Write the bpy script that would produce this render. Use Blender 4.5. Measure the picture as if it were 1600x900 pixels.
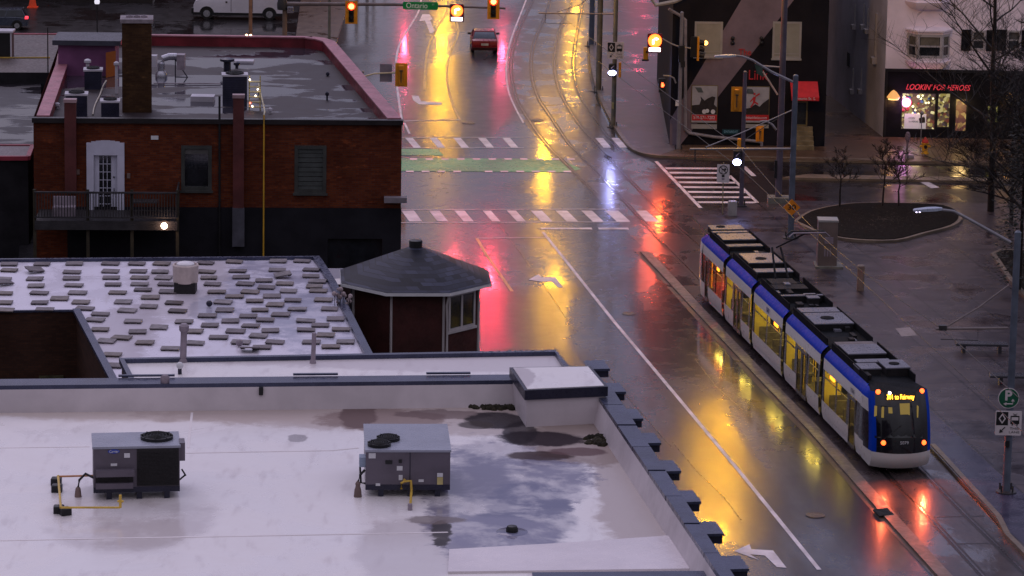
import bpy, bmesh, math, random
from mathutils import Vector, Matrix
R = math.radians
random.seed(7)
S = bpy.context.scene
COL = S.collection
for o in list(bpy.data.objects): bpy.data.objects.remove(o)

# ------------------------------------------------------------------ camera
H = 36.0; FPX = 5200.0; PPX, PPY = 800.0, 250.0
TH = math.atan((PPY + 706.0) / FPX); RO = R(1.0)
F3 = Vector((0, math.cos(TH), -math.sin(TH)))
R0 = Vector((1, 0, 0)); U0 = Vector((0, math.sin(TH), math.cos(TH)))
R3 = R0 * math.cos(RO) + U0 * math.sin(RO)
U3 = U0 * math.cos(RO) - R0 * math.sin(RO)
CP = Vector((0, 0, H))
cd = bpy.data.cameras.new('camera'); cam = bpy.data.objects.new('camera', cd); COL.objects.link(cam)
cd.sensor_width = 36; cd.lens = FPX / 1600 * 36; cd.shift_y = -(450 - PPY) / 1600
cd.clip_start = 1; cd.clip_end = 3000
cam.matrix_world = Matrix(((R3.x, U3.x, -F3.x, 0), (R3.y, U3.y, -F3.y, 0), (R3.z, U3.z, -F3.z, H), (0, 0, 0, 1)))
S.camera = cam

# ------------------------------------------------------------------ overcast dusk sky, weak soft sun, exposure
w = bpy.data.worlds.new('World'); S.world = w; w.use_nodes = True
nt = w.node_tree; N = nt.nodes; L = nt.links
bg = N['Background']; bg.inputs['Strength'].default_value = 1.0
sky = N.new('ShaderNodeTexSky'); sky.sky_type = 'NISHITA'; sky.sun_disc = False
sky.sun_elevation = R(9); sky.sun_rotation = R(-20)
sc = N.new('ShaderNodeVectorMath'); sc.operation = 'SCALE'; sc.inputs['Scale'].default_value = 0.05
L.new(sky.outputs[0], sc.inputs[0])
tc = N.new('ShaderNodeTexCoord'); sx = N.new('ShaderNodeSeparateXYZ'); L.new(tc.outputs['Generated'], sx.inputs[0])
ry = N.new('ShaderNodeValToRGB')            # cloud deck: bright over the far side of town, dim behind
mr = N.new('ShaderNodeMapRange'); mr.inputs[1].default_value = -1; mr.inputs[2].default_value = 1
L.new(sx.outputs['Y'], mr.inputs[0]); L.new(mr.outputs[0], ry.inputs[0])
e = ry.color_ramp.elements
e[0].position = 0.0; e[0].color = (.38, .35, .41, 1)
e[1].position = 1.0; e[1].color = (.40, .40, .64, 1)
m1 = e.new(.45); m1.color = (.39, .36, .44, 1)
nz = N.new('ShaderNodeTexNoise'); nz.inputs['Scale'].default_value = 2.2; nz.inputs['Detail'].default_value = 5
L.new(tc.outputs['Generated'], nz.inputs['Vector'])
cr = N.new('ShaderNodeMapRange'); cr.inputs[1].default_value = .3; cr.inputs[2].default_value = .7
cr.inputs[3].default_value = .72; cr.inputs[4].default_value = 1.22; L.new(nz.outputs[0], cr.inputs[0])
ml = N.new('ShaderNodeVectorMath'); ml.operation = 'SCALE'; L.new(ry.outputs[0], ml.inputs[0]); L.new(cr.outputs[0], ml.inputs['Scale'])
zr = N.new('ShaderNodeMapRange'); zr.inputs[1].default_value = .05; zr.inputs[2].default_value = .75
zr.inputs[3].default_value = .43; zr.inputs[4].default_value = 2.05; L.new(sx.outputs['Z'], zr.inputs[0])
m0 = N.new('ShaderNodeVectorMath'); m0.operation = 'SCALE'; L.new(ml.outputs[0], m0.inputs[0]); L.new(zr.outputs[0], m0.inputs['Scale']); ml = m0
mx = N.new('ShaderNodeMix'); mx.data_type = 'RGBA'; mx.inputs[0].default_value = .88
L.new(sc.outputs[0], mx.inputs[6]); L.new(ml.outputs[0], mx.inputs[7]); L.new(mx.outputs[2], bg.inputs['Color'])
sl = bpy.data.lights.new('sun', 'SUN'); sl.energy = 0.35; sl.angle = R(30); sl.color = (1, .82, .88)
so = bpy.data.objects.new('sun', sl); COL.objects.link(so)
so.rotation_euler = (R(-50), 0, R(20))      # from high ahead of the camera
S.view_settings.view_transform = 'Standard'; S.view_settings.look = 'None'
S.view_settings.exposure = 0.0; S.view_settings.gamma = 1
S.cycles.max_bounces = 6; S.cycles.glossy_bounces = 4; S.cycles.transparent_max_bounces = 12
S.cycles.sample_clamp_indirect = 6

# ------------------------------------------------------------------ photo pixel (1600x900) to place in the town
def ray(px, py):
    return F3 + R3 * ((px - PPX) / FPX) + U3 * ((PPY - py) / FPX)
def G(px, py, z=0.0):
    d = ray(px, py); return CP + d * ((z - H) / d.z)
def PY(px, py, y):
    d = ray(px, py); return CP + d * (y / d.y)
def proj(p):
    v = Vector(p) - CP; c = v.dot(F3); return PPX + FPX * v.dot(R3) / c, PPY - FPX * v.dot(U3) / c
def zat(g, py):
    lo, hi = -5.0, 60.0
    for _ in range(40):
        m = (lo + hi) / 2
        if proj((g[0], g[1], m))[1] > py: lo = m
        else: hi = m
    return lo
def ppm(g): return FPX / (Vector(g) - CP).dot(F3)       # pixels per metre there
def lerp(a, b, t): return a + (b - a) * t

# ------------------------------------------------------------------ mesh builder
class MB:
    def __init__(s, M=None): s.v = []; s.f = []; s.m = []; s.sm = []; s.M = M; s.k = 0; s.smooth = False
    def add(s, vs, fs, k=None):
        b = len(s.v)
        for p in vs:
            p = Vector(p)
            s.v.append(s.M @ p if s.M else p)
        for f in fs:
            s.f.append([b + i for i in f]); s.m.append(s.k if k is None else k); s.sm.append(s.smooth)
    def poly(s, pts, k=None): s.add(pts, [list(range(len(pts)))], k)
    def box(s, x0, y0, z0, x1, y1, z1, k=None):
        s.add([(x0,y0,z0),(x1,y0,z0),(x1,y1,z0),(x0,y1,z0),(x0,y0,z1),(x1,y0,z1),(x1,y1,z1),(x0,y1,z1)],
              [(3,2,1,0),(4,5,6,7),(0,1,5,4),(1,2,6,5),(2,3,7,6),(3,0,4,7)], k)
    def cbox(s, c, d, rz=0, k=None):
        c = Vector(c); u = Vector((math.cos(rz), math.sin(rz), 0)); v = Vector((-u.y, u.x, 0)); w_ = Vector((0, 0, 1))
        P = [c + u*(a*d[0]/2) + v*(b*d[1]/2) + w_*(g*d[2]/2) for g in (-1,1) for (a,b) in ((-1,-1),(1,-1),(1,1),(-1,1))]
        s.add(P, [(3,2,1,0),(4,5,6,7),(0,1,5,4),(1,2,6,5),(2,3,7,6),(3,0,4,7)], k)
    def bbox(s, c, d, bev, rz=0, k=None):            # box with bevelled vertical and top edges
        c = Vector(c); u = Vector((math.cos(rz), math.sin(rz), 0)); v = Vector((-u.y, u.x, 0)); w_ = Vector((0, 0, 1))
        def ring(hx, hy, b, z):
            return [c + u*a + v*q + w_*z for a, q in ((-hx+b,-hy),(hx-b,-hy),(hx,-hy+b),(hx,hy-b),(hx-b,hy),(-hx+b,hy),(-hx,hy-b),(-hx,-hy+b))]
        hx, hy, hz = d[0]/2, d[1]/2, d[2]/2
        rs = [ring(hx,hy,bev,-hz), ring(hx,hy,bev,hz-bev), ring(hx-bev,hy-bev,bev*.6,hz)]
        s.loft(rs, True, k)
    def loft(s, rings, caps=True, k=None, closed=True):
        n = len(rings[0]); vs = [p for r in rings for p in r]; fs = []
        for i in range(len(rings)-1):
            for j in range(n if closed else n-1):
                a = i*n+j; b = i*n+(j+1) % n; fs.append((a, b, b+n, a+n))
        if caps: fs.append(tuple(range(n-1, -1, -1))); fs.append(tuple(range((len(rings)-1)*n, len(rings)*n)))
        s.add(vs, fs, k)
    def prism(s, pts, z0, z1, k=None, top=None):
        n = len(pts); vs = [(p[0],p[1],z0) for p in pts] + [(p[0],p[1],z1) for p in pts]
        s.add(vs, [(i,(i+1)%n,(i+1)%n+n,i+n) for i in range(n)] + [tuple(range(n-1,-1,-1))], k)
        s.add([(p[0],p[1],z1) for p in pts], [list(range(n))], k if top is None else top)
    def tube(s, p0, p1, r, r2=None, n=8, k=None, caps=True):
        p0 = Vector(p0); p1 = Vector(p1); r2 = r if r2 is None else r2
        d = (p1-p0).normalized(); a = d.cross(Vector((0,0,1)) if abs(d.z) < .95 else Vector((1,0,0))).normalized(); b = d.cross(a)
        sm = s.smooth; s.smooth = n > 6
        rs = [[p + (a*math.cos(t)+b*math.sin(t))*q for t in (2*math.pi*i/n for i in range(n))] for p, q in ((p0,r),(p1,r2))]
        s.loft(rs, caps, k); s.smooth = sm
    def path(s, pts, r, n=8, k=None, r2=None):
        pts = [Vector(p) for p in pts]; r2 = r if r2 is None else r2
        rs = []; up = Vector((0,0,1))
        for i, p in enumerate(pts):
            d = (pts[min(i+1,len(pts)-1)] - pts[max(i-1,0)]).normalized()
            a = d.cross(up if abs(d.z) < .95 else Vector((1,0,0))).normalized(); b = d.cross(a)
            q = lerp(r, r2, i/(len(pts)-1))
            rs.append([p + (a*math.cos(t)+b*math.sin(t))*q for t in (2*math.pi*j/n for j in range(n))])
        sm = s.smooth; s.smooth = True; s.loft(rs, True, k); s.smooth = sm
    def lathe(s, c, prof, n=20, k=None):
        c = Vector(c); sm = s.smooth; s.smooth = True
        rs = [[c + Vector((q*math.cos(t), q*math.sin(t), z)) for t in (2*math.pi*i/n for i in range(n))] for q, z in prof]
        s.loft(rs, True, k); s.smooth = sm
    def ball(s, c, r, k=None, n=10):
        prof = [(max(.001, r*math.cos(a)), r*math.sin(a)) for a in (-math.pi/2 + math.pi*i/6 for i in range(7))]
        s.lathe(c, prof, n, k)
    def build(s, name, mats, parent=None, label=None, cat=None, group=None, kind=None, origin=None):
        if not isinstance(mats, (list, tuple)): mats = [mats]
        me = bpy.data.meshes.new(name)
        if origin is None:
            if parent is not None: origin = Vector(parent['_o'])
            elif kind == 'structure' or not s.v: origin = Vector((0,0,0))
            else:
                xs = [p.x for p in s.v]; ys = [p.y for p in s.v]; zs = [p.z for p in s.v]
                origin = Vector(((min(xs)+max(xs))/2, (min(ys)+max(ys))/2, min(zs)))
        origin = Vector(origin)
        me.from_pydata([p - origin for p in s.v], [], s.f)
        for m in mats: me.materials.append(m)
        me.polygons.foreach_set('material_index', s.m); me.polygons.foreach_set('use_smooth', s.sm)
        bm = bmesh.new(); bm.from_mesh(me); bmesh.ops.remove_doubles(bm, verts=bm.verts, dist=.0004)
        bmesh.ops.recalc_face_normals(bm, faces=bm.faces); bm.to_mesh(me); bm.free()
        me.set_sharp_from_angle(angle=R(38))
        o = bpy.data.objects.new(name, me); COL.objects.link(o)
        o['_o'] = list(origin)
        if parent is not None:
            o.parent = parent; o.location = origin - Vector(parent['_o'])
        else: o.location = origin
        tag(o, label, cat, group, kind); return o
def tag(o, label=None, cat=None, group=None, kind=None):
    if label: o['label'] = label
    if cat: o['category'] = cat
    if group: o['group'] = group
    if kind: o['kind'] = kind
    return o
def thing(name, label, cat, loc, group=None):
    o = bpy.data.objects.new(name, None); COL.objects.link(o); o.location = Vector(loc); o.empty_display_size = .3
    o['_o'] = list(Vector(loc)); return tag(o, label, cat, group)
def dup(o, loc, label=None, parent=None, shift=None):
    c = o.copy(); COL.objects.link(c)
    if parent is not None: c.parent = parent
    else: c.location = Vector(loc)
    if label: c['label'] = label
    for ch in list(o.children): dup(ch, None, None, c)
    return c

def text(name, s, p, u, n, h, mat, parent=None, depth=.01, wid=None, shear=0, bold=0, label=None, cat=None):
    """letters of height h centred on p, reading along u, facing n"""
    cu = bpy.data.curves.new(name, 'FONT'); cu.body = s; cu.align_x = 'CENTER'; cu.align_y = 'CENTER'
    cu.size = h * 1.38; cu.extrude = depth; cu.shear = shear; cu.offset = bold
    t = bpy.data.objects.new(name, cu); COL.objects.link(t)
    me = bpy.data.meshes.new_from_object(t.evaluated_get(bpy.context.evaluated_depsgraph_get()))
    bpy.data.objects.remove(t)
    u = Vector(u).normalized(); n = Vector(n).normalized(); v = n.cross(u)
    xs = [q.co.x for q in me.vertices]; sxx = 1.0
    if wid and xs: sxx = wid / (max(xs) - min(xs))
    mb = MB()
    mb.v = [Vector(p) + u*q.co.x*sxx + v*q.co.y + n*q.co.z for q in me.vertices]
    mb.f = [list(q.vertices) for q in me.polygons]; mb.m = [0]*len(mb.f); mb.sm = [False]*len(mb.f)
    return mb.build(name, mat, parent, label, cat)

# ------------------------------------------------------------------ materials
def newmat(name):
    m = bpy.data.materials.new(name); m.use_nodes = True; nt = m.node_tree
    return m, nt, nt.nodes['Principled BSDF']
def pos(nt, scale=(1,1,1), rot=0):
    g = nt.nodes.new('ShaderNodeNewGeometry'); mp = nt.nodes.new('ShaderNodeMapping')
    mp.inputs['Scale'].default_value = scale; mp.inputs['Rotation'].default_value = (0,0,rot)
    nt.links.new(g.outputs['Position'], mp.inputs['Vector']); return mp.outputs[0]
def noise(nt, vec, scale, det=4, rough=.55, dist=0):
    n = nt.nodes.new('ShaderNodeTexNoise'); n.inputs['Scale'].default_value = scale; n.inputs['Detail'].default_value = det
    n.inputs['Roughness'].default_value = rough; n.inputs['Distortion'].default_value = dist
    nt.links.new(vec, n.inputs['Vector']); return n.outputs[0]
def mrange(nt, v, a, b, c, d):
    n = nt.nodes.new('ShaderNodeMapRange'); n.interpolation_type = 'SMOOTHSTEP'
    for i, q in enumerate((a, b, c, d)): n.inputs[i+1].default_value = q
    nt.links.new(v, n.inputs[0]); return n.outputs[0]
def mixc(nt, f, a, b):
    n = nt.nodes.new('ShaderNodeMix'); n.data_type = 'RGBA'
    for i, q in ((0, f), (6, a), (7, b)):
        if hasattr(q, 'links') or hasattr(q, 'is_linked'): nt.links.new(q, n.inputs[i])
        elif i == 0: n.inputs[0].default_value = q
        else: n.inputs[i].default_value = (*q[:3], 1)
    return n.outputs[2]
def mathn(nt, op, a, b=None, clamp=False):
    n = nt.nodes.new('ShaderNodeMath'); n.operation = op; n.use_clamp = clamp
    for i, q in enumerate((a, b)):
        if q is None: continue
        if hasattr(q, 'is_linked'): nt.links.new(q, n.inputs[i])
        else: n.inputs[i].default_value = q
    return n.outputs[0]
def bump(nt, b, h, strength, dist=.02):
    n = nt.nodes.new('ShaderNodeBump'); n.inputs['Strength'].default_value = strength; n.inputs['Distance'].default_value = dist
    nt.links.new(h, n.inputs['Height']); nt.links.new(n.outputs[0], b.inputs['Normal'])
MC = {}
def pm(name, c, rough=.6, var=.25, scale=1.5, bmp=0.0, metal=0.0, coat=0.0, wet=0.0, spec=.3):
    """painted / plain surface with uneven tone, wear and gloss"""
    if name in MC: return MC[name]
    m, nt, b = newmat(name); v = pos(nt)
    n1 = noise(nt, v, scale, 6, .6); n2 = noise(nt, v, scale*7, 3)
    d = tuple(x*(1-var) for x in c); l = tuple(min(1, x*(1+var)) for x in c)
    col = mixc(nt, mrange(nt, n1, .3, .7, 0, 1), d, l); nt.links.new(col, b.inputs['Base Color'])
    nt.links.new(mrange(nt, n2, .3, .7, max(.03, rough-.12), min(1, rough+.1)), b.inputs['Roughness'])
    b.inputs['Metallic'].default_value = metal; b.inputs['Coat Weight'].default_value = coat; b.inputs['Coat Roughness'].default_value = .06
    b.inputs['Specular IOR Level'].default_value = spec
    if bmp: bump(nt, b, n2, bmp)
    MC[name] = m; return m
def em(name, c, s, base=(.1,.1,.1)):
    if name in MC: return MC[name]
    m, nt, b = newmat(name); b.inputs['Base Color'].default_value = (*base, 1)
    b.inputs['Emission Color'].default_value = (*c, 1); b.inputs['Emission Strength'].default_value = s
    MC[name] = m; return m
def wetmat(name, c1, c2, r_dry=.38, r_wet=.1, scale=.25, th=(.42,.6), bmp=.15, stretch=(1,1,1), c3=None, fine=18, spec=.5, film=0):
    """wet paving: damp stone / asphalt between films of standing water"""
    m, nt, b = newmat(name); v = pos(nt, stretch)
    n1 = noise(nt, v, scale, 7, .58, .4); v2 = pos(nt); n2 = noise(nt, v2, fine, 3); n3 = noise(nt, v2, 1.1, 5)
    pud = mrange(nt, n1, th[0], th[1], 0, 1)
    base = mixc(nt, mrange(nt, n3, .3, .7, 0, 1), c1, c2)
    if c3: base = mixc(nt, pud, base, c3)
    nt.links.new(base, b.inputs['Base Color'])
    rr = mathn(nt, 'ADD', mrange(nt, pud, 0, 1, r_dry, r_wet), mrange(nt, n3, .3, .7, -.03, .05))
    nt.links.new(rr, b.inputs['Roughness']); nt.links.new(mrange(nt, pud, 0, 1, spec*.45, spec*1.35), b.inputs['Specular IOR Level'])
    if film:      # water film over the rougher stone
        nt.links.new(mrange(nt, pud, 0, 1, film*.6, film), b.inputs['Coat Weight']); b.inputs['Coat IOR'].default_value = 1.38
        nt.links.new(mrange(nt, pud, 0, 1, .16, .08), b.inputs['Coat Roughness'])
    h = mathn(nt, 'MULTIPLY', n2, mrange(nt, pud, 0, 1, 1, .12))
    h = mathn(nt, 'ADD', h, mathn(nt, 'MULTIPLY', n3, .6))
    bump(nt, b, h, bmp, .02)
    if film: nt.links.new(b.inputs['Normal'].links[0].from_socket, b.inputs['Coat Normal'])
    return m
def brick(name, c1, c2, mort, tang=(1,0), sc=1.0, dirty=.4):
    m, nt, b = newmat(name)
    g = nt.nodes.new('ShaderNodeNewGeometry'); sp = nt.nodes.new('ShaderNodeSeparateXYZ'); nt.links.new(g.outputs['Position'], sp.inputs[0])
    u = mathn(nt, 'ADD', mathn(nt, 'MULTIPLY', sp.outputs[0], tang[0]), mathn(nt, 'MULTIPLY', sp.outputs[1], tang[1]))
    cb = nt.nodes.new('ShaderNodeCombineXYZ'); nt.links.new(u, cb.inputs[0]); nt.links.new(sp.outputs[2], cb.inputs[1])
    bt = nt.nodes.new('ShaderNodeTexBrick'); nt.links.new(cb.outputs[0], bt.inputs['Vector'])
    bt.inputs['Scale'].default_value = 1; bt.inputs['Brick Width'].default_value = .23*sc; bt.inputs['Row Height'].default_value = .078*sc
    bt.inputs['Mortar Size'].default_value = .008*sc; bt.inputs['Mortar Smooth'].default_value = .4; bt.inputs['Bias'].default_value = -.2
    bt.inputs['Color1'].default_value = (*c1,1); bt.inputs['Color2'].default_value = (*c2,1); bt.inputs['Mortar'].default_value = (*mort,1)
    v = pos(nt); n1 = noise(nt, v, .5, 6, .65); n2 = noise(nt, pos(nt, (1,1,3.5)), 1.3, 5, .7)
    col = mixc(nt, mrange(nt, n1, .35, .7, 0, dirty), bt.outputs[0], tuple(x*.25 for x in c1))
    col = mixc(nt, mrange(nt, n2, .58, .75, 0, .55), col, tuple(min(1, x*1.9) for x in c2))
    nt.links.new(col, b.inputs['Base Color']); b.inputs['Roughness'].default_value = .8; b.inputs['Specular IOR Level'].default_value = .12
    bump(nt, b, bt.outputs[1], -.5, .01); return m

# vertical facade helper: plane through two ground/roof points
class Face:
    def __init__(s, a, b):
        s.a = Vector((a[0], a[1], 0)); d = Vector((b[0]-a[0], b[1]-a[1], 0)); s.len = d.length; s.u = d.normalized()
        s.n = Vector((s.u.y, -s.u.x, 0))
        if s.n.dot(CP - s.a) < 0: s.n = -s.n
    def at(s, px, py, d=0):
        r = ray(px, py); t = ((s.a + s.n*d) - CP).dot(s.n) / r.dot(s.n); p = CP + r*t
        return (p - s.a).dot(s.u), p.z
    def rect(s, x0, y0, x1, y1, d=0):
        xm = (x0+x1)/2; ym = (y0+y1)/2
        u0 = s.at(x0, ym, d)[0]; u1 = s.at(x1, ym, d)[0]; z1 = s.at(xm, y0, d)[1]; z0 = s.at(xm, y1, d)[1]
        return u0, z0, u1, z1
    def q(s, u, z, d=0): p = s.a + s.u*u + s.n*d; return Vector((p.x, p.y, z))
    def box(s, mb, u0, z0, u1, z1, d0, d1, k=None):
        P = [s.q(u, z, d) for d in (d0, d1) for (u, z) in ((u0,z0),(u1,z0),(u1,z1),(u0,z1))]
        mb.add(P, [(3,2,1,0),(4,5,6,7),(0,1,5,4),(1,2,6,5),(2,3,7,6),(3,0,4,7)], k)
    def wall(s, mb, u0, u1, z0, z1, holes=(), rev=.18, k=0, kfun=None):
        us = sorted({u0, u1, *[h[0] for h in holes], *[h[2] for h in holes]}); zs = sorted({z0, z1, *[h[1] for h in holes], *[h[3] for h in holes]})
        us = [u for u in us if u0 <= u <= u1]; zs = [z for z in zs if z0 <= z <= z1]
        for i in range(len(us)-1):
            for j in range(len(zs)-1):
                uc = (us[i]+us[i+1])/2; zc = (zs[j]+zs[j+1])/2
                if any(h[0] < uc < h[2] and h[1] < zc < h[3] for h in holes): continue
                mb.poly([s.q(us[i],zs[j]), s.q(us[i+1],zs[j]), s.q(us[i+1],zs[j+1]), s.q(us[i],zs[j+1])], kfun(uc, zc) if kfun else k)
        for h in holes:
            c = [(h[0],h[1]),(h[2],h[1]),(h[2],h[3]),(h[0],h[3])]
            for i in range(4):
                a, b_ = c[i], c[(i+1)%4]; mb.poly([s.q(*a), s.q(*b_), s.q(*b_, -rev), s.q(*a, -rev)], kfun(a[0], a[1]) if kfun else k)
def frame(fc, mb, u0, z0, u1, z1, t, d0, d1, k=None):
    fc.box(mb, u0, z0, u0+t, z1, d0, d1, k); fc.box(mb, u1-t, z0, u1, z1, d0, d1, k)
    fc.box(mb, u0+t, z1-t, u1-t, z1, d0, d1, k); fc.box(mb, u0+t, z0, u1-t, z0+t, d0, d1, k)
def inset(poly, d):
    n = len(poly); A = sum(poly[i][0]*poly[(i+1)%n][1]-poly[(i+1)%n][0]*poly[i][1] for i in range(n)); sg = 1 if A > 0 else -1
    out = []
    for i in range(n):
        p0, p1, p2 = (Vector(poly[(i+k) % n][:2]) for k in (-1, 0, 1))
        d1 = (p1-p0).normalized(); d2 = (p2-p1).normalized(); n1 = Vector((-d1.y, d1.x))*sg; n2 = Vector((-d2.y, d2.x))*sg
        m = (n1+n2); m = m.normalized() if m.length > 1e-6 else n1
        out.append(p1 + m*(d/max(.35, m.dot(n1))))
    return out
def sheet(mb, pixels, z=0.0, k=None): mb.poly([G(x, y, z) for x, y in pixels], k)
def ribbon(mb, pts, wd, z=None, k=None):
    """flat strip along world points"""
    P = [Vector(p) for p in pts]; Lf = []; Rt = []
    for i, p in enumerate(P):
        d = (P[min(i+1,len(P)-1)]-P[max(i-1,0)]); d.z = 0; d.normalize(); nn = Vector((-d.y, d.x, 0))*wd/2
        zz = p.z if z is None else z
        Lf.append((p.x+nn.x, p.y+nn.y, zz)); Rt.append((p.x-nn.x, p.y-nn.y, zz))
    mb.add(Lf+Rt, [(i, i+1, i+1+len(P), i+len(P)) for i in range(len(P)-1)], k)
def kerbrun(mb, pts, wd, z0, z1, k=None):
    P = [Vector(p) for p in pts]; rs = []
    for i, p in enumerate(P):
        d = (P[min(i+1,len(P)-1)]-P[max(i-1,0)]); d.z = 0; d.normalize(); nn = Vector((-d.y, d.x, 0))*wd/2
        a = p+nn; b = p-nn; rs.append([(a.x,a.y,z0),(b.x,b.y,z0),(b.x,b.y,z1),(a.x,a.y,z1)])
    mb.loft([[Vector(q) for q in r] for r in rs], True, k)
def smoothpts(pts, n=4):
    """Catmull-Rom through pixel points"""
    out = []
    for i in range(len(pts)-1):
        p0 = pts[max(i-1,0)]; p1 = pts[i]; p2 = pts[i+1]; p3 = pts[min(i+2, len(pts)-1)]
        for j in range(n):
            t = j/n
            out.append(tuple(.5*((2*p1[a]) + (-p0[a]+p2[a])*t + (2*p0[a]-5*p1[a]+4*p2[a]-p3[a])*t*t + (-p0[a]+3*p1[a]-3*p2[a]+p3[a])*t**3) for a in (0,1)))
    out.append(pts[-1]); return out

# ================================================================== GROUND
AZ = math.atan(803/5200.0)                       # street direction
SD = Vector((-math.sin(AZ), math.cos(AZ), 0)); SR = Vector((math.cos(AZ), math.sin(AZ), 0))
M_road = wetmat('wet_asphalt', (.012,.011,.017), (.022,.020,.028), .34, .24, .11, (.38,.62), .22, (1,.35,1), spec=.06, film=1.0)
M_dark = wetmat('dark_wet_asphalt', (.010,.009,.010), (.018,.015,.017), .32, .10, .2, (.45,.62), .16)
M_side = wetmat('wet_concrete', (.065,.050,.058), (.10,.080,.085), .40, .13, .3, (.5,.68), .14, c3=(.05,.04,.05))
M_brown = wetmat('brown_wet_paving', (.060,.034,.022), (.095,.056,.036), .42, .16, .4, (.5,.68), .14)
M_guide = wetmat('track_slab_concrete', (.038,.028,.032), (.062,.047,.046), .34, .22, .5, (.46,.6), .45, (1,.6,1), fine=5, spec=.2, film=.9)
M_kerb = pm('kerb_concrete', (.13,.10,.075), .45, .3, .6, .3)
M_line = pm('worn_white_paint', (.50,.46,.50), .45, .3, .8, .1)
M_line2 = pm('worn_yellow_paint', (.42,.29,.10), .4, .3, .8, .1)
M_green = pm('green_lane_paint', (.04,.26,.11), .36, .3, .35, .1)
M_rail = pm('rail_steel', (.12,.09,.09), .22, .4, 3, 0, .9)
M_groove = pm('rail_groove', (.008,.007,.008), .4, .2)
def plaza_mat():
    m = wetmat('plaza_slabs', (.030,.024,.030), (.052,.042,.048), .34, .12, .3, (.47,.66), .14, spec=.5)
    nt = m.node_tree; b = nt.nodes['Principled BSDF']; src = b.inputs['Base Color'].links[0].from_socket
    bt = nt.nodes.new('ShaderNodeTexBrick'); v = pos(nt, rot=-AZ); nt.links.new(v, bt.inputs['Vector'])
    bt.inputs['Scale'].default_value = 1; bt.inputs['Brick Width'].default_value = 2.6; bt.inputs['Row Height'].default_value = 2.3
    bt.inputs['Mortar Size'].default_value = .045; bt.offset = 0
    bt.inputs['Color1'].default_value = (.78,.78,.8,1); bt.inputs['Color2'].default_value = (1.2,1.15,1.1,1); bt.inputs['Mortar'].default_value = (.16,.15,.17,1)
    mm = nt.nodes.new('ShaderNodeMix'); mm.data_type = 'RGBA'; mm.blend_type = 'MULTIPLY'; mm.inputs[0].default_value = .9
    nt.links.new(src, mm.inputs[6]); nt.links.new(bt.outputs[0], mm.inputs[7]); nt.links.new(mm.outputs[2], b.inputs['Base Color']); return m
M_plaza = plaza_mat()

g = MB(); g.box(-1200, -200, -.6, 1200, 2200, -.03); g.build('ground', M_dark, kind='structure')
g = MB(); sheet(g, [(560,-330),(1010,-330),(1030,0),(1120,330),(1700,1100),(1700,2600),(-1500,2600),(200,700),(430,100)], 0)
g.build('road', M_road, kind='structure')
g = MB(); sheet(g, [(980,248),(1030,250),(1900,268),(1900,332),(1190,322),(1110,330)], .004)
g.build('cross_street', M_dark, kind='structure')
g = MB(); sheet(g, [(-500,-60),(478,-60),(460,60),(440,230),(-500,230)], .004)
g.build('parking_lot', M_dark, kind='structure')
GL = smoothpts([(835,-60),(826,-20),(803,55),(793,100),(796,140),(808,170),(822,195),(870,250),(930,305),(985,368),(1020,396)], 3) + [(1212,600),(1282,675),(1394,805),(1483,898),(1720,1150)]
GR = smoothpts([(930,-60),(930,-20),(920,40),(917,90),(926,140),(948,190),(972,228),(1045,270),(1110,345)], 3) + [(1200,440),(1455,705),(1562,826),(1640,905),(1800,1075)]
g = MB(); g.poly([G(x,y,.008) for x,y in GL] + [G(x,y,.008) for x,y in reversed(GR)])
g.build('track_slab', M_guide, kind='structure')

# pavements
def pavement(name, px, mat, z=.13):
    g = MB(); g.prism([G(x,y,z) for x,y in px], -.02, z, 1, 0); g.build(name, [mat, M_kerb], kind='structure')
pavement('sidewalk', smoothpts([(936,-60),(936,-20),(927,40),(924,90),(934,140),(955,188),(978,224),(998,238),(1030,243)],3)+[(1060,232),(1060,-60)], M_side)
pavement('sidewalk', [(1030.5,243.2),(1100,247),(1400,252),(1900,262),(1900,150),(1060.5,150),(1060.5,232)], M_brown)
pavement('median_strip', [(1222,277),(1260,272),(1900,284),(1900,289),(1262,278)], M_kerb, .14)
pavement('plaza', smoothpts([(1083,338),(1086,333),(1120,326),(1180,317)],3)+[(1225,313),(1900,324),(1900,1100),(1830,1100),(1572,836),(1566,820),(1455,700),(1105,362)], M_plaza)
pavement('sidewalk', [(478,-60),(560,-60),(545,0),(524,70),(510,140),(440,140),(462,58)], M_brown)
g = MB(); g.poly([G(x,y,.134) for x,y in [(1400,588),(1455,642),(1567,745),(1640,806),(1700,900),(1640,882),(1578,832),(1570,815),(1458,697),(1400,640)]])
g.build('asphalt_strip', wetmat('blue_black_asphalt', (.028,.026,.05), (.045,.04,.07), .3,.12,.4,(.4,.6),.1), kind='structure')
g = MB(); kerbrun(g, [G(x,y,0) for x,y in [(1457,699),(1510,757),(1560,812),(1568,828),(1574,840),(1640,907)]], .22, -.01, .16)
kerbrun(g, [G(x,y,0) for x,y in [(1062,246),(1250,250),(1420,254),(1900,264)]], .3, -.01, .15)
kerbrun(g, [G(x,y,0) for x,y in smoothpts([(927,60),(924,90),(934,140),(955,188),(978,224),(998,240),(1030,246),(1062,246)],3)], .25, -.01, .15)
g.build('kerb', M_kerb, kind='structure')
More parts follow.
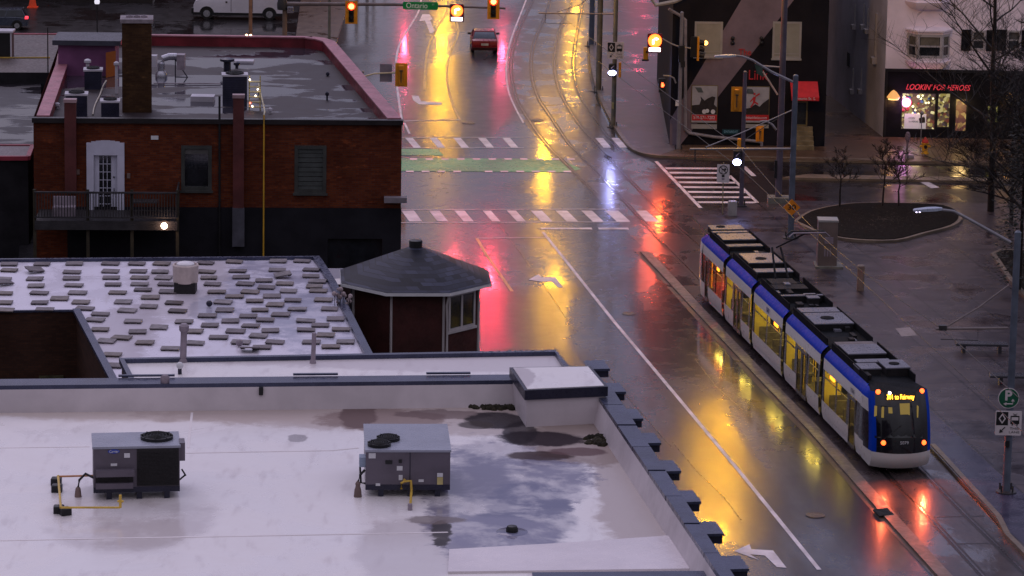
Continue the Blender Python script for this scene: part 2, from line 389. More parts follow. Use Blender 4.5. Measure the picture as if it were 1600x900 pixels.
# separator kerb between road and tram line
g = MB(); KS = [(1008,395),(1100,494),(1200,600),(1271,673),(1383,800),(1472,898),(1700,1140)]
kerbrun(g, [G(x,y,0) for x,y in KS], .52, -.01, .09); g.build('separator_kerb', pm('brown_grey_kerb', (.13,.095,.075), .42, .3, .6, .2), kind='structure')
g = MB(); g.poly([G(x,y,.010) for x,y in [(992,392),(1085,496),(1185,604),(1257,678),(1368,805),(1455,898),(1680,1140),(1700,1140),(1472,898),(1383,800),(1271,673),(1200,600),(1100,494),(1008,395)]])
g.build('gutter_strip', M_brown, kind='structure')

# painted markings
g = MB(); g.k = 0; Z1 = .013
def line(pts, wd, k=0): ribbon(g, [G(x,y,Z1) for x,y in pts], wd, None, k)
line([(848,362),(960,503),(1060,622),(1160,742),(1280,890)], .17)
line(smoothpts([(660,-20),(655,15),(640,42),(625,67),(619,95),(620,130),(624,162),(628,189)],4), .14)
line([(632,189),(719,187)], .22); line([(632,192),(640,209)], .14)
line(smoothpts([(699,-25),(700,12),(682,45),(670,70),(665,100),(663,140)],4), .14, 1)
line(smoothpts([(706,8),(716,48),(707,75),(699,105),(700,135),(710,170),(719,187)],4), .14, 1)
line(smoothpts([(835,-40),(822,0),(799,60),(791,100),(794,140),(806,170),(818,192)],4), .12)
line([(745,372),(853,371)], .16); line([(745,372),(760,398),(800,455)], .16, 1)
line([(845,357),(925,357)], .45); line([(935,357),(982,357)], .45)
line([(626,214.5),(830,214.5)], .12); line([(626,231),(818,231)], .12)
for x in (633,671,708,747,785,930,955): sheet(g, [(x,215.5),(x+12,215.5),(x+25,230.5),(x+13,230.5)], Z1)
line([(626,327.5),(968,326.5)], .12); line([(626,348),(984,346.5)], .12)
for a, b in ((627,647),(670,687),(710,726),(754,767),(792,806),(829,847),(868,886),(908,925),(945,966),(986,1010)):
    dx = (a-800)*.02+16; sheet(g, [(a,329),(b,329),(b+dx,346),(a+dx,346)], Z1)
for i in range(11):
    x = 640+i*24.6; sheet(g, [(x,247.3),(x+11.5,247.3),(x+12.5,249.6),(x+1,249.6)], Z1+.004); x -= 6
    if i != 4: sheet(g, [(x,266.6),(x+12,266.6),(x+13,269),(x+1,269)], Z1+.004)
line([(1025,252),(1095,325)], .22); line([(1140,274),(1185,318)], .2)
for i, y in enumerate((263,270,277.5,285,292.5,300,308,316)):
    xl = 1025+(y-252)*70/73+3; xr = 1140+(y-274)*45/44-2
    if y < 272: xr = 1133+i*3
    sheet(g, [(xl,y-1.6),(xr,y-1),(xr+1.5,y+1.6),(xl+2,y+1.2)], Z1)
line([(1162,260),(1178,275)], .3); sheet(g, [(1428,279),(1441,279),(1468,293),(1455,294)], Z1)
sheet(g, [(1147,861),(1171,850),(1174,858),(1208,860),(1229,887),(1214,886),(1195,868),(1172,866),(1186,875)], Z1)
sheet(g, [(826,437),(842,428),(846,433),(868,433),(880,449),(872,449),(862,440),(846,440)], Z1)
sheet(g, [(643,149),(654,150),(658,158),(690,160),(690,164),(655,163),(646,157)], Z1)
sheet(g, [(660,22),(671,22),(676,30),(672,31),(680,52),(672,52),(664,32),(655,33)], Z1)
g.build('road_markings', [M_line, M_line2], kind='structure')
g = MB(); sheet(g, [(626,247),(832,248),(880,251),(908,264),(885,269),(626,267)], .0125); sheet(g, [(626,232.5),(684,233),(694,243),(626,242.5)], .0125)
g.build('green_bicycle_crossing', M_green, kind='structure')
# seams and cracks
g = MB(); g.k = 0
for pts in ([(779,350),(800,378),(838,428),(900,520)], [(1050,690),(1090,738),(1130,775),(1160,815)], [(930,560),(985,625),(1050,700)], [(1085,560),(1120,605),(1160,640)], [(1455,642),(1300,500),(1180,385)],
            [(1290,500),(1345,560)]): ribbon(g, [G(x,y,.006) for x,y in pts], .05)
g.build('road_seam', pm('tar_seam', (.012,.010,.013), .3, .2), kind='structure')

# rails: steel heads flush with the slab, dark groove beside
RA = smoothpts([(866,-40),(860,0),(847,37),(835,65),(830,95),(832,125),(842,155),(860,182),(887,222),(900,236),(967,305),(1027,370),(1080,424)],3)+[(1200,552),(1383,739),(1452,808),(1535,898),(1700,1078)]
RB = smoothpts([(898,-40),(894,0),(880,32),(870,65),(866,100),(872,135),(887,167),(907,197),(930,224),(950,245),(1000,298),(1042,340),(1090,381)],3)+[(1240,532),(1447,741),(1511,806),(1600,893),(1770,1070)]
RC = smoothpts([(836,-40),(832,0),(817,32),(805,62),(799,92),(799,120),(807,155),(825,185),(847,217),(875,247),(932,302)],3)
RD = smoothpts([(920,-40),(912,0),(900,62),(896,100),(900,130),(912,160),(930,187),(948,212),(972,238)],3)
g = MB()
for r in (RA, RB, RC, RD):
    P = [G(x,y,.014) for x,y in r]; ribbon(g, P, .30, None, 1); ribbon(g, [p+Vector((0,0,.006)) for p in P], .085, None, 0)
for pts in ([(1452,808),(1539,806)], [(1480,850),(1545,849)], [(880,200),(925,199)], [(845,165),(885,163)], [(1030,372),(1090,371)]):
    ribbon(g, [G(x,y,.012) for x,y in pts], .12, None, 1)
g.build('tram_rails', [M_rail, M_groove], kind='structure')
for px in ((-1,),):
    pass
# planting bed
BP = smoothpts([(1240,349),(1262,334),(1305,324),(1355,320),(1460,322),(1496,331),(1504,343),(1490,356),(1445,368),(1400,379),(1335,378),(1285,369),(1240,349)],3)[:-1]
g = MB(); bp = [G(x,y,.13) for x,y in BP]; ins = inset([(p.x,p.y) for p in bp], .22)
g.prism(bp, .10, .27, 0); g.build('planting_bed_kerb', M_kerb, kind='structure')
g = MB(); g.prism([(p.x,p.y) for p in ins], .12, .30); g.build('planting_bed_soil', pm('wet_black_mulch', (.006,.005,.004), .95, .5, 4, .9, spec=.08), kind='structure')
g = MB(); BQ = [(1548,400),(1562,394),(1760,398),(1760,610),(1606,474),(1575,440)]
bq = [G(x,y,.13) for x,y in BQ]; g.prism(bq, .1, .3); g.build('shrub_bed_kerb', M_kerb, kind='structure')
g = MB(); g.prism([(p.x,p.y) for p in inset([(p.x,p.y) for p in bq], .25)], .12, .32); g.build('shrub_bed_soil', MC['wet_black_mulch'], kind='structure')
# mown grass strips between the shrubs: twig litter on the beds
g = MB()
for k in range(900):
    c = random.choice([(bp,.30),(bq,.32)]); pts = c[0]; i, j = random.sample(range(len(pts)),2); t = random.random(); s_ = random.random()*.85
    ctr = sum(pts, Vector())/len(pts); p = lerp(pts[i], pts[j], t); p = ctr + (p-ctr)*s_; p.z = c[1]
    if c[0] is bq and p.x > 60: continue
    a = random.random()*6.3; d = Vector((math.cos(a), math.sin(a), .25))*random.uniform(.06,.16); q = Vector((-math.sin(a), math.cos(a), 0))*.015
    g.poly([p-q, p+q, p+d])
g.build('leaf_litter', pm('dead_leaves', (.045,.028,.018), .7, .5, 5), kind='stuff')

# ================================================================== NEAR BUILDINGS (lower left)
def roofwhite(name, ellipses=(), c1=(.68,.64,.65), c2=(.76,.72,.73), dark=()):
    """white membrane with grime and painted reflection patches (world-space ellipses with ragged edges) and films of water"""
    m, nt, b = newmat(name); v = pos(nt); n1 = noise(nt, v, .35, 6, .6, .5); n2 = noise(nt, v, 1.6, 6, .65); n3 = noise(nt, pos(nt,(1,.25,1)), 3, 5)
    col = mixc(nt, mrange(nt, n1, .35, .65, 0, 1), c1, c2)
    col = mixc(nt, mrange(nt, n3, .52, .76, 0, .42), col, (.42,.36,.37))
    g = nt.nodes.new('ShaderNodeNewGeometry'); rough = mrange(nt, n1, .4, .6, .42, .19); n4 = noise(nt, v, .6, 7, .62, .25); spc = None
    for (c, rx, ry, color, amt, rag, rg) in ellipses:
        mp = nt.nodes.new('ShaderNodeMapping'); mp.vector_type = 'POINT'
        mp.inputs['Location'].default_value = (-c[0]/rx, -c[1]/ry, -c[2]/1.0); mp.inputs['Scale'].default_value = (1/rx, 1/ry, 1.0)
        nt.links.new(g.outputs['Position'], mp.inputs['Vector'])
        ln = nt.nodes.new('ShaderNodeVectorMath'); ln.operation = 'LENGTH'; nt.links.new(mp.outputs[0], ln.inputs[0])
        dd = mathn(nt, 'ADD', ln.outputs['Value'], mathn(nt, 'MULTIPLY', mathn(nt, 'SUBTRACT', n2, .5), rag))
        f = mrange(nt, dd, .78, 1.02, amt, 0)
        if rg <= .08: f = mathn(nt, 'MULTIPLY', f, mrange(nt, n4, .40, .58, .35, 1))
        elif sum(color) < .7:
            q = mathn(nt, 'SUBTRACT', 1, mathn(nt, 'MULTIPLY', f, .95)); spc = q if spc is None else mathn(nt, 'MULTIPLY', spc, q)
        col = mixc(nt, f, col, color)
        rough = mathn(nt, 'ADD', mathn(nt, 'MULTIPLY', rough, mathn(nt, 'SUBTRACT', 1, f)), mathn(nt, 'MULTIPLY', f, rg))
    nt.links.new(col, b.inputs['Base Color']); nt.links.new(rough, b.inputs['Roughness'])
    if spc is not None: nt.links.new(mathn(nt, 'MULTIPLY', spc, .5), b.inputs['Specular IOR Level'])
    bump(nt, b, n2, .12, .03); return m
M_cap = pm('blue_grey_metal_cap', (.05,.056,.10), .3, .2, 1, .05, .3)
M_capd = pm('dark_metal_fascia', (.018,.018,.035), .35, .2)
M_par = pm('stained_white_parapet', (.50,.45,.48), .45, .12, .6, .1)

# ---- big building with the white roof
ZC, ZR = 16.0, 15.36
def gz(x, y, z): return G(x, y, z)
NW = G(-420, 603, ZC); 
roofP = [G(-420,603,ZC), G(798,586,ZC), G(946,585,ZC), G(938+32,620,ZC), G(1152,893,ZC), G(1170,918,ZC), G(1185,940,ZC), G(1310,1130,ZC), G(-520,1130,ZC)]
ell = [ (G(250,628,ZR),11,2.0,(.46,.38,.34),.8,.5,.35), (G(800,648,ZR),10.0,2.2,(.36,.29,.27),.75,.7,.4), (G(985,760,ZR),.9,6.5,(.36,.29,.27),.8,.9,.35),
        (G(205,805,ZR),2.0,3.0,(.50,.44,.44),.7,.3,.07), (G(640,860,ZR),1.3,2.6,(.52,.47,.48),.55,.4,.1),  # grey patches below both rooftop units paint their reflections into the colour
        (G(800,742,ZR),2.0,3.6,(.13,.12,.20),.9,1.0,.05), (G(735,785,ZR),1.1,4.6,(.15,.14,.21),.85,1.1,.06), (G(825,805,ZR),1.1,3.0,(.10,.10,.18),.92,.9,.05),
        (G(780,832,ZR),1.6,1.3,(.18,.17,.25),.85,.5,.05), (G(930,690,ZR),1.9,2.2,(.27,.21,.19),.85,1.0,.4),
        (G(600,656,ZR),1.7,1.2,(.22,.16,.15),.85,1.0,.4), (G(560,650,ZR),.5,1.3,(.12,.08,.08),.8,.9,.4), (G(690,648,ZR),1.2,.5,(.14,.10,.10),.8,1.2,.4),
        (G(778,657,ZR),.85,.85,(.03,.025,.03),.97,.7,.22), (G(745,664,ZR),.5,.4,(.06,.05,.05),.9,.8,.3),
        (G(845,686,ZR),1.15,.75,(.025,.018,.024),.95,.8,.22), (G(812,676,ZR),.45,1.2,(.03,.025,.03),.9,.6,.22), (G(845,712,ZR),.85,.45,(.05,.03,.03),.93,.8,.3), (G(905,706,ZR),.8,.4,(.12,.075,.08),.85,.9,.35),
        (G(692,832,ZR),.26,1.1,(.03,.025,.025),.9,2.2,.4), (G(680,812,ZR),.7,.35,(.16,.13,.13),.8,1.0,.4), (G(465,685,ZR),.25,.4,(.2,.18,.2),.7,1.2,.3) ]
M_wr = roofwhite('white_membrane', ell)
M_stone = pm('pale_brick_wall', (.22,.18,.17), .7, .3, 1)
bA = thing('flat_roof_building', 'large foreground building with stained white flat roof and blue grey toothed parapet', 'building', (0, 70, 0))
g = MB()
inn = inset([(p.x,p.y) for p in roofP], .62)
# outer walls
n = len(roofP)
for i in range(n):
    a, b_ = roofP[i], roofP[(i+1)%n]; g.poly([(a.x,a.y,0),(b_.x,b_.y,0),(b_.x,b_.y,ZC-.3),(a.x,a.y,ZC-.3)])
g.build('outer_wall', M_stone, bA)
CL = [G(938,624,ZC), G(1120,894,ZC), G(1290,1150,ZC)]; CR = [G(972,624,ZC), G(1153,894,ZC), G(1322,1150,ZC)]
# box head house at the corner
BX = [G(796,586,16.0), G(800,600,16), ]
bt = [G(795,573,16.9), G(922,570,16.9), G(950,612,16.9), G(820,614,16.9)]
g = MB(); P1 = G(-420,596,ZC); P2 = G(800,585,ZC); P3 = G(-420,607,ZC); P4 = G(806,594,ZC)
g.loft([[Vector((p.x,p.y,z)) for p,z in ((P1,ZC-.12),(P3,ZC-.12),(P3,ZC),(P1,ZC))], [Vector((p.x,p.y,z)) for p,z in ((P2,ZC-.12),(P4,ZC-.12),(P4,ZC),(P2,ZC))]], True, 0)
for a, b_ in ((-80,-140),(185,273),(458,528),(666,735)):
    q1 = G(a,588.5-a*.008,ZC+.05); q2 = G(b_,588.5-b_*.008,ZC+.05); g.cbox((q1+q2)/2, ((q2-q1).length,.10,.04), math.atan2((q2-q1).y,(q2-q1).x), 0)
# right cap run, one metal sheet after another
def along(A, B, y):   # point on pixel line by y
    return None
LI = lambda y: (938+(y-624)*(1120-938)/(894-624), y); LO = lambda y: (968+(y-624)*(1143-968)/(894-624), y)
YS = [600,632,664,698,735,775,818,864,914,968,1030,1100,1180]
for i in range(len(YS)-1):
    a = G(*LI(YS[i]+1), ZC); b_ = G(*LO(YS[i]+1), ZC); c = G(*LO(YS[i+1]-.4), ZC); d = G(*LI(YS[i+1]-.4), ZC); dz = .012*(i%2)
    g.loft([[Vector((p.x,p.y,ZC-.16)) for p in (a,b_,c,d)], [Vector((p.x,p.y,ZC+dz)) for p in (a,b_,c,d)]], True, 0)
g.build('parapet_cap', [M_cap, M_capd], bA)
for (x, y) in ((951,592),(976,628),(1003,670),(1031,708),(1062,752),(1093,800),(1129,850),(1168,905)):
    g = MB(); w_ = (x-800)/150
    p = G(x, y-13, ZC-.10); u = SR; v = SD
    q = [p, p - u*.46, p - u*.46 + v*.8, p + v*.8]
    g.loft([[Vector((k.x,k.y,ZC-.27)) for k in q], [Vector((k.x,k.y,ZC-.10)) for k in q]], True, 1)
    q = [k + (k-(q[0]+q[2])/2).normalized()*.05 for k in q]
    g.loft([[Vector((k.x,k.y,ZC-.10)) for k in q], [Vector((k.x,k.y,ZC-.04)) for k in q]], True, 0)
    g.build('parapet_tooth', [M_cap, M_capd], bA)
# inner faces
g = MB()
I1 = [P3, P4, ]; 
g.poly([(P3.x,P3.y,ZC-.1),(P4.x,P4.y,ZC-.1),(P4.x,P4.y-.15,ZR),(P3.x,P3.y-.15,ZR)])
ci = [G(*LI(y), ZC) for y in (600, 900, 1180)]
for a, b_ in zip(ci, ci[1:]): g.poly([(a.x,a.y,ZC-.1),(b_.x,b_.y,ZC-.1),(b_.x-.12,b_.y,ZR),(a.x-.12,a.y,ZR)])
g.build('parapet_inner_face', M_par, bA)
g = MB()
ff = [(P3.x,P3.y-.15+.1), (P4.x,P4.y+.4), (ci[0].x-.12,ci[0].y), (ci[1].x-.12,ci[1].y), (ci[2].x-.12,ci[2].y), (-45, ci[2].y)]
g.poly([(x,y,ZR) for x,y in ff]); g.build('roof_membrane', M_wr, bA)
# raised lip of newer membrane near the front edge, front parapet
g = MB(); q = [G(702,858,ZR+.05), G(880,848,ZR+.05), G(1052,836,ZR+.05), G(1084,888,ZR+.05), G(700,893,ZR+.05)]
g.prism([(p.x,p.y) for p in q], ZR-.02, ZR+.05); g.build('membrane_patch', pm('newer_white_membrane', (.66,.60,.63), .25, .06, .5, .1), bA)
g = MB(); a = G(832,896,ZC-.4); b_ = G(1165,893,ZC-.4)
g.cbox(((a.x+b_.x)/2, a.y-.3, ZC-.75), (b_.x-a.x, .5, .9), math.atan2(b_.y-a.y, b_.x-a.x)); g.build('front_parapet_cap', M_cap, bA)
# corner head house
g = MB(); zt = 16.28
T = [G(796,574,zt), G(923,572,zt), G(950,604,zt), G(820,610,zt)]
g.prism([(p.x,p.y) for p in inset([(p.x,p.y) for p in T], .06)], ZR-.3, zt-.22); g.build('head_house_wall', M_par, bA)
g = MB(); g.prism([(p.x,p.y) for p in T], zt-.24, zt, 0); ti = inset([(p.x,p.y) for p in T], .08)
g.k = 1; g.prism(ti, zt, zt+.012); g.build('head_house_roof', [M_capd, roofwhite('head_house_membrane', [(G(815,590,zt),.35,1.2,(.3,.25,.28),.6,.9,.4)])], bA)
# lapped seams of the membrane
M_lap = pm('membrane_lap', (.66,.61,.62), .5, .1, .6)
for pts in ([(-10,700),(140,698)],[(290,708),(520,704),(560,700)],[(-10,845),(140,842),(480,836),(700,832)],[(300,645),(294,700)]):
    g = MB(); kerbrun(g, [G(x,y,ZR) for x,y in pts], .06, ZR-.01, ZR+.008); g.build('membrane_seam', M_lap, bA)
# moss clumps in the wet corners
def moss(pxl, n, rx, ry, label):
    c = G(*pxl, ZR); g = MB()
    for i in range(n):
        a = random.random()*6.3; r = random.random()**.6; p = c + Vector((math.cos(a)*rx*r, math.sin(a)*ry*r, 0)); s_ = random.uniform(.04,.11)
        g.lathe(p, [(s_,-.02),(s_*.9,.03),(s_*.4,.07),(.005,.085)], 6)
    o = g.build('moss_patch', pm('dark_moss', (.022,.018,.010), .9, .6, 6), None, label, 'moss', origin=c); return o
moss((778,636), 90, .72, .32, 'dark brown moss clump in the roof corner beside the white corner box')
moss((938,690), 50, .36, .5, 'dark moss clump on the white roof against the toothed right parapet')

# ---- packaged rooftop units
M_unit = pm('grey_mauve_cabinet', (.105,.09,.115), .4, .15, 1.2, .04); M_unitt = pm('light_grey_lid', (.24,.25,.31), .3, .1, 1)
M_unitd = pm('dark_coil', (.018,.016,.018), .6, .4, 30, .6); M_black = pm('black_plastic', (.012,.012,.014), .45, .3)
M_gas = pm('yellow_gas_pipe', (.55,.36,.06), .4, .15, 3); M_gasr = pm('orange_gas_pipe', (.50,.22,.10), .4, .15, 3)
M_lab = pm('white_label', (.55,.55,.58), .5, .08); M_pip = pm('grey_vent_pipe', (.24,.20,.24), .5, .2, 2)
M_steel = pm('galvanised_steel', (.36,.36,.42), .3, .15, 2, .03, .7)
def fan(g, c, r):
    g.lathe((c.x,c.y,c.z), [(r,0),(r,.07),(r*.93,.07),(r*.93,.02),(.01,.02)], 24, 0)
    for i in range(1,5): 
        rr = r*i/5; pts = [c+Vector((rr*math.cos(t), rr*math.sin(t), .085)) for t in (2*math.pi*j/18 for j in range(19))]; g.path(pts, .010, 4, 0)
    for j in range(8):
        t = math.pi*j/4; g.tube(c+Vector((0,0,.08)), c+Vector((r*math.cos(t), r*math.sin(t), .08)), .009, n=4, k=0)
# unit 1
f1 = Face(G(147,768,ZR+.2), G(281,765,ZR+.2))
a = f1.at(147,768)[0]; 
def unit(label, base_y, x0, x1, ytop, depth, fans, name='rooftop_unit'):
    A = G(x0, base_y[0], ZR+.18); B = G(x1, base_y[1], ZR+.18); fc = Face(A, B); zb = ZR+.18; zt = fc.at((x0+x1)/2, ytop)[1]; W = fc.len
    c = (A+B)/2 - fc.n*depth/2; t = thing(name, label, 'rooftop unit', (c.x,c.y,ZR), None)
    g = MB(); fc.box(g, 0, zb+.1, W, zt-.05, -depth, 0); g.build('cabinet', M_unit, t)
    g = MB(); fc.box(g, -.02, zt-.05, W+.02, zt, -depth-.02, .02); g.build('lid', M_unitt, t)
    g = MB(); fc.box(g, 0, zb-.02, W, zb+.1, -.06, .01); fc.box(g, 0, zb-.02, W, zb+.1, -depth, -depth+.06)
    fc.box(g, .0, zb-.02, .08, zb+.1, -depth+.06,-.06); fc.box(g, W-.08, zb-.02, W, zb+.1, -depth+.06,-.06)
    for q in (.15,.5,.82): fc.box(g, W*q, ZR, W*q+.12, zb-.02, -.1, -.02); fc.box(g, W*q, ZR, W*q+.12, zb-.02, -depth+.05, -depth+.15)
    g.build('base_rail', M_unitd if 0 else M_capd, t)
    for (px, py, r) in fans:
        g = MB(); p = G(px, py, zt); fan(g, p, r); g.build('fan_grille', M_black, t)
    return t, fc, zb, zt, W
t, fc, zb, zt, W = unit('grey rooftop unit with one fan and a dark coil panel, ringed by yellow gas pipe', (769,766), 146, 281, 697, 1.15, [(245,685,.36)])
g = MB(); u0 = fc.at(214,730)[0]; fc.box(g, u0, zb+.12, W-.02, zt-.07, .003, .02)
for i in range(26): z = zb+.14+i*(zt-zb-.24)/26; fc.box(g, u0+.02, z, W-.04, z+.012, .02, .03)
g.build('coil_panel', M_unitd, t)
g = MB(); r = fc.rect(148,732,210,741); fc.box(g, r[0]+.02, r[1]-.02, r[2], r[3], .003, .16); r2 = fc.rect(148,756,208,766); fc.box(g, r2[0]+.02, r2[1]+.06, r2[2], r2[3]+.04, .003, .12)
g.build('intake_hood', M_unit, t)
g = MB(); r3 = fc.rect(149,742,208,755); fc.box(g, r3[0], r3[1]+.02, r3[2], r3[3]-.01, .003, .03); g.build('intake_opening', M_unitd, t)
for q in ((173,724,183,728),(194,708,203,715)):
    g = MB(); r = fc.rect(*q); fc.box(g, r[0],r[1],r[2],r[3],.003,.012); g.build('sticker', M_lab, t)
g = MB(); r = fc.rect(168.5,702,187,708.5); cu = (r[0]+r[2])/2; cz = (r[1]+r[3])/2; rx = (r[2]-r[0])/2; rz_ = (r[3]-r[1])/2
g.loft([[fc.q(cu+rx*math.cos(a), cz+rz_*math.sin(a), d) for a in (2*math.pi*i/20 for i in range(20))] for d in (.003,.012)], True)
bd = g.build('badge', pm('blue_badge', (.02,.05,.34), .3, .1), t)
text('badge_lettering', 'Carrier', fc.q(cu, cz, .016), fc.u, fc.n, .065, M_lab, bd, .002, .2, .2)
g = MB(); r = fc.rect(281,694,286,722); g2 = MB(); fc.box(g, W, r[1], W+.12, r[3], -.5, -.1); g.build('disconnect_box', M_unit, t)
g = MB(); g.path([fc.q(W+.05,zt-.6,-.2), fc.q(W+.14,zt-.75,-.2), fc.q(W+.14,zb+.3,-.2), fc.q(W,zb+.18,-.2)], .02, 6); g.build('cable', M_black, t)
# gas pipe run on blocks
pz = ZR+.42
pA = fc.q(0, fc.at(147,744)[1], -.1); pB = PY(90,744, pA.y); pC = G(97,793,ZR+.3); pD = G(190,794,ZR+.3); 
t2 = thing('gas_pipe', 'yellow gas pipe loop on black blocks leading to the fan and coil unit', 'gas pipe', (pC.x, pC.y, ZR))
pB = G(91,744.5,ZR+.30); pA = Vector((pA.x, pB.y+.2, ZR+.3)); pA = G(150,743,ZR+.30)
g = MB(); g.path([pA, pB], .022, 8, 1); g.path([pB, G(95,793,ZR+.26)], .026, 8, 0); g.path([G(95,793,ZR+.26), G(188,793,ZR+.26)], .024, 8, 0)
q = G(188,793,ZR+.26); g.tube(q, q+Vector((0,0,.28)), .03, n=8, k=0); g.tube(q+Vector((-.06,0,.14)), q+Vector((.07,0,.14)), .025, n=8, k=0); g.ball(pB, .035, 0)
g.build('pipe', [M_gas, M_gasr], t2)
for (x, y, rz) in ((88,757,0),(89,768,0),(92,801,.1),(102,804,.5)):
    g = MB(); p = G(x,y,ZR); g.bbox((p.x,p.y,ZR+.08), (.23,.22,.16), .02, rz); g.build('support_block', M_black, t2)
g = MB(); p = G(122,776,ZR); g.lathe((p.x,p.y,ZR), [(.08,0),(.06,.16),(.05,.2),(.03,.22)], 12, 0); 
e_ = fc.q(0, zb+.3, -.1); g.path([p+Vector((0,0,.2)), p+Vector((.03,0,.38)), lerp(p+Vector((0,0,.45)), e_, .5)+Vector((0,0,.08)), e_], .028, 8, 1)
g.build('condensate_hose', [pm('brown_boot', (.16,.11,.10), .6), M_black], None, 'short black hose rising from a brown boot left of the coil unit', 'hose')
# unit 2
t, fc, zb, zt, W = unit('grey mauve rooftop unit with two fans, standing beside the dark puddles', (764,764), 571, 703, 703, 2.2, [(592.5,696,.26),(606.5,687,.26)])
g = MB(); um = fc.at(640,730)[0]; fc.box(g, um, zb+.12, um+.018, zt-.06, .002, .01); g.build('panel_seam', M_capd, t)
for q, m in (((576,708,587,716),M_lab),((602,719,613,725),M_black),((620,728,629,735),M_lab),((623,742,629,750),M_lab),((587,755,594,759),M_lab),((654,749,662,753),M_lab),((683,739,692,745),M_lab),((683,745.6,692,757),pm('yellow_caution', (.45,.38,.16), .5))):
    g = MB(); r = fc.rect(*q); fc.box(g, r[0],r[1],r[2],r[3],.003,.012); g.build('sticker', m, t)
g = MB(); r = fc.rect(623,718,628,723); fc.box(g, r[0],r[1],r[2],r[3],.003,.02); g.build('gauge', M_black, t)
g = MB(); r = fc.rect(564,716,570,731); fc.box(g, -.14, r[1], 0, r[3], -.35, -.05); g.build('disconnect_box', pm('pale_blue_box', (.22,.27,.36), .4), t)
g = MB(); g.path([fc.q(-.05,zb+.6,-.2), fc.q(-.12,zb+.45,-.2), fc.q(-.1,zb+.1,-.15), fc.q(.0,zb+.1,-.1)], .025, 6); g.build('cable', M_black, t)
z1 = fc.at(640,750)[1]; P = [fc.q(fc.at(x,y,.12)[0], fc.at(x,y,.12)[1], .12) for x,y in ((627,764),(627,755),(632,752),(642,751.5),(643,765))]
pe = G(642,797,ZR); P.append(Vector((P[-1].x, P[-1].y, P[-1].z))); g = MB(); g.path(P[:5], .03, 8); g.path([P[4], Vector((P[4].x, pe.y+.0, ZR+.02))], .028, 8)
g.tube((P[4].x,pe.y,ZR), (P[4].x,pe.y,ZR+.14), .05, n=8, k=1); g.tube(P[2]-fc.n*.12, P[2], .03, n=8)
g.build('gas_pipe', [M_gas, M_pip], None, 'bent yellow gas pipe running down from the two fan unit', 'gas pipe')
g = MB(); p = G(559,776,ZR); g.lathe((p.x,p.y,ZR), [(.09,0),(.075,.16),(.05,.24),(.06,.3),(.02,.36)], 12, 0); g.path([p+Vector((0,0,.33)), p+Vector((.05,0,.5)), p+Vector((.15,.05,.6))], .03, 8, 1)
g.build('pipe_boot', [MC['brown_boot'], M_black], None, 'brown pipe boot on the roof at the left foot of the two fan unit', 'pipe boot')
# vent pipes
def vent(px, base, ytop, r, z, label, capm=None, cap=False):
    p = G(px, base, z); zt = zat(p, ytop); g = MB()
    g.tube(p, (p.x+.03,p.y,zt), r, r*.95, n=12); g.lathe((p.x,p.y,z), [(r*1.5,0),(r*1.35,.06),(r*1.1,.12)], 12)
    if cap: g.lathe((p.x+.03,p.y,zt-.02), [(r*1.05,-.05),(r*1.45,0),(r*1.5,.14),(r*.9,.2)], 12)
    g.build('vent_pipe', M_pip, None, label, 'vent pipe')
vent(256, 638, 597, .075, ZR, 'tall grey plastic vent pipe standing behind the coil unit on the white roof', cap=True)
g = MB(); p = G(408,611,ZR+.45); g.cbox(p, (.1,.1,.18)); g.build('scupper_outlet', M_black, None, 'small black scupper outlet in the rear parapet of the white roof', 'outlet')
g = MB(); p = G(800,831,ZR); g.lathe((p.x,p.y,ZR), [(.34,0),(.32,.01)], 20, 0); g.lathe((p.x,p.y,ZR), [(.13,.01),(.13,.08),(.1,.13),(.05,.14)], 14, 1)
g.build('roof_drain', [pm('drain_sump_sheet', (.13,.13,.2), .12, .2), M_black], None, 'black domed roof drain sitting in the dark puddle', 'drain')

# ---- lower strip building behind the parapet
bS = thing('low_roof_building', 'lower building with a narrow white roof strip behind the front parapet', 'building', (0, 90, 0)); ZS = 12.2
q = [G(190,552,ZS), G(868,540,ZS), G(905,590,ZS), G(960,670,ZS), G(260,690,ZS)]
g = MB(); g.prism([(p.x,p.y) for p in q], 0, ZS-.3); g.build('outer_wall', pm('dark_brown_wall', (.05,.03,.028), .8, .4, 1), bS)
g = MB(); g.poly([(p.x,p.y,ZS-.29) for p in q]); g.build('roof_membrane', roofwhite('strip_membrane', [(G(700,550,ZS),9,1.5,(.42,.37,.40),.6,.7,.4)]), bS)
g = MB(); kerbrun(g, [q[4], q[0], q[1], q[2], q[3]], .24, ZS-.32, ZS-.16); g.build('parapet_cap', M_cap, bS)
vent(489, 568, 520, .07, ZS-.3, 'grey vent pipe on the narrow white roof strip, right one of two')
vent(286, 566, 515, .10, ZS-.3, 'thick grey vent pipe with wide top on the narrow white roof strip', cap=True)
g = MB(); p = G(281,585,ZS-.3); zt = zat(p, 566); g.tube(p,(p.x,p.y,zt-.15),.06,n=10,k=1); g.ball((p.x,p.y,zt-.1),.11,0); g.build('mushroom_vent', [M_lab, M_capd], None, 'small white domed vent in front of the thick grey vent pipe', 'vent')

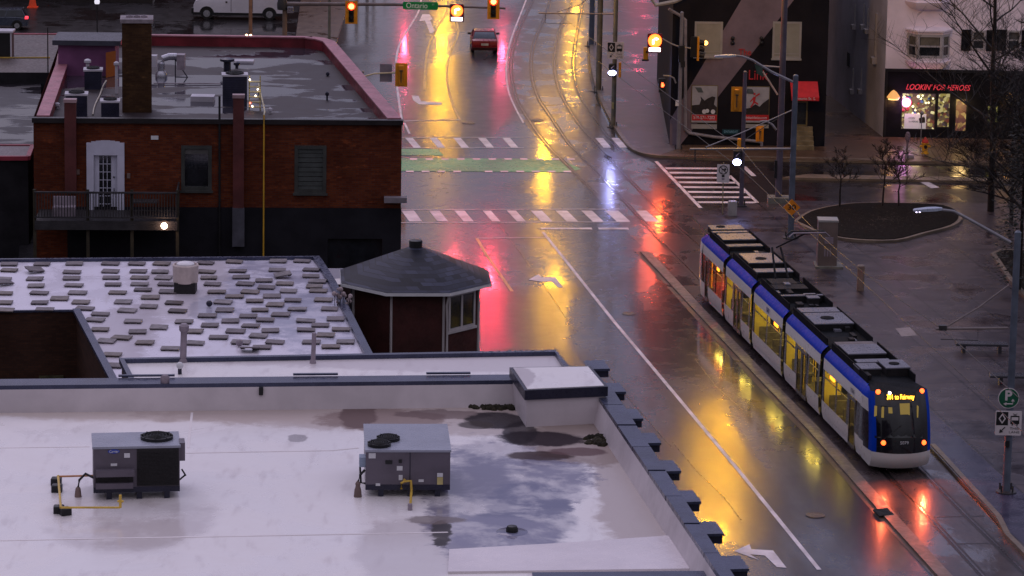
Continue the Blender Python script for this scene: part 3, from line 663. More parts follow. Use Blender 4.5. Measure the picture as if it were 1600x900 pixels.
# ---- building with the concrete pavers
ZB = 6.5
bB = thing('paver_roof_building', 'white roofed building weighed down with rows of concrete pavers', 'building', (-10, 125, 0))
q = [G(-330,411,ZB), G(493,404,ZB), G(500,413,ZB), G(520,445,ZB), G(568,541,ZB), G(640,680,ZB), G(232,700,ZB), G(172,585,ZB), G(119,485,ZB), G(-330,489,ZB)]
xy = [(p.x,p.y) for p in q]
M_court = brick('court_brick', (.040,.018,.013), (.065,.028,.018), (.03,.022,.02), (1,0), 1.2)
g = MB(); nn = len(q)
for i in range(nn):
    a, b_ = q[i], q[(i+1)%nn]; g.poly([(a.x,a.y,0),(b_.x,b_.y,0),(b_.x,b_.y,ZB-.04),(a.x,a.y,ZB-.04)])
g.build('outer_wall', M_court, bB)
g = MB(); g.poly([(p[0],p[1],ZB-.03) for p in xy]); 
M_pr = roofwhite('paver_roof_membrane', [(G(430,455,ZB),3.0,9,(.26,.26,.36),.7,1.0,.08),(G(505,500,ZB),2.0,6,(.28,.28,.38),.7,1.0,.08),(G(290,440,ZB),1.8,8,(.48,.43,.47),.7,.7,.2),(G(190,520,ZB),1.5,6,(.45,.40,.45),.7,.8,.2),(G(330,480,ZB),1.0,2.5,(.3,.3,.38),.6,.9,.1)], (.60,.57,.68), (.68,.64,.74))
g.build('roof_membrane', M_pr, bB)
g = MB(); kerbrun(g, [q[0],q[1]], .2, ZB-.05, ZB+.1); kerbrun(g, [q[1],q[2],q[3],q[4],q[5]], .3, ZB-.05, ZB+.12); kerbrun(g, [q[6],q[7],q[8]], .28, ZB-.05, ZB+.08); kerbrun(g, [q[8],q[9]], .12, ZB-.05, ZB+.03)
g.build('roof_edge', M_cap, bB)
# stone lower courtyard wall with daubs of paint
a = G(-330,530,3); fy = q[8].y-.05
g = MB(); z0 = 3.9; g.box(-30, fy-.12, 0, q[8].x-.5, fy-.01, z0); g.build('rubble_wall_base', pm('mossy_rubble', (.045,.042,.022), .9, .75, 1.2, .9), bB)
g = MB()
for i in range(16):
    p = PY(random.uniform(124,138), random.uniform(545,590), fy-.14); s_ = random.uniform(.08,.25)
    g.poly([(p.x+s_*math.cos(t)*.7, fy-.14-i*.003, p.z+s_*1.6*math.sin(t)) for t in (6.28*j/7 for j in range(7))], i%3)
g.build('wall_paint', [pm('lilac_paint', (.24,.16,.32), .7), pm('teal_paint', (.03,.20,.26), .7), pm('violet_paint', (.12,.07,.22), .7)], bB)

# pavers
PV1 = [(57,125),(262,125),(465,122),(690,122),(855,122),(1010,122),(57,163),(450,175),(690,170),(865,170),(15,217),(218,217),(447,213),(695,210),(873,210),(225,260),(462,257),(706,252),(873,250),(22,307),(245,305),(485,304),(735,303),(893,285),(25,365),(248,365),(372,340),(505,363),(770,361),(940,332),(30,412),(280,408),(530,402),(795,415),(930,390),(627,437),(593,473),(832,482),(625,533),(760,584),(860,547),(993,520),(665,605),(905,615),(700,690),(712,758)]
PV2 = [(0,172),(22,210),(40,250),(50,297),(285,118),(465,110),(738,106),(888,106),(290,172),(485,168),(732,162),(945,160),(305,210),(508,206),(650,227),(943,200),(328,250),(533,248),(665,270),(780,247),(985,232),(965,264),(355,298),(563,298),(700,325),(803,293),(990,292),(466,327),(393,362),(592,354),(720,378),(830,350),(1022,348),(405,412),(625,411),(858,406),(1060,405),(296,447),(552,450),(755,440),(1097,467),(440,480),(657,473),(910,478),(1003,507),(312,507),(567,510),(690,540),(912,535),(1130,532),(472,544),(615,573),(1035,568),(366,582),(505,612),(718,612),(637,644),(946,612),(1160,610),(1068,640),(220,618),(65,652),(88,367),(110,418),(150,484),(210,545),(-125,-125)]
M_pav = pm('concrete_paver', (.125,.105,.115), .55, .25, 2.5, .15); M_pavd = pm('dark_damp_paver', (.05,.035,.035), .4, .3, 2)
g = MB(); g.bbox((0,0,.062), (.70,.56,.04), .010); g.k = 0
for sx in (-.25,.25):
    for sy in (-.18,.18): g.cbox((sx,sy,.02),(.14,.14,.04), k=1)
pav0 = g.build('concrete_paver', [M_pav, M_black], None, origin=(0,0,0)); me2 = pav0.data.copy(); me2.materials[0] = M_pavd
PMS = [pav0.data]
for k, c_ in enumerate(((.155,.135,.145),(.10,.082,.092),(.13,.105,.10))):
    m_ = pav0.data.copy(); m_.materials[0] = pm('paver_tone_%s' % 'abc'[k], c_, .5, .35, 3, .15); PMS.append(m_)
first = True
GRP = 'concrete pavers laid in rows on the white roof'
pl = [(x/4, 380+y/4) for x,y in PV1] + [(250+x/4, 380+y/4) for x,y in PV2 if x > -100]
for i, (x, y) in enumerate(pl):
    o = pav0 if first else pav0.copy()
    if not first: COL.objects.link(o)
    first = False
    o.data = random.choice(PMS); p = G(x, y, ZB+.05); o.location = (p.x, p.y, ZB-.03); o.scale = (random.uniform(.94,1.05), random.uniform(.9,1.1), 1); o.rotation_euler = (random.uniform(-.03,.03), random.uniform(-.03,.03), -R(1) + random.uniform(-.10,.10) + (0 if x > 200 else -.06*(y>490)))
    row = 'rear edge row' if y < 413 else ('field' if y < 500 else 'near field')
    lab = {'rear edge row':'grey concrete paver on plastic feet in the rear edge row of the white roof','field':'grey concrete paver on plastic feet in the middle rows of the white roof','near field':'grey concrete paver on plastic feet in the rows nearest the narrow roof strip'}[row]
    if x < 215 and y > 480 and x > 115: lab = 'grey concrete paver on plastic feet beside the sunken courtyard edge'
    if x > 470: lab = 'grey concrete paver on plastic feet near the right roof edge before the turret'
    if x < 30: lab = 'grey concrete paver on plastic feet at the far left picture edge of the paver roof'
    tag(o, lab, 'paver', GRP)
    if (abs(x-272) < 1.5 and abs(y-471.7) < 1.5) or (abs(x-277.5) < 1.5 and abs(y-484.5) < 1.5):
        o.data = me2
        o['label'] = 'dark damp paver just below the white round vent, ' + ('upper' if y < 478 else 'lower') + ' of two'; del o['group']
def order(sel, key, txt):
    its = sorted([o for o in COL.objects if o.name.startswith('concrete_paver') and o.get('label') == sel], key=key)
    NTH = ['first','second','third','fourth','fifth','sixth','seventh','eighth','ninth','tenth','eleventh','twelfth','thirteenth','fourteenth','fifteenth','sixteenth','seventeenth','eighteenth','nineteenth','twentieth']
    for i, o in enumerate(its):
        if i < len(NTH): o['label'] = txt % NTH[i]
order('grey concrete paver on plastic feet in the rear edge row of the white roof', lambda o: o.location.x, 'grey concrete paver in the rear edge row of the white roof, %s from the left')
order('grey concrete paver on plastic feet beside the sunken courtyard edge', lambda o: -o.location.y, 'grey concrete paver beside the sunken courtyard edge, %s from the rear')
order('grey concrete paver on plastic feet at the far left picture edge of the paver roof', lambda o: -o.location.y, 'grey paver at the far left picture edge of the paver roof, %s from the rear')
order('grey concrete paver on plastic feet near the right roof edge before the turret', lambda o: -o.location.y, 'grey paver near the right roof edge before the turret, %s from the rear')
order('grey concrete paver on plastic feet in the rows nearest the narrow roof strip', lambda o: o.location.x, 'grey paver in the rows nearest the narrow roof strip, %s from the left')
def oddpaver(x, y, lab, tilt, rz=0):
    o = pav0.copy(); COL.objects.link(o); p = G(x,y,ZB); o.location = (p.x,p.y,ZB+.06); o.rotation_euler = (tilt[0],tilt[1],rz); del o['group']; o['label'] = lab; o['category'] = 'paver'
oddpaver(54, 424.5, 'dark paver lying askew on a torn pad near the rear left of the roof', (.12,.1,), .5)
oddpaver(442, 432.5, 'paver tipped up at one end on the right half of the white roof', (.05,-.16), .2)
oddpaver(5, 444, 'paver turned askew at the left edge of the picture', (.1,.12), .7)
oddpaver(390, 548, 'tipped up paver leaning beside the small round cap near the roof strip', (-.2,0), 0)
for (x, y, r, lab) in ((327,478,.13,'small dark ball vent lying between the pavers'),(374,540,.14,'small round grey cap vent beside the tipped paver')):
    g = MB(); p = G(x,y+2,ZB-.03); g.ball((p.x,p.y,ZB+r*.9), r); g.build('cap_vent', M_capd if x < 350 else M_pip, None, lab, 'vent')
# big round exhaust stack
p = G(290,456,ZB-.03); s_ = ppm(p)
t = thing('exhaust_fan', 'wide white round exhaust fan on a black curb among the pavers', 'exhaust fan', p)
g = MB(); zt = zat(p, 440); g.cbox((p.x,p.y,(ZB+zt)/2), (.85,.85,zt-ZB+.05)); g.build('curb', M_unitd, t)
z2 = zat(p, 412.5); g = MB(); g.lathe((p.x,p.y,0), [(.40,zt-.05),(.50,zt),(.52,z2-.1),(.53,z2-.04),(.50,z2),(.46,z2),(.45,z2-.08)], 28, 0)
g.build('cowl', pm('white_enamel', (.50,.42,.40), .45, .12, 3, .05), t)
g = MB(); g.lathe((p.x,p.y,0), [(.36,z2-.1),(.36,z2+.02),(.30,z2+.07),(.1,z2+.1),(.01,z2+.1)], 24); g.build('cap', pm('pale_cap', (.6,.58,.62), .4), t)
# scrap of lower white roof between pavers and turret
bN = thing('low_link_roof', 'small low white roof between the paver roof and the turret', 'roof', G(515,430,5.2))
q5 = [G(500,416,5.6), G(545,416,5.6), G(548,441,5.6), G(516,441,5.6)]
g = MB(); g.prism([(p.x,p.y) for p in q5], 0, 5.5); g.build('outer_wall', MC['dark_brown_wall'], bN)
g = MB(); g.poly([(p.x,p.y,5.51) for p in q5]); g.build('roof_membrane', roofwhite('link_membrane', [(G(522,425,5.5),.9,1.6,(.28,.28,.36),.8,.7,.1)]), bN)

# ---- octagonal turret
TC = PY(649, 430, 133.0); 
t = thing('octagonal_turret', 'eight sided dark red turret with grey shingle roof and white trim', 'turret', (TC.x, TC.y, 0))
EW = 122/ppm(TC); ze = TC.z - .05; zp = PY(649, 386, 133)[2]
def octo(r, z, off=R(22.5)+R(4), ry=1.0): return [Vector((TC.x + r*math.cos(off+math.pi/4*i), TC.y + r*ry*math.sin(off+math.pi/4*i), z)) for i in range(8)]
Re = EW*1.035
m, nt, b = newmat('grey_shingles')
gg = nt.nodes.new('ShaderNodeNewGeometry'); sp = nt.nodes.new('ShaderNodeSeparateXYZ'); nt.links.new(gg.outputs['Position'], sp.inputs[0])
cb = nt.nodes.new('ShaderNodeCombineXYZ'); nt.links.new(mathn(nt,'ADD',sp.outputs[0],mathn(nt,'MULTIPLY',sp.outputs[1],.6)), cb.inputs[0]); nt.links.new(mathn(nt,'MULTIPLY',sp.outputs[2],1.0), cb.inputs[1])
bt_ = nt.nodes.new('ShaderNodeTexBrick'); nt.links.new(cb.outputs[0], bt_.inputs['Vector']); bt_.inputs['Scale'].default_value = 1
bt_.inputs['Brick Width'].default_value = .5; bt_.inputs['Row Height'].default_value = .11; bt_.inputs['Mortar Size'].default_value = .008
bt_.inputs['Color1'].default_value = (.004,.0045,.009,1); bt_.inputs['Color2'].default_value = (.034,.038,.066,1); bt_.inputs['Mortar'].default_value = (.006,.006,.010,1)
nt.links.new(bt_.outputs[0], b.inputs['Base Color']); b.inputs['Roughness'].default_value = .6; b.inputs['Specular IOR Level'].default_value = .2; bump(nt, b, bt_.outputs[1], -.6, .02); M_shing = m
g = MB(); e1 = octo(Re, ze); pk = octo(.28, zp)
g.loft([e1, pk], True); rf = g.build('roof', M_shing, t)
g = MB(); g.loft([octo(Re+.02, ze-.14), octo(Re+.02, ze-.02)], True); g.build('gutter', M_lab, rf)
g = MB(); g.lathe((TC.x,TC.y,0), [(.27,zp-.25),(.27,zp+.28),(.22,zp+.30)], 14); g.build('roof_cap', M_black, rf)
Rw = Re - .55
M_tw = pm('dark_maroon_siding', (.045,.012,.011), .75, .3, 1.2, .1)
g = MB(); wv = octo(Rw, 0); wt = octo(Rw, ze-.1); g.loft([wv, wt], False); g.build('wall', M_tw, t)
M_trim = pm('white_trim', (.40,.37,.38), .5, .12)
for i in range(8):
    p = wt[i]; 
    if p.y < TC.y + .5:
        g = MB(); g.tube((p.x,p.y-.02,0), (p.x,p.y-.02,ze-.12), .055, n=6); g.build('corner_trim', M_trim, t)
g = MB(); p5 = [q for q in wt if q.y < TC.y and q.x > TC.x][0]; p5 = min((q for q in wt if q.x > TC.x), key=lambda q: q.y)
g.path([p5+Vector((.2,-.3,-.1)), p5+Vector((.12,-.2,-.5)), p5+Vector((.15,-.1,-1.2)), p5+Vector((.15,-.1,-6))], .05, 6); g.build('downpipe', M_trim, t)
# window on the street-facing side
sd = sorted([q for q in wt if q.y < TC.y + .9 and q.x > TC.x], key=lambda q: q.x); a, b_ = sd[0], sd[-1]
fw = Face(a, b_); u0, u1 = fw.len*.12, fw.len*.88; zt_ = ze-.25; zb_ = ze-1.75
g = MB(); frame(fw, g, u0, zb_, u1, zt_, .1, .0, .06); fw.box(g, (u0+u1)/2-.05, zb_+.1, (u0+u1)/2+.05, zt_-.1, 0, .055); fw.box(g, u0-.08, zb_-.1, u1+.08, zb_, 0, .1); wn = g.build('window', M_trim, t)
M_glass = pm('dark_window_glass', (.012,.014,.018), .06, .3, 2, 0, 0, 0, 0, .8)
g = MB(); fw.box(g, u0+.1, zb_+.1, u1-.1, zt_-.1, .005, .02); g.build('pane', M_glass, wn)
# flowering shrub stems left of turret
for (cx_, cy_, hh, lab) in ((532,497,1.6,'pale dried flower stalks beside the dark red turret'),):
    c = PY(cx_, cy_, 128); g = MB()
    for i in range(26):
        p = c + Vector((random.uniform(-.35,.4), random.uniform(-.3,.3), random.uniform(-.1,1.2))); g.tube((c.x,c.y,c.z-3), p, .012, n=4, k=1); g.ball(p, random.uniform(.05,.11), 0, 6)
    g.build('dried_flower_shrub', [pm('pale_seed_heads', (.30,.24,.25), .8), M_unitd], None, lab, 'shrub')
# thin wires at the turret roof

# ================================================================== BRICK BUILDING WITH THE RED EDGED ROOF
ZD = 10.6; ZF = 10.1
bD = thing('brick_building', 'dark red brick building with a wet flat roof edged in pink metal', 'building', (-12, 150, 0))
M_brk = brick('red_brick', (.085,.016,.006), (.15,.036,.012), (.06,.035,.03), (1,0), 1.25, .5)
M_brs = brick('red_brick_side', (.10,.022,.016), (.15,.038,.022), (.06,.035,.03), (0,1), 1.25)
M_dgr = pm('charcoal_paint', (.014,.0135,.018), .6, .25, .7, .08, spec=.1)
M_pink = pm('pink_metal_coping', (.30,.12,.15), .5, .22, 1.2, .05, .2); M_dred = pm('dark_red_upstand', (.13,.012,.02), .5, .35, 1)
dP = [(52,184),(628,188),(524,66),(508,61),(488,58.5),(110,53.5),(96,60)]
dW = [G(x,y,ZD) for x,y in dP]
W0, W1 = dW[0], dW[1]; FD = Face(W0, W1)
hole_w1 = FD.rect(288,232,326,294); hole_w2 = FD.rect(465,232,505,298); hole_d = FD.rect(146,230,184,300)
hole_lo = FD.rect(512,373,597,403)
zdk = FD.at(165, 340)[1]
hole_d = (hole_d[0], zdk, hole_d[2], hole_d[3])
zs_ = FD.at(400, 324)[1]; ub = FD.at(105,324)[0]
g = MB(); FD.wall(g, 0, FD.len, 0, ZD, [hole_w1, hole_w2, hole_d, (hole_lo[0], hole_lo[1]-.6, hole_lo[2], hole_lo[3])], .2, 0, None)
# split brick / painted base by height: separate lower skin 2 cm proud
for i in range(1, len(dW)):
    a, b_ = dW[i], dW[(i+1)%len(dW)]; g.poly([(a.x,a.y,0),(b_.x,b_.y,0),(b_.x,b_.y,ZD),(a.x,a.y,ZD)], 1)
g.build('wall', [M_brk, M_brs], bD)
g = MB(); FD.wall(g, ub, FD.len+.02, 0, zs_, [(hole_lo[0], hole_lo[1]-.6, hole_lo[2], hole_lo[3])], 0)
g.v = [p + FD.n*.02 for p in g.v]; g.build('painted_base', M_dgr, bD)
M_rd = wetmat('flooded_dark_roof', (.020,.014,.017), (.036,.027,.030), .6, .04, .32, (.515,.56), .07, (.5,1,1), c3=(.03,.028,.04), spec=.6)
g = MB(); g.poly([(p.x,p.y,ZF) for p in inset([(p.x,p.y) for p in dW], .15)] if 0 else [(x,y,ZF) for x,y in inset([(p.x,p.y) for p in dW], .15)]); g.build('roof_surface', M_rd, bD)
g = MB(); kerbrun(g, [W0+Vector((-.05,0,0)), W1+Vector((.05,0,0))], .35, ZD-.2, ZD+.02); g.build('front_flashing', pm('black_flashing', (.014,.011,.012), .4, .3), bD)
def coping(pts, wd, name, ins_side):
    g = MB(); kerbrun(g, [p for p in pts], wd, ZF-.02, ZD+.0, 1)
    kerbrun(g, [Vector((p.x,p.y,p.z)) for p in pts], wd+.08, ZD+.002, ZD+.07, 0); return g.build(name, [M_pink, M_dred], bD)
def shift_in(pts, d): 
    out = []
    for i, p in enumerate(pts):
        q = (pts[min(i+1,len(pts)-1)]-pts[max(i-1,0)]).normalized(); n_ = Vector((-q.y,q.x,0)); out.append(p+n_*d)
    return out
coping(shift_in([W1+Vector((0,.25,0)), dW[2], dW[3], dW[4]], .35), .55, 'coping', 1)
coping(shift_in([dW[4], dW[5], dW[6]], .2), .32, 'rear_coping', 1)
coping(shift_in([dW[6], G(86,104,ZD), W0+Vector((.1,.25,0))], .3), .5, 'coping', 1)
g = MB(); a = G(110,60,ZD); g.cbox((a.x,a.y,ZD+.16),(.75,.9,.12),.3); g.build('coping_cap', M_pink, bD)
# windows of the facade
def sash(fc, h, m, parent, boards=False):
    g = MB(); frame(fc, g, h[0]-.14, h[1]-.1, h[2]+.14, h[3]+.14, .16, -.16, .03); fc.box(g, h[0]-.2, h[1]-.2, h[2]+.2, h[1]-.1, -.1, .12)
    wn = g.build('window', m, parent); g = MB()
    if boards:
        k = 9; dz = (h[3]-h[1])/k
        for i in range(k): fc.box(g, h[0], h[1]+i*dz, h[2], h[1]+(i+1)*dz-.025, -.12, -.06-.02*(i%2))
        g.build('shutter_boards', boards, wn)
    else:
        fc.box(g, h[0], h[1], h[2], h[3], -.15, -.13); g.build('pane', M_glass, wn)
    return wn
M_wf = pm('grey_green_frame', (.040,.042,.040), .6, .2)
w1 = sash(FD, hole_w1, M_wf, bD)
g = MB(); r = FD.rect(289,229,326,241); FD.box(g, r[0],r[1],r[2],r[3], -.12, -.04); g.build('blind', pm('grey_blind', (.09,.085,.085), .7), w1)
sash(FD, hole_w2, M_wf, bD, pm('grey_boards', (.055,.062,.062), .6, .2, 3))
g = MB(); FD.box(g, hole_lo[0], hole_lo[1]-.6, hole_lo[2], hole_lo[3], -.18, -.16); g.build('window', M_glass, bD)
# white door
hd = hole_d; g = MB(); F_ = FD
zt_ = hd[3]; F_.box(g, hd[0]-.30, zdk, hd[0]+.02, zt_+.2, -.02, .10); F_.box(g, hd[2]-.02, zdk, hd[2]+.30, zt_+.2, -.02, .10)
n_ = 8
for i in range(n_):
    u0 = lerp(hd[0]-.30, hd[2]+.30, i/n_); u1 = lerp(hd[0]-.30, hd[2]+.30, (i+1)/n_); um = (i+.5)/n_*2-1; F_.box(g, u0, zt_-.35, u1, zt_+.28+.14*(1-um*um)-.1, -.02, .09+.002*i)
M_wdoor = pm('white_door_paint', (.50,.50,.62), .4, .06, 2)
dr = g.build('door_surround', M_wdoor, bD)
g = MB(); d0 = lerp(hd[0],hd[2],.02); d1 = lerp(hd[0],hd[2],.98); zdt = FD.at(165,241)[1]
F_.box(g, d0, zdk, d1, zdt, -.14, -.08); F_.box(g, d0, zdt+.03, d1, zt_-.3, -.14, -.06); dd = g.build('door', M_wdoor, bD)
r = FD.rect(155,244,173.5,300); g = MB(); F_.box(g, r[0], zdk+.25, r[2], r[3], -.079, -.07); g.build('door_glass', M_glass, dd)
g = MB()
for k in (1,2): x = lerp(r[0],r[2],k/3); F_.box(g, x-.012, zdk+.25, x+.012, r[3], -.07, -.055)
nb = 7
for k in range(1,nb): z = lerp(zdk+.25, r[3], k/nb); F_.box(g, r[0], z-.012, r[2], z+.012, -.069, -.054)
g.build('glazing_bars', M_wdoor, dd)
g = MB(); r = FD.rect(178,274,180,277); g.ball(FD.q(r[0], r[1], -.04), .04); g.tube(FD.q(r[0],r[1]-.5,-.03), FD.q(r[0],r[1]-.75,-.03), .02, n=6); g.build('handle', M_black, dd)
text('house_number', '260½', FD.q(FD.at(164.5,233)[0], FD.at(164.5,233)[1], -.05), FD.u, FD.n, .16, M_capd, dd, .004)
g = MB(); r = FD.rect(236,212,247.5,218); FD.box(g, r[0],r[1],r[2],r[3],.0,.03); g.build('wall_plate', M_lab, bD)
for (x,y) in ((122,268),(201,274)):
    g = MB(); u,z = FD.at(x,y); FD.box(g, u-.07,z-.12,u+.07,z+.1,0,.09); g.build('wall_box', MC['brown_boot'], bD)
# roof chimneys and pilaster
def stack(x0,x1,ybot,ytop,depth,mat,name,capm, setback=.0, zb=ZF, capd=.12):
    A = G(x0,ybot,zb); B = G(x1,ybot,zb); fc = Face(A,B); zt = zat((A+B)/2, ytop); g = MB(); fc.box(g, 0, zb-.2, fc.len, zt-.18, -depth, 0); o = g.build(name, mat, bD)
    g = MB(); fc.box(g, -.08, zt-.18, fc.len+.08, zt, -depth-.08, .08); g.build('cap_stone', capm, o); return fc, zt, o
M_chim = brick('old_chimney_brick', (.045,.021,.010), (.075,.038,.016), (.05,.03,.02), (1,0), 1.25, .5)
fc, zt, o = stack(191,237,176,30,1.3,M_chim,'chimney',pm('mortar_cap', (.20,.17,.19), .7, .3, 3, .4))
for q in (.25,.5,.75):
    g = MB(); p = fc.q(fc.len*q, zt, -.6); g.lathe(p, [(.16,0),(.15,.1),(.1,.1),(.1,.0)], 12); g.build('chimney_pot', M_pip, o)
# two thin wall stacks that rise past the roof edge
for (x0,x1,yb,yt,lab) in ((101,119,300,157,'flue'),(364,381,325,150,'flue')):
    A = FD.at(x0,250,.35)[0]; B = FD.at(x1,250,.35)[0]; zb = FD.at((x0+x1)/2, yb, .35)[1]; zt = FD.at((x0+x1)/2, yt, .35)[1]
    g = MB(); FD.box(g, A, zb, B, zt-.1, .021, .36); o = g.build('wall_flue', pm('red_brown_flue', (.085,.022,.022), .6, .25, 1), bD)
    g = MB(); FD.box(g, A-.03, zt-.1, B+.03, zt+.05, .0, .40); g.build('cap_stone', pm('pinkish_cap', (.30,.20,.22), .5), o)
    if x0 > 200:
        g = MB(); FD.box(g, A-.02, FD.at(372,385,.35)[1], B+.03, zb-.002, .022, .42); g.build('flue_base', pm('slate_paint', (.065,.065,.085), .6), o)
# yellow gas line down the facade, dark drain pipe
g = MB(); P = [FD.q(*FD.at(x,y,.12),.12) for x,y in ((405,131),)]
a = G(404,131,ZF+.2); b_ = FD.q(*FD.at(412.5,180,.15),.15); c = FD.q(*FD.at(411.5,420,.15),.15)
g.path([a, Vector((b_.x,b_.y+.4,b_.z+.12)), b_], .035, 6, 1); g.path([b_, c], .035, 8, 0)
g.build('gas_pipe', [pm('ochre_gas_pipe', (.52,.30,.03), .45, .15, 2), pm('pale_pipe', (.42,.38,.26), .5)], None, 'long ochre gas pipe running down the brick facade', 'gas pipe')
g = MB(); g.path([FD.q(*FD.at(343,150,.1),.1), FD.q(*FD.at(343,400,.1),.1)], .05, 8); g.build('drainpipe', M_black, bD)
g = MB(); r = FD.rect(600,306,637,314); FD.box(g, r[0], r[1], FD.len+.25, r[3], .022, .5); g.build('ledge_stone', pm('grey_ledge', (.16,.14,.16), .6), bD)
# deck
dk = thing('balcony_deck', 'dark wooden balcony deck with railing in front of the white door', 'balcony', FD.q(FD.at(165,345)[0], 0, 1.6))
u0, u1 = FD.at(54,340,2.6)[0], FD.at(277,340,2.6)[0]; zr_t = FD.at(165,300,2.6)[1]; zr_b = FD.at(165,341,2.6)[1]; zfl = FD.at(165,349,2.6)[1]
M_dk = pm('weathered_dark_wood', (.028,.026,.030), .65, .3, 2, .1); M_dk2 = pm('dark_stained_post', (.036,.030,.020), .7, .3, 2)
g = MB(); FD.box(g, u0, zfl-.05, u1, zfl+.1, .03, 2.6); FD.box(g, u0, zfl-.3, u1, zfl-.052, 2.48, 2.62); g.build('deck_floor', M_dk, dk)
g = MB(); FD.box(g, u0, zr_t-.07, u1, zr_t, 2.5, 2.64); FD.box(g, u0, zr_b, u1, zr_b+.06, 2.53, 2.61); 
n_ = int((u1-u0)/.125)
for i in range(n_): u = u0+(i+.5)*(u1-u0)/n_; FD.box(g, u-.02, zr_b+.06, u+.02, zr_t-.07, 2.55, 2.59)
FD.box(g, u1-.06, zr_b, u1, zr_t-.001, .1, 2.5)
g.build('railing', M_dk, dk)
for x in (54,137,206,277):
    u = FD.at(x,360,2.6)[0]; g = MB(); FD.box(g, u-.07, 0, u+.07, zr_t+.08, 2.42, 2.498); g.build('post', M_dk2, dk)
g = MB(); u,z = FD.at(100,287,1.5); FD.box(g, u-.5, zfl+.1, u+.5, zfl+.55, 1.2, 1.8); FD.box(g, u-.5, zfl+.55, u+.5, zfl+.95, 1.2, 1.3)
g.build('deck_chair', M_pip, None, 'dim garden bench standing on the dark balcony deck', 'bench')
g = MB(); u,z = FD.at(225,292,1.0); FD.box(g, u-.6, zfl+.65, u+.6, zfl+.7, .5, 1.3); 
for a,b_ in ((-.55,.55),(.5,.55),(-.55,1.2),(.5,1.2)): FD.box(g, u+a, zfl+.1, u+a+.05, zfl+.65, b_, b_+.05)
g.build('deck_table', M_dk, None, 'dark low table on the balcony deck to the right of the white door', 'table')
# lamp under the deck
t = thing('wall_lamp', 'small bright wall lamp glowing under the balcony deck corner', 'lamp', FD.q(*FD.at(256.5,353,2.66),2.66))
g = MB(); p = Vector(t.location); g.ball(p, .14, 0, 12); g.build('bulb', em('warm_bulb', (1,.62,.42), 22), t); g = MB(); g.cbox(p+Vector((0,.12,.1)),(.2,.1,.25)); g.build('bracket', M_black, t)
def plight(name, p, c, e, r=.1):
    l = bpy.data.lights.new(name, 'POINT'); l.energy = e; l.color = c; l.shadow_soft_size = r; o = bpy.data.objects.new(name, l); COL.objects.link(o); o.location = p; return o
plight('wall_lamp_light', p-Vector((0,.25,0)), (1,.6,.4), 14)
# ---- things on the flooded roof
def bx(x0,x1,y0,yb,z,depth):
    A = G(x0,yb,z); B = G(x1,yb,z); fc = Face(A,B); return fc, fc.at((x0+x1)/2, y0)[1]
M_navy = pm('dark_navy_metal', (.022,.022,.045), .4, .25, 2); M_rim = pm('white_rim', (.42,.40,.46), .4, .1)
def condenser(x0,x1,ytop,yb,label):
    fc, zt = bx(x0,x1,ytop,yb,ZF,0); c = fc.q(fc.len/2, ZF, -.4); t = thing('condenser_unit', label, 'condenser', c)
    zt = fc.at((x0+x1)/2, ytop+5)[1]
    g = MB(); fc.box(g, .03, ZF, fc.len-.03, zt-.08, -.8, 0)
    for i in range(14): z = ZF+.1+i*(zt-ZF-.25)/14; fc.box(g, .05, z, fc.len-.05, z+.02, 0, .015)
    g.build('cabinet', M_navy, t)
    g = MB(); fc.box(g, -.02, zt-.08, fc.len+.02, zt, -.85, .04); lid = g.build('lid', M_rim, t)
    g = MB(); p = fc.q(fc.len/2, zt, -.4); fan(g, p, fc.len*.36); g.build('fan_grille', M_black, lid); return t
condenser(102,137,142,186,'dark condenser with white rimmed lid left of the roof cable')
condenser(157,187,153,185,'dark condenser with white rim between the roof cable and the big chimney')
condenser(131,160,104,140,'dark condenser standing against the purple roof house')
t, = (condenser(347,387,112,165,'large dark condenser with pale top beside the red flue'),)
# purple stair house with orange door
A = G(91,118,ZF); B = G(180,119,ZF); fh = Face(A,B); zt = fh.at(135,66)[1]
t = thing('roof_stair_house', 'purple stair house with a dark slab roof and open orange door', 'roof house', fh.q(fh.len/2, ZF, -1.2))
g = MB(); fh.box(g, 0, ZF, fh.len, zt-.12, -2.4, 0); g.build('wall', pm('purple_wall_paint', (.155,.055,.14), .6, .2, .9), t)
g = MB(); fh.box(g, -.25, zt-.12, fh.len+.3, zt+.12, -2.6, .3); g.build('roof', pm('slate_blue_slab', (.04,.042,.06), .5), t)
g = MB(); r = fh.rect(164,79,180,122); a = fh.q(r[0],0,.002); hgt = r[3]
P_ = [fh.q(r[2], ZF+.02, .02), fh.q(r[0]+.1, ZF+.02, .7), fh.q(r[0]+.1, hgt, .7), fh.q(r[2], hgt, .02)]; Q_ = [p + Vector((.03,.04,0)) for p in P_]; g.loft([P_, Q_], True); g.build('door', pm('orange_door', (.26,.07,.012), .5, .15), t)
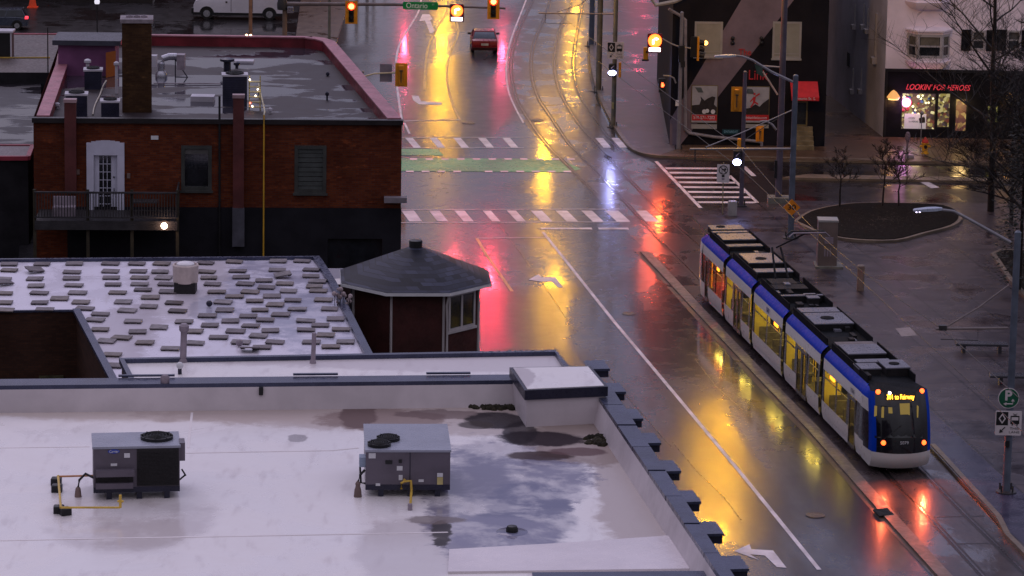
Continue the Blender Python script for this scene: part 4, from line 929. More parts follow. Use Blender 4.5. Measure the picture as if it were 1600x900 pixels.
# goose neck duct
p0 = G(252,120,ZF); zz = zat(p0,92); t = thing('roof_duct', 'bent silver ventilation duct with box hood behind the chimney', 'duct', p0); g = MB()
a = Vector((p0.x,p0.y,ZF)); top = zat(p0, 88); px_m = ppm(p0)
g.path([a, a+Vector((0,0,top-ZF-.35)), a+Vector((.12,0,top-ZF-.1)), a+Vector((.4,0,top-ZF)), a+Vector((25/px_m,0,top-ZF))], 5.5/px_m, 12); g.lathe(a, [(.3,0),(.3,.15),(.2,.3)], 14); g.build('pipe', M_steel, t)
g = MB(); g.cbox(a+Vector((31/px_m,0,top-ZF-.25)), (.38,.6,.75)); g.build('hood', M_pip, t)
g = MB(); g.cbox(a+Vector((-.45,.3,.75)), (.42,.5,.55)); g.build('box', M_rim, t)
g = MB(); q = a+Vector((22/px_m,0,0)); g.tube(q, q+Vector((0,0,.9)), .03, n=6); g.tube(q+Vector((.6,0,0)), q+Vector((0,0,.9)), .03, n=6); g.tube(q, q+Vector((.6,0,0)), .03, n=6); g.build('stand', M_capd, t)
def rv(px, py, yt, r, label, cat='vent', m=M_capd, flat=False):
    p = G(px,py,ZF); z = zat(p,yt); g = MB()
    if flat: g.cbox((p.x,p.y,(ZF+z)/2),(r*2,r*1.4,z-ZF))
    else: g.tube(p,(p.x,p.y,z-.1),r*.5,n=8); g.lathe((p.x,p.y,z-.22),[(r*.5,0),(r,.05),(r,.16),(r*.4,.22)],12)
    g.build('roof_vent', m, None, label, cat)
rv(137,132,92,.17,'pale vent pipe in front of the purple roof house', m=M_rim)
rv(182,146,96,.13,'tall pale vent pipe standing left of the big chimney', m=M_rim)
rv(355,112,90,.36,'dark round cowl vent behind the large condenser')
rv(370,106,96,.16,'little dark vent right of the dark round cowl vent')
rv(317,157,149,.55,'flat white box lying on the flooded roof', 'box', M_rim, True)
rv(512,119,112,.09,'small dark pipe stub in the far right puddles, rear one'); rv(511,157,143,.09,'small dark pipe stub in the far right puddles, front one')
rv(381,97,94,.5,'low pale hatch behind the large condenser', 'hatch', M_rim, True)
rv(422,177,168,.1,'small white vent by the top of the ochre gas pipe', m=M_rim); rv(89,170,160,.14,'small white vent beside the pink left coping', m=M_rim)
g = MB(); g.path([G(x,y,ZF+.05) for x,y in smoothpts([(166,126),(161,134),(156,148),(151,158),(147,168),(145,179)],4)], .035, 6); g.build('roof_cable', pm('cream_cable', (.40,.36,.30), .5), None, 'cream cable snaking over the dark roof between two condensers', 'cable')
g = MB(); g.path([G(x,y,ZF+.05) for x,y in ((240,130),(330,130.5),(345,131))], .03, 6); g.build('roof_conduit', M_pip, None, 'thin conduit lying across the flooded roof', 'conduit')
# string of tiny lights (fault-lit rack) by the condenser
t = thing('service_rack', 'small service rack with tiny lit lamps beside the red flue', 'rack', G(398,175,ZF)); 
p = G(398,172,ZF); zt = zat(p,118); g = MB()
for dx in (-.25,.25): g.tube(p+Vector((dx,0,0)), Vector((p.x+dx,p.y,zt)), .03, n=6)
for k in range(6): z = ZF+.15+k*(zt-ZF-.2)/6; g.cbox((p.x,p.y,z),(.55,.25,.04))
g.build('frame', MC['yellow_caution'], t)
for k,(dx,dz,c) in enumerate(((-.2,.35,'r'),(.05,.7,'w'),(-.1,.2,'w'),(.15,1.0,'w'),(-.22,1.45,'w'))):
    g = MB(); g.ball(p+Vector((dx,-.14,dz)), .035, 0, 6); g.build('indicator_lamp', em('tiny_white_lamp',(1,.8,.6),12) if c=='w' else em('tiny_red_lamp',(1,.08,.05),12), t)
t = thing('roof_floodlight', 'small floodlight with two lit lamps on the rear coping by the slim pole', 'lamp', G(388,62,ZD))
for dx in (-.09,.12):
    g = MB(); p = G(388,57,ZD)+Vector((dx,0,.05)); g.ball(p,.07,0,8); g.build('lens', em('warm_lens',(1,.55,.25),14), t)

# ================================================================== LOW BUILDINGS AT THE LEFT EDGE
M_gw = pm('grey_render', (.018,.017,.021), .7, .3, .8, spec=.1); M_redge = pm('dull_red_edging', (.26,.035,.06), .45, .2)
def lowb(name, label, px, z, roofm, edge, wallm=M_gw, edgesides=()):
    t = thing(name, label, 'building', G(*px[0], z)); W = [G(x,y,z) for x,y in px]
    g = MB(); g.prism([(p.x,p.y) for p in W], 0, z-.02); g.build('wall', wallm, t)
    g = MB(); g.poly([(p.x,p.y,z-.012) for p in W]); g.build('roof', roofm, t)
    for i in edgesides:
        a, b_ = W[i], W[(i+1)%len(W)]; g = MB(); kerbrun(g, [a,b_], .2, z-.15, z+.04); g.build('roof_edging', edge, t)
    return t, W
M_rb = wetmat('flooded_felt', (.014,.012,.016), (.025,.022,.027), .5, .05, .4, (.48,.54), .06, (.5,1,1)); M_felt = pm('brown_felt', (.07,.052,.05), .55, .2, .8, .1)
lowb('felt_roof_building', 'low building with brown felt roof behind the brick building', [(-300,112),(92,113),(112,60),(118,53.5),(-300,52)], 8.2, M_felt, M_redge, M_gw, (2,3))
g = MB(); kerbrun(g, [G(x,y,8.22) for x,y in ((-200,91),(78,90))], .1, 8.2, 8.26); g.build('roof_hose', pm('mustard_hose', (.36,.24,.05), .5), None, 'mustard hose lying across the brown felt roof', 'hose')
g = MB(); c = G(8,88,8.2); zt = zat(c,48); g.cbox((c.x,c.y,(8.2+zt)/2),(.85,.9,zt-8.2)); o = thing('roof_box_unit', 'black box unit with white lid at the far left picture edge', 'rooftop unit', c)
g.build('cabinet', M_black, o); g = MB(); g.cbox((c.x,c.y,zt),(1.0,1.05,.1)); g.build('lid', M_rim, o); g = MB(); g.cbox((c.x+.4,c.y-.47,(8.2+zt)/2),(.08,.05,zt-8.3)); g.build('corner_post', M_rim, o)
lowb('flooded_roof_building', 'low dark building with standing water on its roof left of the brick building', [(-300,236),(51,236),(64,150),(64,121),(-300,118)], 7.6, M_rb, M_capd, M_gw, ())
t, W = lowb('red_edged_building', 'small grey building with pale red edged roof strip at the left edge', [(-200,246),(44,245),(51,227),(-200,226)], 8.3, pm('pale_grey_felt', (.13,.10,.11), .5, .15), M_redge, M_gw, (0,1,2))
t, W = lowb('brown_roof_annex', 'lower annex with a brown roof, red edging and white gutter', [(-200,344),(26,344),(44,288),(-200,288)], 5.2, pm('reddish_brown_roof', (.075,.042,.045), .5, .2), M_redge, M_gw, (1,))
g = MB(); a = W[0]; b_ = W[1]; g.path([a+Vector((0,-.12,-.05)), b_+Vector((.1,-.12,-.05))], .09, 8); g.path([b_+Vector((.05,-.12,-.1)), b_+Vector((-.1,-.14,-1.0)), b_+Vector((-.25,-.14,-5.1))], .06, 8); g.build('gutter', M_rim, t)
g = MB(); c = G(4,290,5.2); g.lathe((c.x,c.y,5.2), [(.32,0),(.32,.55),(.38,.6),(.34,.7),(.1,.75)], 14); g.build('roof_vent', M_navy, None, 'squat round vent on the brown annex roof at the left edge', 'vent')
t, W = lowb('grey_link_block', 'tall blank grey wall block between the annex and the brick building', [(27,420),(53,420),(53,262),(44,262)], 4.2, M_gw, M_capd, M_gw, ())

# ================================================================== GREY CORNER BUILDING
FF = Face(G(1046,229), G(1288,232)); s0 = FF.at(1167,230)
bF = thing('corner_building', 'charcoal corner building with a broad mauve diagonal stripe and red awning', 'building', FF.q(FF.len/2, 0, -8))
HF = 15.0
m, nt, b = newmat('charcoal_and_mauve_stucco')     # the painted diagonal band is part of the building
v = pos(nt); n1 = noise(nt, v, .6, 5); b.inputs['Roughness'].default_value = .7; b.inputs['Specular IOR Level'].default_value = .1
gg = nt.nodes.new('ShaderNodeNewGeometry'); sp = nt.nodes.new('ShaderNodeSeparateXYZ'); nt.links.new(gg.outputs['Position'], sp.inputs[0])
nt.links.new(mixc(nt, mrange(nt,n1,.3,.7,0,1), (.008,.0075,.011), (.014,.0125,.017)), b.inputs['Base Color']); M_char = m
M_mauve = pm('mauve_paint', (.15,.115,.145), .7, .15, .7)
g = MB(); hw = [FF.rect(1087,35,1127,87), FF.rect(1209,35,1250,90), FF.rect(1243,158,1262,197)]
hdz = hw[2]; hw[2] = (hdz[0], FF.at(1250,197)[1], hdz[2], hdz[3])
FF.wall(g, 0, FF.len, 0, HF, hw, .2)
back = -26
a, b_, c, d = FF.q(0,0), FF.q(FF.len,0), FF.q(FF.len,0,back), FF.q(0,0,back)
# west side follows the street
wd = a + Vector((.25,26,0))
for p, q in ((b_, c), (c, wd), (wd, a)): g.poly([(p.x,p.y,0),(q.x,q.y,0),(q.x,q.y,HF),(p.x,p.y,HF)])
g.build('wall', M_char, bF)
g = MB(); e1 = [(-.6,.6)]; g.prism([FF.q(-.7,0,.7).xy, FF.q(FF.len+.5,0,.7).xy, FF.q(FF.len+.5,0,back).xy, FF.q(-.7,0,back).xy], HF, HF+.3); g.build('roof', M_gw, bF)
def fpoly(fc, px, d): return [fc.q(*fc.at(x,y,d), d) for x,y in px]
g = MB(); 
# stripe split round the windows
def stripe_x(y, side): # left and right edges of the band in photo px
    return (1158-(y-0)*(1158-1083)/126.0 if side == 0 else 1243-(y)*(1243-1065)/228.0)
us = FF.at; 
top = [us(1158,0), us(1240,0)]; bot = [us(1066,176), us(1066,228)]
lx = lambda z: lerp(us(1158,0)[0], us(1075,140)[0], (us(1158,0)[1]-z)/(us(1158,0)[1]-us(1075,140)[1]))
rx = lambda z: lerp(us(1240,0)[0], us(1062,228)[0], (us(1240,0)[1]-z)/(us(1240,0)[1]-us(1062,228)[1]))
zc_ = next(z/50 for z in range(int(HF*50), 0, -1) if rx(z/50) <= FF.len); zl_ = next((z/50 for z in range(int(HF*50), -1, -1) if lx(z/50) <= 0), 0)
pts = [(lx(HF), HF), (FF.len, HF), (FF.len, zc_), (max(rx(0),0), 0), (0, 0), (0, zl_)]
g.poly([FF.q(u, z, .012) for u, z in pts])
g.build('painted_band', M_mauve, bF)
M_cream = pm('cream_blind', (.24,.235,.20), .5, .12, 1); M_wtrim = pm('off_white_trim', (.28,.27,.26), .5, .1)
for h in hw[:2]:
    g = MB(); frame(FF, g, h[0]-.08, h[1]-.05, h[2]+.08, h[3]+.05, .13, -.1, .04); FF.box(g, h[0]-.12, h[1]-.16, h[2]+.12, h[1]-.05, -.05, .1); wn = g.build('window', M_wtrim, bF)
    g = MB(); FF.box(g, h[0]+.05, h[1]+.08, h[2]-.05, h[3]-.08, -.1, .022); g.build('blind', M_cream, wn)
    g = MB(); z = h[1]+.22; FF.box(g, h[0]+.05, z, h[2]-.05, z+.05, .022, .03); g.build('blind_rail', M_wtrim, wn)
# eave board seen at the top left and conduit
g = MB(); g.path([FF.q(*FF.at(x,y,.9),.9) for x,y in ((1018,-2),(1024,8),(1056,2),(1075,-8))], .12, 6); g.build('eave_gutter', M_wtrim, bF)
g = MB(); g.path([FF.q(*FF.at(x,y,.12),.12) for x,y in ((1045,14),(1062,24),(1071,31),(1071,120),(1071,203),(1077,208),(1115,214),(1184,221),(1190,223),(1190,231))], .10, 8); g.build('conduit', pm('pale_conduit', (.20,.18,.20), .5), bF)
# posters: flat printed boards
def board(fc, rc, d, mat, name, parent, th=.04): 
    g = MB(); r = fc.rect(*rc); fc.box(g, r[0], r[1], r[2], r[3], d, d+th); return g.build(name, mat, parent), r
M_redp = pm('red_print', (.42,.02,.025), .45, .1); M_dkp = pm('dark_print', (.022,.018,.018), .5, .3, 3); M_skyp = pm('pale_print', (.30,.30,.33), .5, .15)
def poster(rc, label, phone):
    t = thing('wall_poster', label, 'poster', FF.q(FF.rect(*rc)[0], 0, .05)); x0,y0,x1,y1 = rc
    board(FF, (x0-1.2,y0-1.2,x1+1.2,y1+1.2), .013, pm('poster_frame', (.13,.10,.05), .5), 'frame', t)
    o, r = board(FF, rc, .055, M_skyp, 'print', t)
    g = MB(); yb = y1-12
    FF.box(g, *(lambda q: (q[0],q[1],q[2],q[3]))(FF.rect(x0,yb,x1,y1-3)), .096, .104); g.build('red_banner', M_redp, t)
    return t, r
t, r = poster((1081,134,1120,191), 'wall poster of a white and black shape over a red phone number banner, leftmost poster', '')
w_ = r[2]-r[0]; h_ = r[3]-r[1]
P = lambda a, b: FF.q(r[0]+a*w_, r[1]+b*h_, .1)
g = MB(); pts = [(0,.22),(0,.47),(.3,.49),(.36,.62),(.33,.72),(.5,.60),(.62,.66),(.8,.72),(.93,.70),(.88,.5),(1,.42),(1,.22)]
g.poly([P(*p) for p in pts]); g.build('print_silhouette', M_dkp, t)
g = MB(); 
for (cx_,cy_,rr) in ((.5,.3,.09),(.62,.32,.08),(.85,.3,.09)): g.poly([P(cx_+rr*math.cos(q), cy_+rr*.7*math.sin(q))+FF.n*.004 for q in (6.28*i/10 for i in range(10))])
g.build('print_highlight', MC['white_label'], t)
g = MB(); g.poly([P(.1,.96),P(.24,.82),P(.45,.82),P(.35,.96)]); g.build('print_emblem', pm('grey_print', (.07,.09,.10), .5), t)
text('phone_number', '519-571-7202', FF.q((r[0]+r[2])/2, FF.at(1100,183.5)[1], .106), FF.u, FF.n, .2, M_lab, t, .003, w_*.86)
g = MB(); q = FF.rect(1080,194,1120,201); FF.box(g, q[0],q[1],q[2],q[3],.013,.06); g.build('sill_board', M_wtrim, t)
t, r = poster((1163,136,1201,191), 'wall poster of a leaping figure in red above dark rocks, right of the signal pole', '')
w_ = r[2]-r[0]; h_ = r[3]-r[1]
g = MB(); g.poly([P(*p) for p in [(0,.15),(0,.38),(.25,.42),(.45,.52),(.62,.45),(.75,.55),(1,.68),(1,.15)]]); g.build('print_silhouette', M_dkp, t)
g = MB()
for k, pts in enumerate(([(.34,.55),(.42,.55),(.46,.72),(.36,.74)],[(.36,.78),(.44,.78),(.44,.84),(.36,.84)],[(.44,.72),(.62,.80),(.60,.84),(.43,.76)],[(.36,.72),(.22,.60),(.24,.57),(.38,.68)],[(.34,.56),(.24,.44),(.28,.42),(.40,.54)],[(.40,.56),(.56,.50),(.57,.54),(.43,.60)])): g.poly([P(*p)+FF.n*(.004+.001*k) for p in pts])
g.build('print_figure', M_redp, t)
g = MB(); g.poly([P(.1,.96),P(.05,.82),P(.4,.80),P(.3,.95)]); g.build('print_emblem', MC['grey_print'], t)
text('web_address', 'linkathletics.com', FF.q((r[0]+r[2])/2, FF.at(1182,183.5)[1], .106), FF.u, FF.n, .17, M_lab, t, .003, w_*.86)
g = MB(); q = FF.rect(1163,194,1201,200); FF.box(g, q[0],q[1],q[2],q[3],.013,.06); g.build('sill_board', M_wtrim, t)
# shop name in red channel letters
t = thing('shop_sign', 'red wall lettering of the corner shop between the windows', 'sign', FF.q(*FF.at(1180,118),.02))
M_redl = em('red_letters', (.7,.02,.03), .05, (.30,.012,.02))
text('top_word', 'The', FF.q(*FF.at(1164,82,.03),.03), FF.u, FF.n, .42, M_redl, t, .03, 20/25.9); text('main_word', 'Link', FF.q(*FF.at(1184,118,.03),.03), FF.u, FF.n, .62, M_redl, t, .03, 30/25.9)
for (x,y) in ((1145,60),(1190,60)):
    g = MB(); p = FF.q(*FF.at(x,y,.1),.1); g.ball(p,.13,0,8); g.ball(p+Vector((0,0,-.28)),.13,0,8); g.tube(p,p+Vector((0,0,-.28)),.05,n=6); g.build('wall_spotlight', M_black, bF)
# awning
t = thing('awning', 'bright red shop awning over the recessed door', 'awning', FF.q(FF.at(1255,157)[0],0,.6)); r = FF.rect(1234,127,1277,157,.02)
g = MB(); u0,u1 = r[0],r[2]; zt=FF.at(1255,127)[1]; z1=FF.at(1255,152,1.1)[1]; z2=FF.at(1255,157.5,1.1)[1]
g.loft([[FF.q(u,zt,.02), FF.q(u,z1,1.1), FF.q(u,z2,1.1), FF.q(u,z2,1.06), FF.q(u,z1-.02,1.05), FF.q(u,zt-.06,.02)] for u in (u0,u1)], True)
g.build('canopy', pm('red_canvas', (.48,.018,.022), .55, .12, 2), t)
text('awning_lettering', 'Ontario St. S.', FF.q((u0+u1)/2, (z1+z2)/2+.02, 1.11), FF.u, FF.n, .17, M_lab, t, .003, (u1-u0)*.74)
# door and steps
h = hw[2]; g = MB(); frame(FF, g, h[0], h[1], h[2], h[3], .09, -.14, -.02); dr = g.build('door', pm('olive_gold_frame', (.13,.10,.045), .5, .2), bF)
g = MB(); FF.box(g, h[0]+.09, h[1]+.09, h[2]-.09, h[3]-.09, -.13, -.1); g.build('door_glass', M_glass, dr)
g = MB()
for i in range(5):
    z1 = FF.at(1253,228)[1] + (h[1]-FF.at(1253,228)[1])*(5-i)/5; FF.box(g, h[0]-.15, 0 if i==4 else z1-.35, h[2]+.3, z1, .02+i*.28, .02+(i+1)*.28)
g.build('steps', pm('ochre_stone', (.16,.125,.07), .6, .3, 2), bF)

# ================================================================== WHITE BUILDING WITH THE SHOP
FG = Face(G(1379,217), G(1640,222)); HG = 16.0
bG = thing('white_building', 'white painted building with bay windows and black shuttered windows over a dark shop', 'building', FG.q(FG.len/2,0,-8))
UG = 16.0
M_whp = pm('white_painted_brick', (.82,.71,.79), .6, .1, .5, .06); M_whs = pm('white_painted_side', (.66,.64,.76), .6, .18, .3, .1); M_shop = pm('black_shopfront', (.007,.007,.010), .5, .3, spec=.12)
zb = FG.at(1450,109.5)[1]
hwin = [FG.rect(1520,49,1538,77), FG.rect(1575,49,1593,77), FG.rect(1645,49,1663,77), FG.rect(1520,-40,1538,-5), FG.rect(1575,-40,1593,-5)]
g = MB(); FG.wall(g, 0, UG, zb, HG, hwin, .15)
a, b_ = FG.q(0,0), FG.q(UG,0); c = b_ - FG.n*30; d = G(1240,-60); d = a + SD*34 + Vector((1.2,0,0))
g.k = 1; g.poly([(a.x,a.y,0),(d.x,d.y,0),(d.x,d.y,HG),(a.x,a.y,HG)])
g.k = 0
for p,q in ((b_,c),(c,d)): g.poly([(p.x,p.y,0),(q.x,q.y,0),(q.x,q.y,HG),(p.x,p.y,HG)])
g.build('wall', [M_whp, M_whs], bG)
g = MB(); g.prism([(p.x,p.y) for p in (a,b_,c,d)], HG, HG+.3); g.build('roof', M_gw, bG)
for h in hwin[:5]:
    g = MB(); frame(FG, g, h[0]-.08, h[1]-.06, h[2]+.08, h[3]+.06, .12, -.1, .05); zm=(h[1]+h[3])/2; FG.box(g, h[0], zm-.04, h[2], zm+.04, -.1, .0); wn = g.build('window', M_trim, bG)
    g = MB(); FG.box(g, h[0], h[1], h[2], h[3], -.14, -.11); g.build('pane', M_glass, wn)
    g = MB(); FG.box(g, h[0]+.04, zm+.05, h[2]-.04, h[3]-.04, -.108, -.10); g.build('blind', MC['grey_blind'], wn)
    for u in (h[0]-.72, h[2]+.12):
        g = MB(); FG.box(g, u, h[1]-.1, u+.6, h[3]+.1, .01, .07)
        for i in range(12): z = h[1]+i*(h[3]-h[1])/12; FG.box(g, u+.06, z, u+.54, z+.05, .07, .09)
        g.build('shutter', M_shop, bG)
# bay windows
def bay(px0, px1, ytop, ybot, zs=None):
    t = None; dd = .75; r = FG.rect(px0, ytop, px1, ybot, .0); u0,z0,u1,z1 = r; z0 = FG.at((px0+px1)/2, ybot, dd)[1]; z1 = FG.at((px0+px1)/2, ytop, dd)[1]; k = .55
    ring = lambda s_, z: [FG.q(u0-s_,z,.0), FG.q(u0+k-s_*.4,z,dd+s_), FG.q(u1-k+s_*.4,z,dd+s_), FG.q(u1+s_,z,.0)]
    g = MB(); g.loft([ring(-.25,z0-.35), ring(.05,z0-.05), ring(.10,z0+.12), ring(0,z0+.14), ring(0,z0+.35)], True)
    bw = g.build('bay_window', M_whp, bG); g = MB(); g.loft([ring(0,z1-.25), ring(0,z1-.1), ring(.14,z1-.08), ring(.14,z1+.02), ring(-.3,z1+.15)], True); g.build('bay_cornice', M_whp, bw)
    zA, zB_ = z0+.35, z1-.25; pts = ring(0,0)
    for i in range(3):
        A, B = pts[i], pts[i+1]; f = Face(A,B); g = MB(); frame(f, g, 0, zA, f.len, zB_, .16, -.1, .0); zm = (zA+zB_)/2; f.box(g, .16, zm-.05, f.len-.16, zm+.05, -.09, -.01); g.build('sash', M_trim, bw)
        g = MB(); f.box(g, .16, zA+.16, f.len-.16, zB_-.16, -.09, -.06); g.build('pane', M_glass, bw)
        g = MB(); f.box(g, .2, zm+.06, f.len-.2, zB_-.17, -.059, -.05); g.build('blind', pm('beige_blind', (.13,.115,.09), .7), bw)
bay(1417, 1484, 48, 100); bay(1417, 1484, -60, 7)
# side wall vents and pipes
FS = Face(a, d)
for (x,y,s_) in ((1336,42,.2),(1350,42,.2),(1356,49,.2),(1333,143,.2),(1346,143,.2)):
    g = MB(); u,z = FS.at(x,y); FS.box(g, u-.25, z-.15, u+.25, z+.15, .0, .25); FS.box(g, u-.03, z+.15, u+.03, z+1.5, .0, .08); g.build('side_vent', M_trim, bG)
g = MB(); u,z = FS.at(1369,75); FS.box(g, u-.08, z-.6, u+.08, z+2.2, 0, .12); FS.box(g, u-.3,z-1.0,u+.3,z-.6,0,.3); g.build('side_pipe', M_trim, bG)
for (x0,y0,x1,y1) in ((1324,82,1328,104),):
    g = MB(); r = FS.rect(x0,y0,x1,y1); FS.box(g, r[0],r[1],r[2],r[3],.0,.03); g.build('side_window', M_glass, bG)
# dark shopfront
hs = [FG.rect(1408,145,1463,203), FG.rect(1464,145,1485,200), FG.rect(1492,154,1511,206), FG.rect(1542,164,1560,193)]
g = MB(); FG.wall(g, 0, UG, 0, zb, hs, .25, 0); sf = g.build('shopfront', M_shop, bG)
g = MB(); FG.box(g, 0, zb-.12, UG, zb+.06, .0, .16); FG.box(g, .0, 0, .18, zb-.12, 0, .1); g.build('shop_cornice', M_black, bG)
def litmat(name, cols, s, scale):
    m, nt, b = newmat(name); v = pos(nt, (1,0,1)); vo = nt.nodes.new('ShaderNodeTexVoronoi'); vo.inputs['Scale'].default_value = scale; nt.links.new(v, vo.inputs['Vector'])
    rp = nt.nodes.new('ShaderNodeValToRGB'); sep = nt.nodes.new('ShaderNodeSeparateColor'); nt.links.new(vo.outputs['Color'], sep.inputs[0]); nt.links.new(sep.outputs[0], rp.inputs[0])
    rp.color_ramp.interpolation = 'CONSTANT'; e = rp.color_ramp.elements; e[0].color = (*cols[0],1); e[1].position = .95; e[1].color = (*cols[-1],1)
    for i, c in enumerate(cols[1:-1]): q = e.new((i+1)/(len(cols)-1)*.95); q.color = (*c,1)
    b.inputs['Base Color'].default_value = (.05,.04,.03,1); nt.links.new(rp.outputs[0], b.inputs['Emission Color']); b.inputs['Emission Strength'].default_value = s; return m
M_lit = litmat('lit_shop_stock', [(.02,.015,.01),(.10,.06,.03),(.28,.22,.06),(.05,.03,.04),(.45,.38,.16),(.12,.03,.02),(.8,.72,.35)], .9, 5.5)
M_litd = litmat('lit_door_interior', [(.30,.17,.06),(.16,.05,.03),(.40,.25,.08),(.10,.03,.03),(.5,.36,.12)], .9, 4)
M_lity = litmat('lit_yellow_posters', [(.25,.24,.05),(.03,.03,.02),(.42,.40,.10),(.15,.18,.12)], .8, 3.5)
for h, mt in zip(hs, (M_lit, M_lit, M_litd, M_lity)):
    g = MB(); FG.box(g, h[0], h[1], h[2], h[3], -.9 if h is hs[0] else -.3, -.85 if h is hs[0] else -.26); 
    if h is hs[0]: FG.box(g, h[0], h[1]-.05, h[2], h[1], -.9, -.1)
    dp = g.build('window_display' if h is not hs[2] else 'door_interior', mt, bG)
    g = MB(); frame(FG, g, h[0], h[1], h[2], h[3], .06, -.08, -.01); g.build('window_frame' if h is not hs[2] else 'shop_door', M_black, bG)
h = hs[0]; w_ = h[2]-h[0]; zh = h[3]-h[1]
for i in range(26):      # goods in the window
    g = MB(); u = h[0]+w_*random.uniform(.08,.95); z = h[1]+zh*random.uniform(.35,.92); s_ = random.uniform(.05,.14)
    g.ball(FG.q(u, z, random.uniform(-.8,-.3)), s_, 0, 6); 
    if i < 14: g.build('display_lamp', em('display_glow', (1,.85,.45), 2.2), sf)
    else: g.build('display_item', pm('toy_blue' if i%2 else 'toy_red', (.05,.12,.25) if i%2 else (.4,.05,.05), .4), sf)
p = FG.q(*FG.at(1416,160,-.1),-.1)
t = thing('window_lamp', 'glowing pink white ball lamp in the shop window', 'lamp', p); g = MB(); g.ball(p, .27, 0, 16); g.build('globe', em('pink_lamp', (1,.42,1.0), 9), t)
g = MB(); g.path([p+Vector((.3*math.cos(q), -.02, .3*math.sin(q))) for q in (6.28*i/16 for i in range(17))], .035, 6); g.build('ring', em('red_ring', (1,.05,.15), 1.5), t)
plight('window_lamp_light', p-Vector((0,.6,0)), (1,.35,.9), 60, .2)
t = thing('window_poster', 'white poster standing in the lower part of the shop window', 'poster', FG.q(*FG.at(1430,190),-.2)); r = FG.rect(1413,178,1447,202,-.1)
g = MB(); FG.box(g, r[0],r[1],r[2],r[3],-.14,-.1); g.build('sheet', em('lit_white_poster', (.45,.43,.48), .35, (.4,.4,.4)), t)
text('poster_line', "LOOKIN'", FG.q(lerp(r[0],r[2],.34), lerp(r[1],r[3],.72), -.09), FG.u, FG.n, .12, M_black, t, .004, .42); text('poster_line', 'for HEROES', FG.q(lerp(r[0],r[2],.42), lerp(r[1],r[3],.5), -.09), FG.u, FG.n, .12, M_black, t, .004, .6)
g = MB(); g.poly([FG.q(lerp(r[0],r[2],q), lerp(r[1],r[3],w), -.09) for q,w in ((.70,.4),(.66,.7),(.74,.78),(.72,.92),(.80,.92),(.80,.78),(.86,.84),(.94,.78),(.96,.45)) ]); g.build('poster_drawing', M_dkp, t)
t = thing('fascia_sign', 'slanted red lettering above the lit shop window', 'sign', FG.q(*FG.at(1465,137),.02))
M_neon = em('red_fascia_letters', (.75,.05,.08), .55, (.5,.03,.04))
text('fascia_lettering', "LOOKIN' FOR HEROES", FG.q(*FG.at(1465,137,.03),.03), FG.u, FG.n, .36, M_neon, t, .03, 103/25.6, .35)
for x, s_, lab in ((1396,.42,'amber wall lamp with flared shade left of the shop window'),(1577,.28,'small amber wall lamp by the right hand shop door')):
    y = 150 if x < 1500 else 150; p = FG.q(*FG.at(x,y+3,.3),.3); t = thing('wall_lamp', lab, 'lamp', p)
    g = MB(); g.lathe((p.x,p.y,p.z), [(s_*.95,0),(s_,.05),(s_*.75,s_*.5),(s_*.4,s_*.95),(.02,s_*1.2)], 14); g.build('shade', em('amber_shade', (1,.45,.12), .8 if x<1500 else .5, (.3,.2,.1)), t)
    g = MB(); g.lathe((p.x,p.y,p.z-.1), [(s_*.8,0),(s_*.8,.04)], 12); g.build('lamp_rim', em('amber_rim', (1,.62,.2), 1.8), t)
    plight('wall_lamp_light', p+Vector((0,-.1,-.3)), (1,.5,.15), 25, .1)
g = MB(); r = FG.rect(1574,159,1598,161); FG.box(g, r[0],r[1],r[2],r[3],.01,.03); g.build('small_lit_strip', em('dim_white_letters',(.6,.5,.45),.3), bG)
g = MB(); p = FG.q(*FG.at(1250,200),0); 
plight('shop_interior_light', FG.q((hs[0][0]+hs[0][2])/2, 2.2, .5), (1,.75,.35), 40, .5); plight('shop_door_light', FG.q((hs[2][0]+hs[2][2])/2, 2.2, .4), (1,.65,.25), 40, .4)

# ================================================================== POLES, SIGNALS, SIGNS
M_bpole = pm('blue_grey_pole', (.085,.10,.135), .5, .2, 1.5, .03, 0); M_mpole = pm('mauve_grey_pole', (.085,.07,.095), .45, .2, 1); M_cpole = pm('concrete_pole', (.14,.135,.115), .6, .25, 2, .1)
M_spole = pm('pale_steel_pole', (.20,.19,.21), .4, .15, 2, .02, .3); M_wood = pm('brown_timber_pole', (.22,.12,.075), .7, .25, 2); M_bolt = pm('footing_iron', (.03,.028,.03), .5)
M_yel = pm('signal_yellow', (.62,.24,.012), .45, .12, 2); M_arm = pm('weathered_arm', (.17,.14,.14), .5, .2, 2)
def pole(label, base, top, r, mat, z0=0.0, ext=None, name='utility_pole', cat='pole', group=None, foot=True, taper=.82):
    p = G(base[0], base[1], z0); z = zat(p, top[1]); z = ext if ext else z
    d = PY(top[0], top[1], p.y) if not ext else None
    t = thing(name, label, cat, p, group); q = Vector((p.x, p.y, z)); g = MB(); g.tube(p, q, r, r*taper, n=16); g.lathe(q, [(r*taper,0),(r*taper*1.05,.02),(r*taper*.6,.08),(.01,.1)], 14); g.build('shaft', mat, t)
    if foot:
        g = MB(); g.lathe(p, [(r*2.6,0),(r*2.6,.05),(r*1.6,.07)], 12)
        for k in range(4): a = math.pi/4+k*math.pi/2; g.tube(p+Vector((r*2*math.cos(a), r*2*math.sin(a), 0)), p+Vector((r*2*math.cos(a), r*2*math.sin(a), .32)), .035, n=6)
        g.build('base_plate', M_bolt, t)
    t['_z'] = z; return t, p
M_off = pm('unlit_lens', (.012,.010,.010), .15, .2)
M_rg = em('red_signal_glow', (1,.11,.01), 6); M_rc = em('red_signal_core', (1,.34,.06), 9); M_halo = em('red_signal_halo', (1,.03,.005), 2.6)
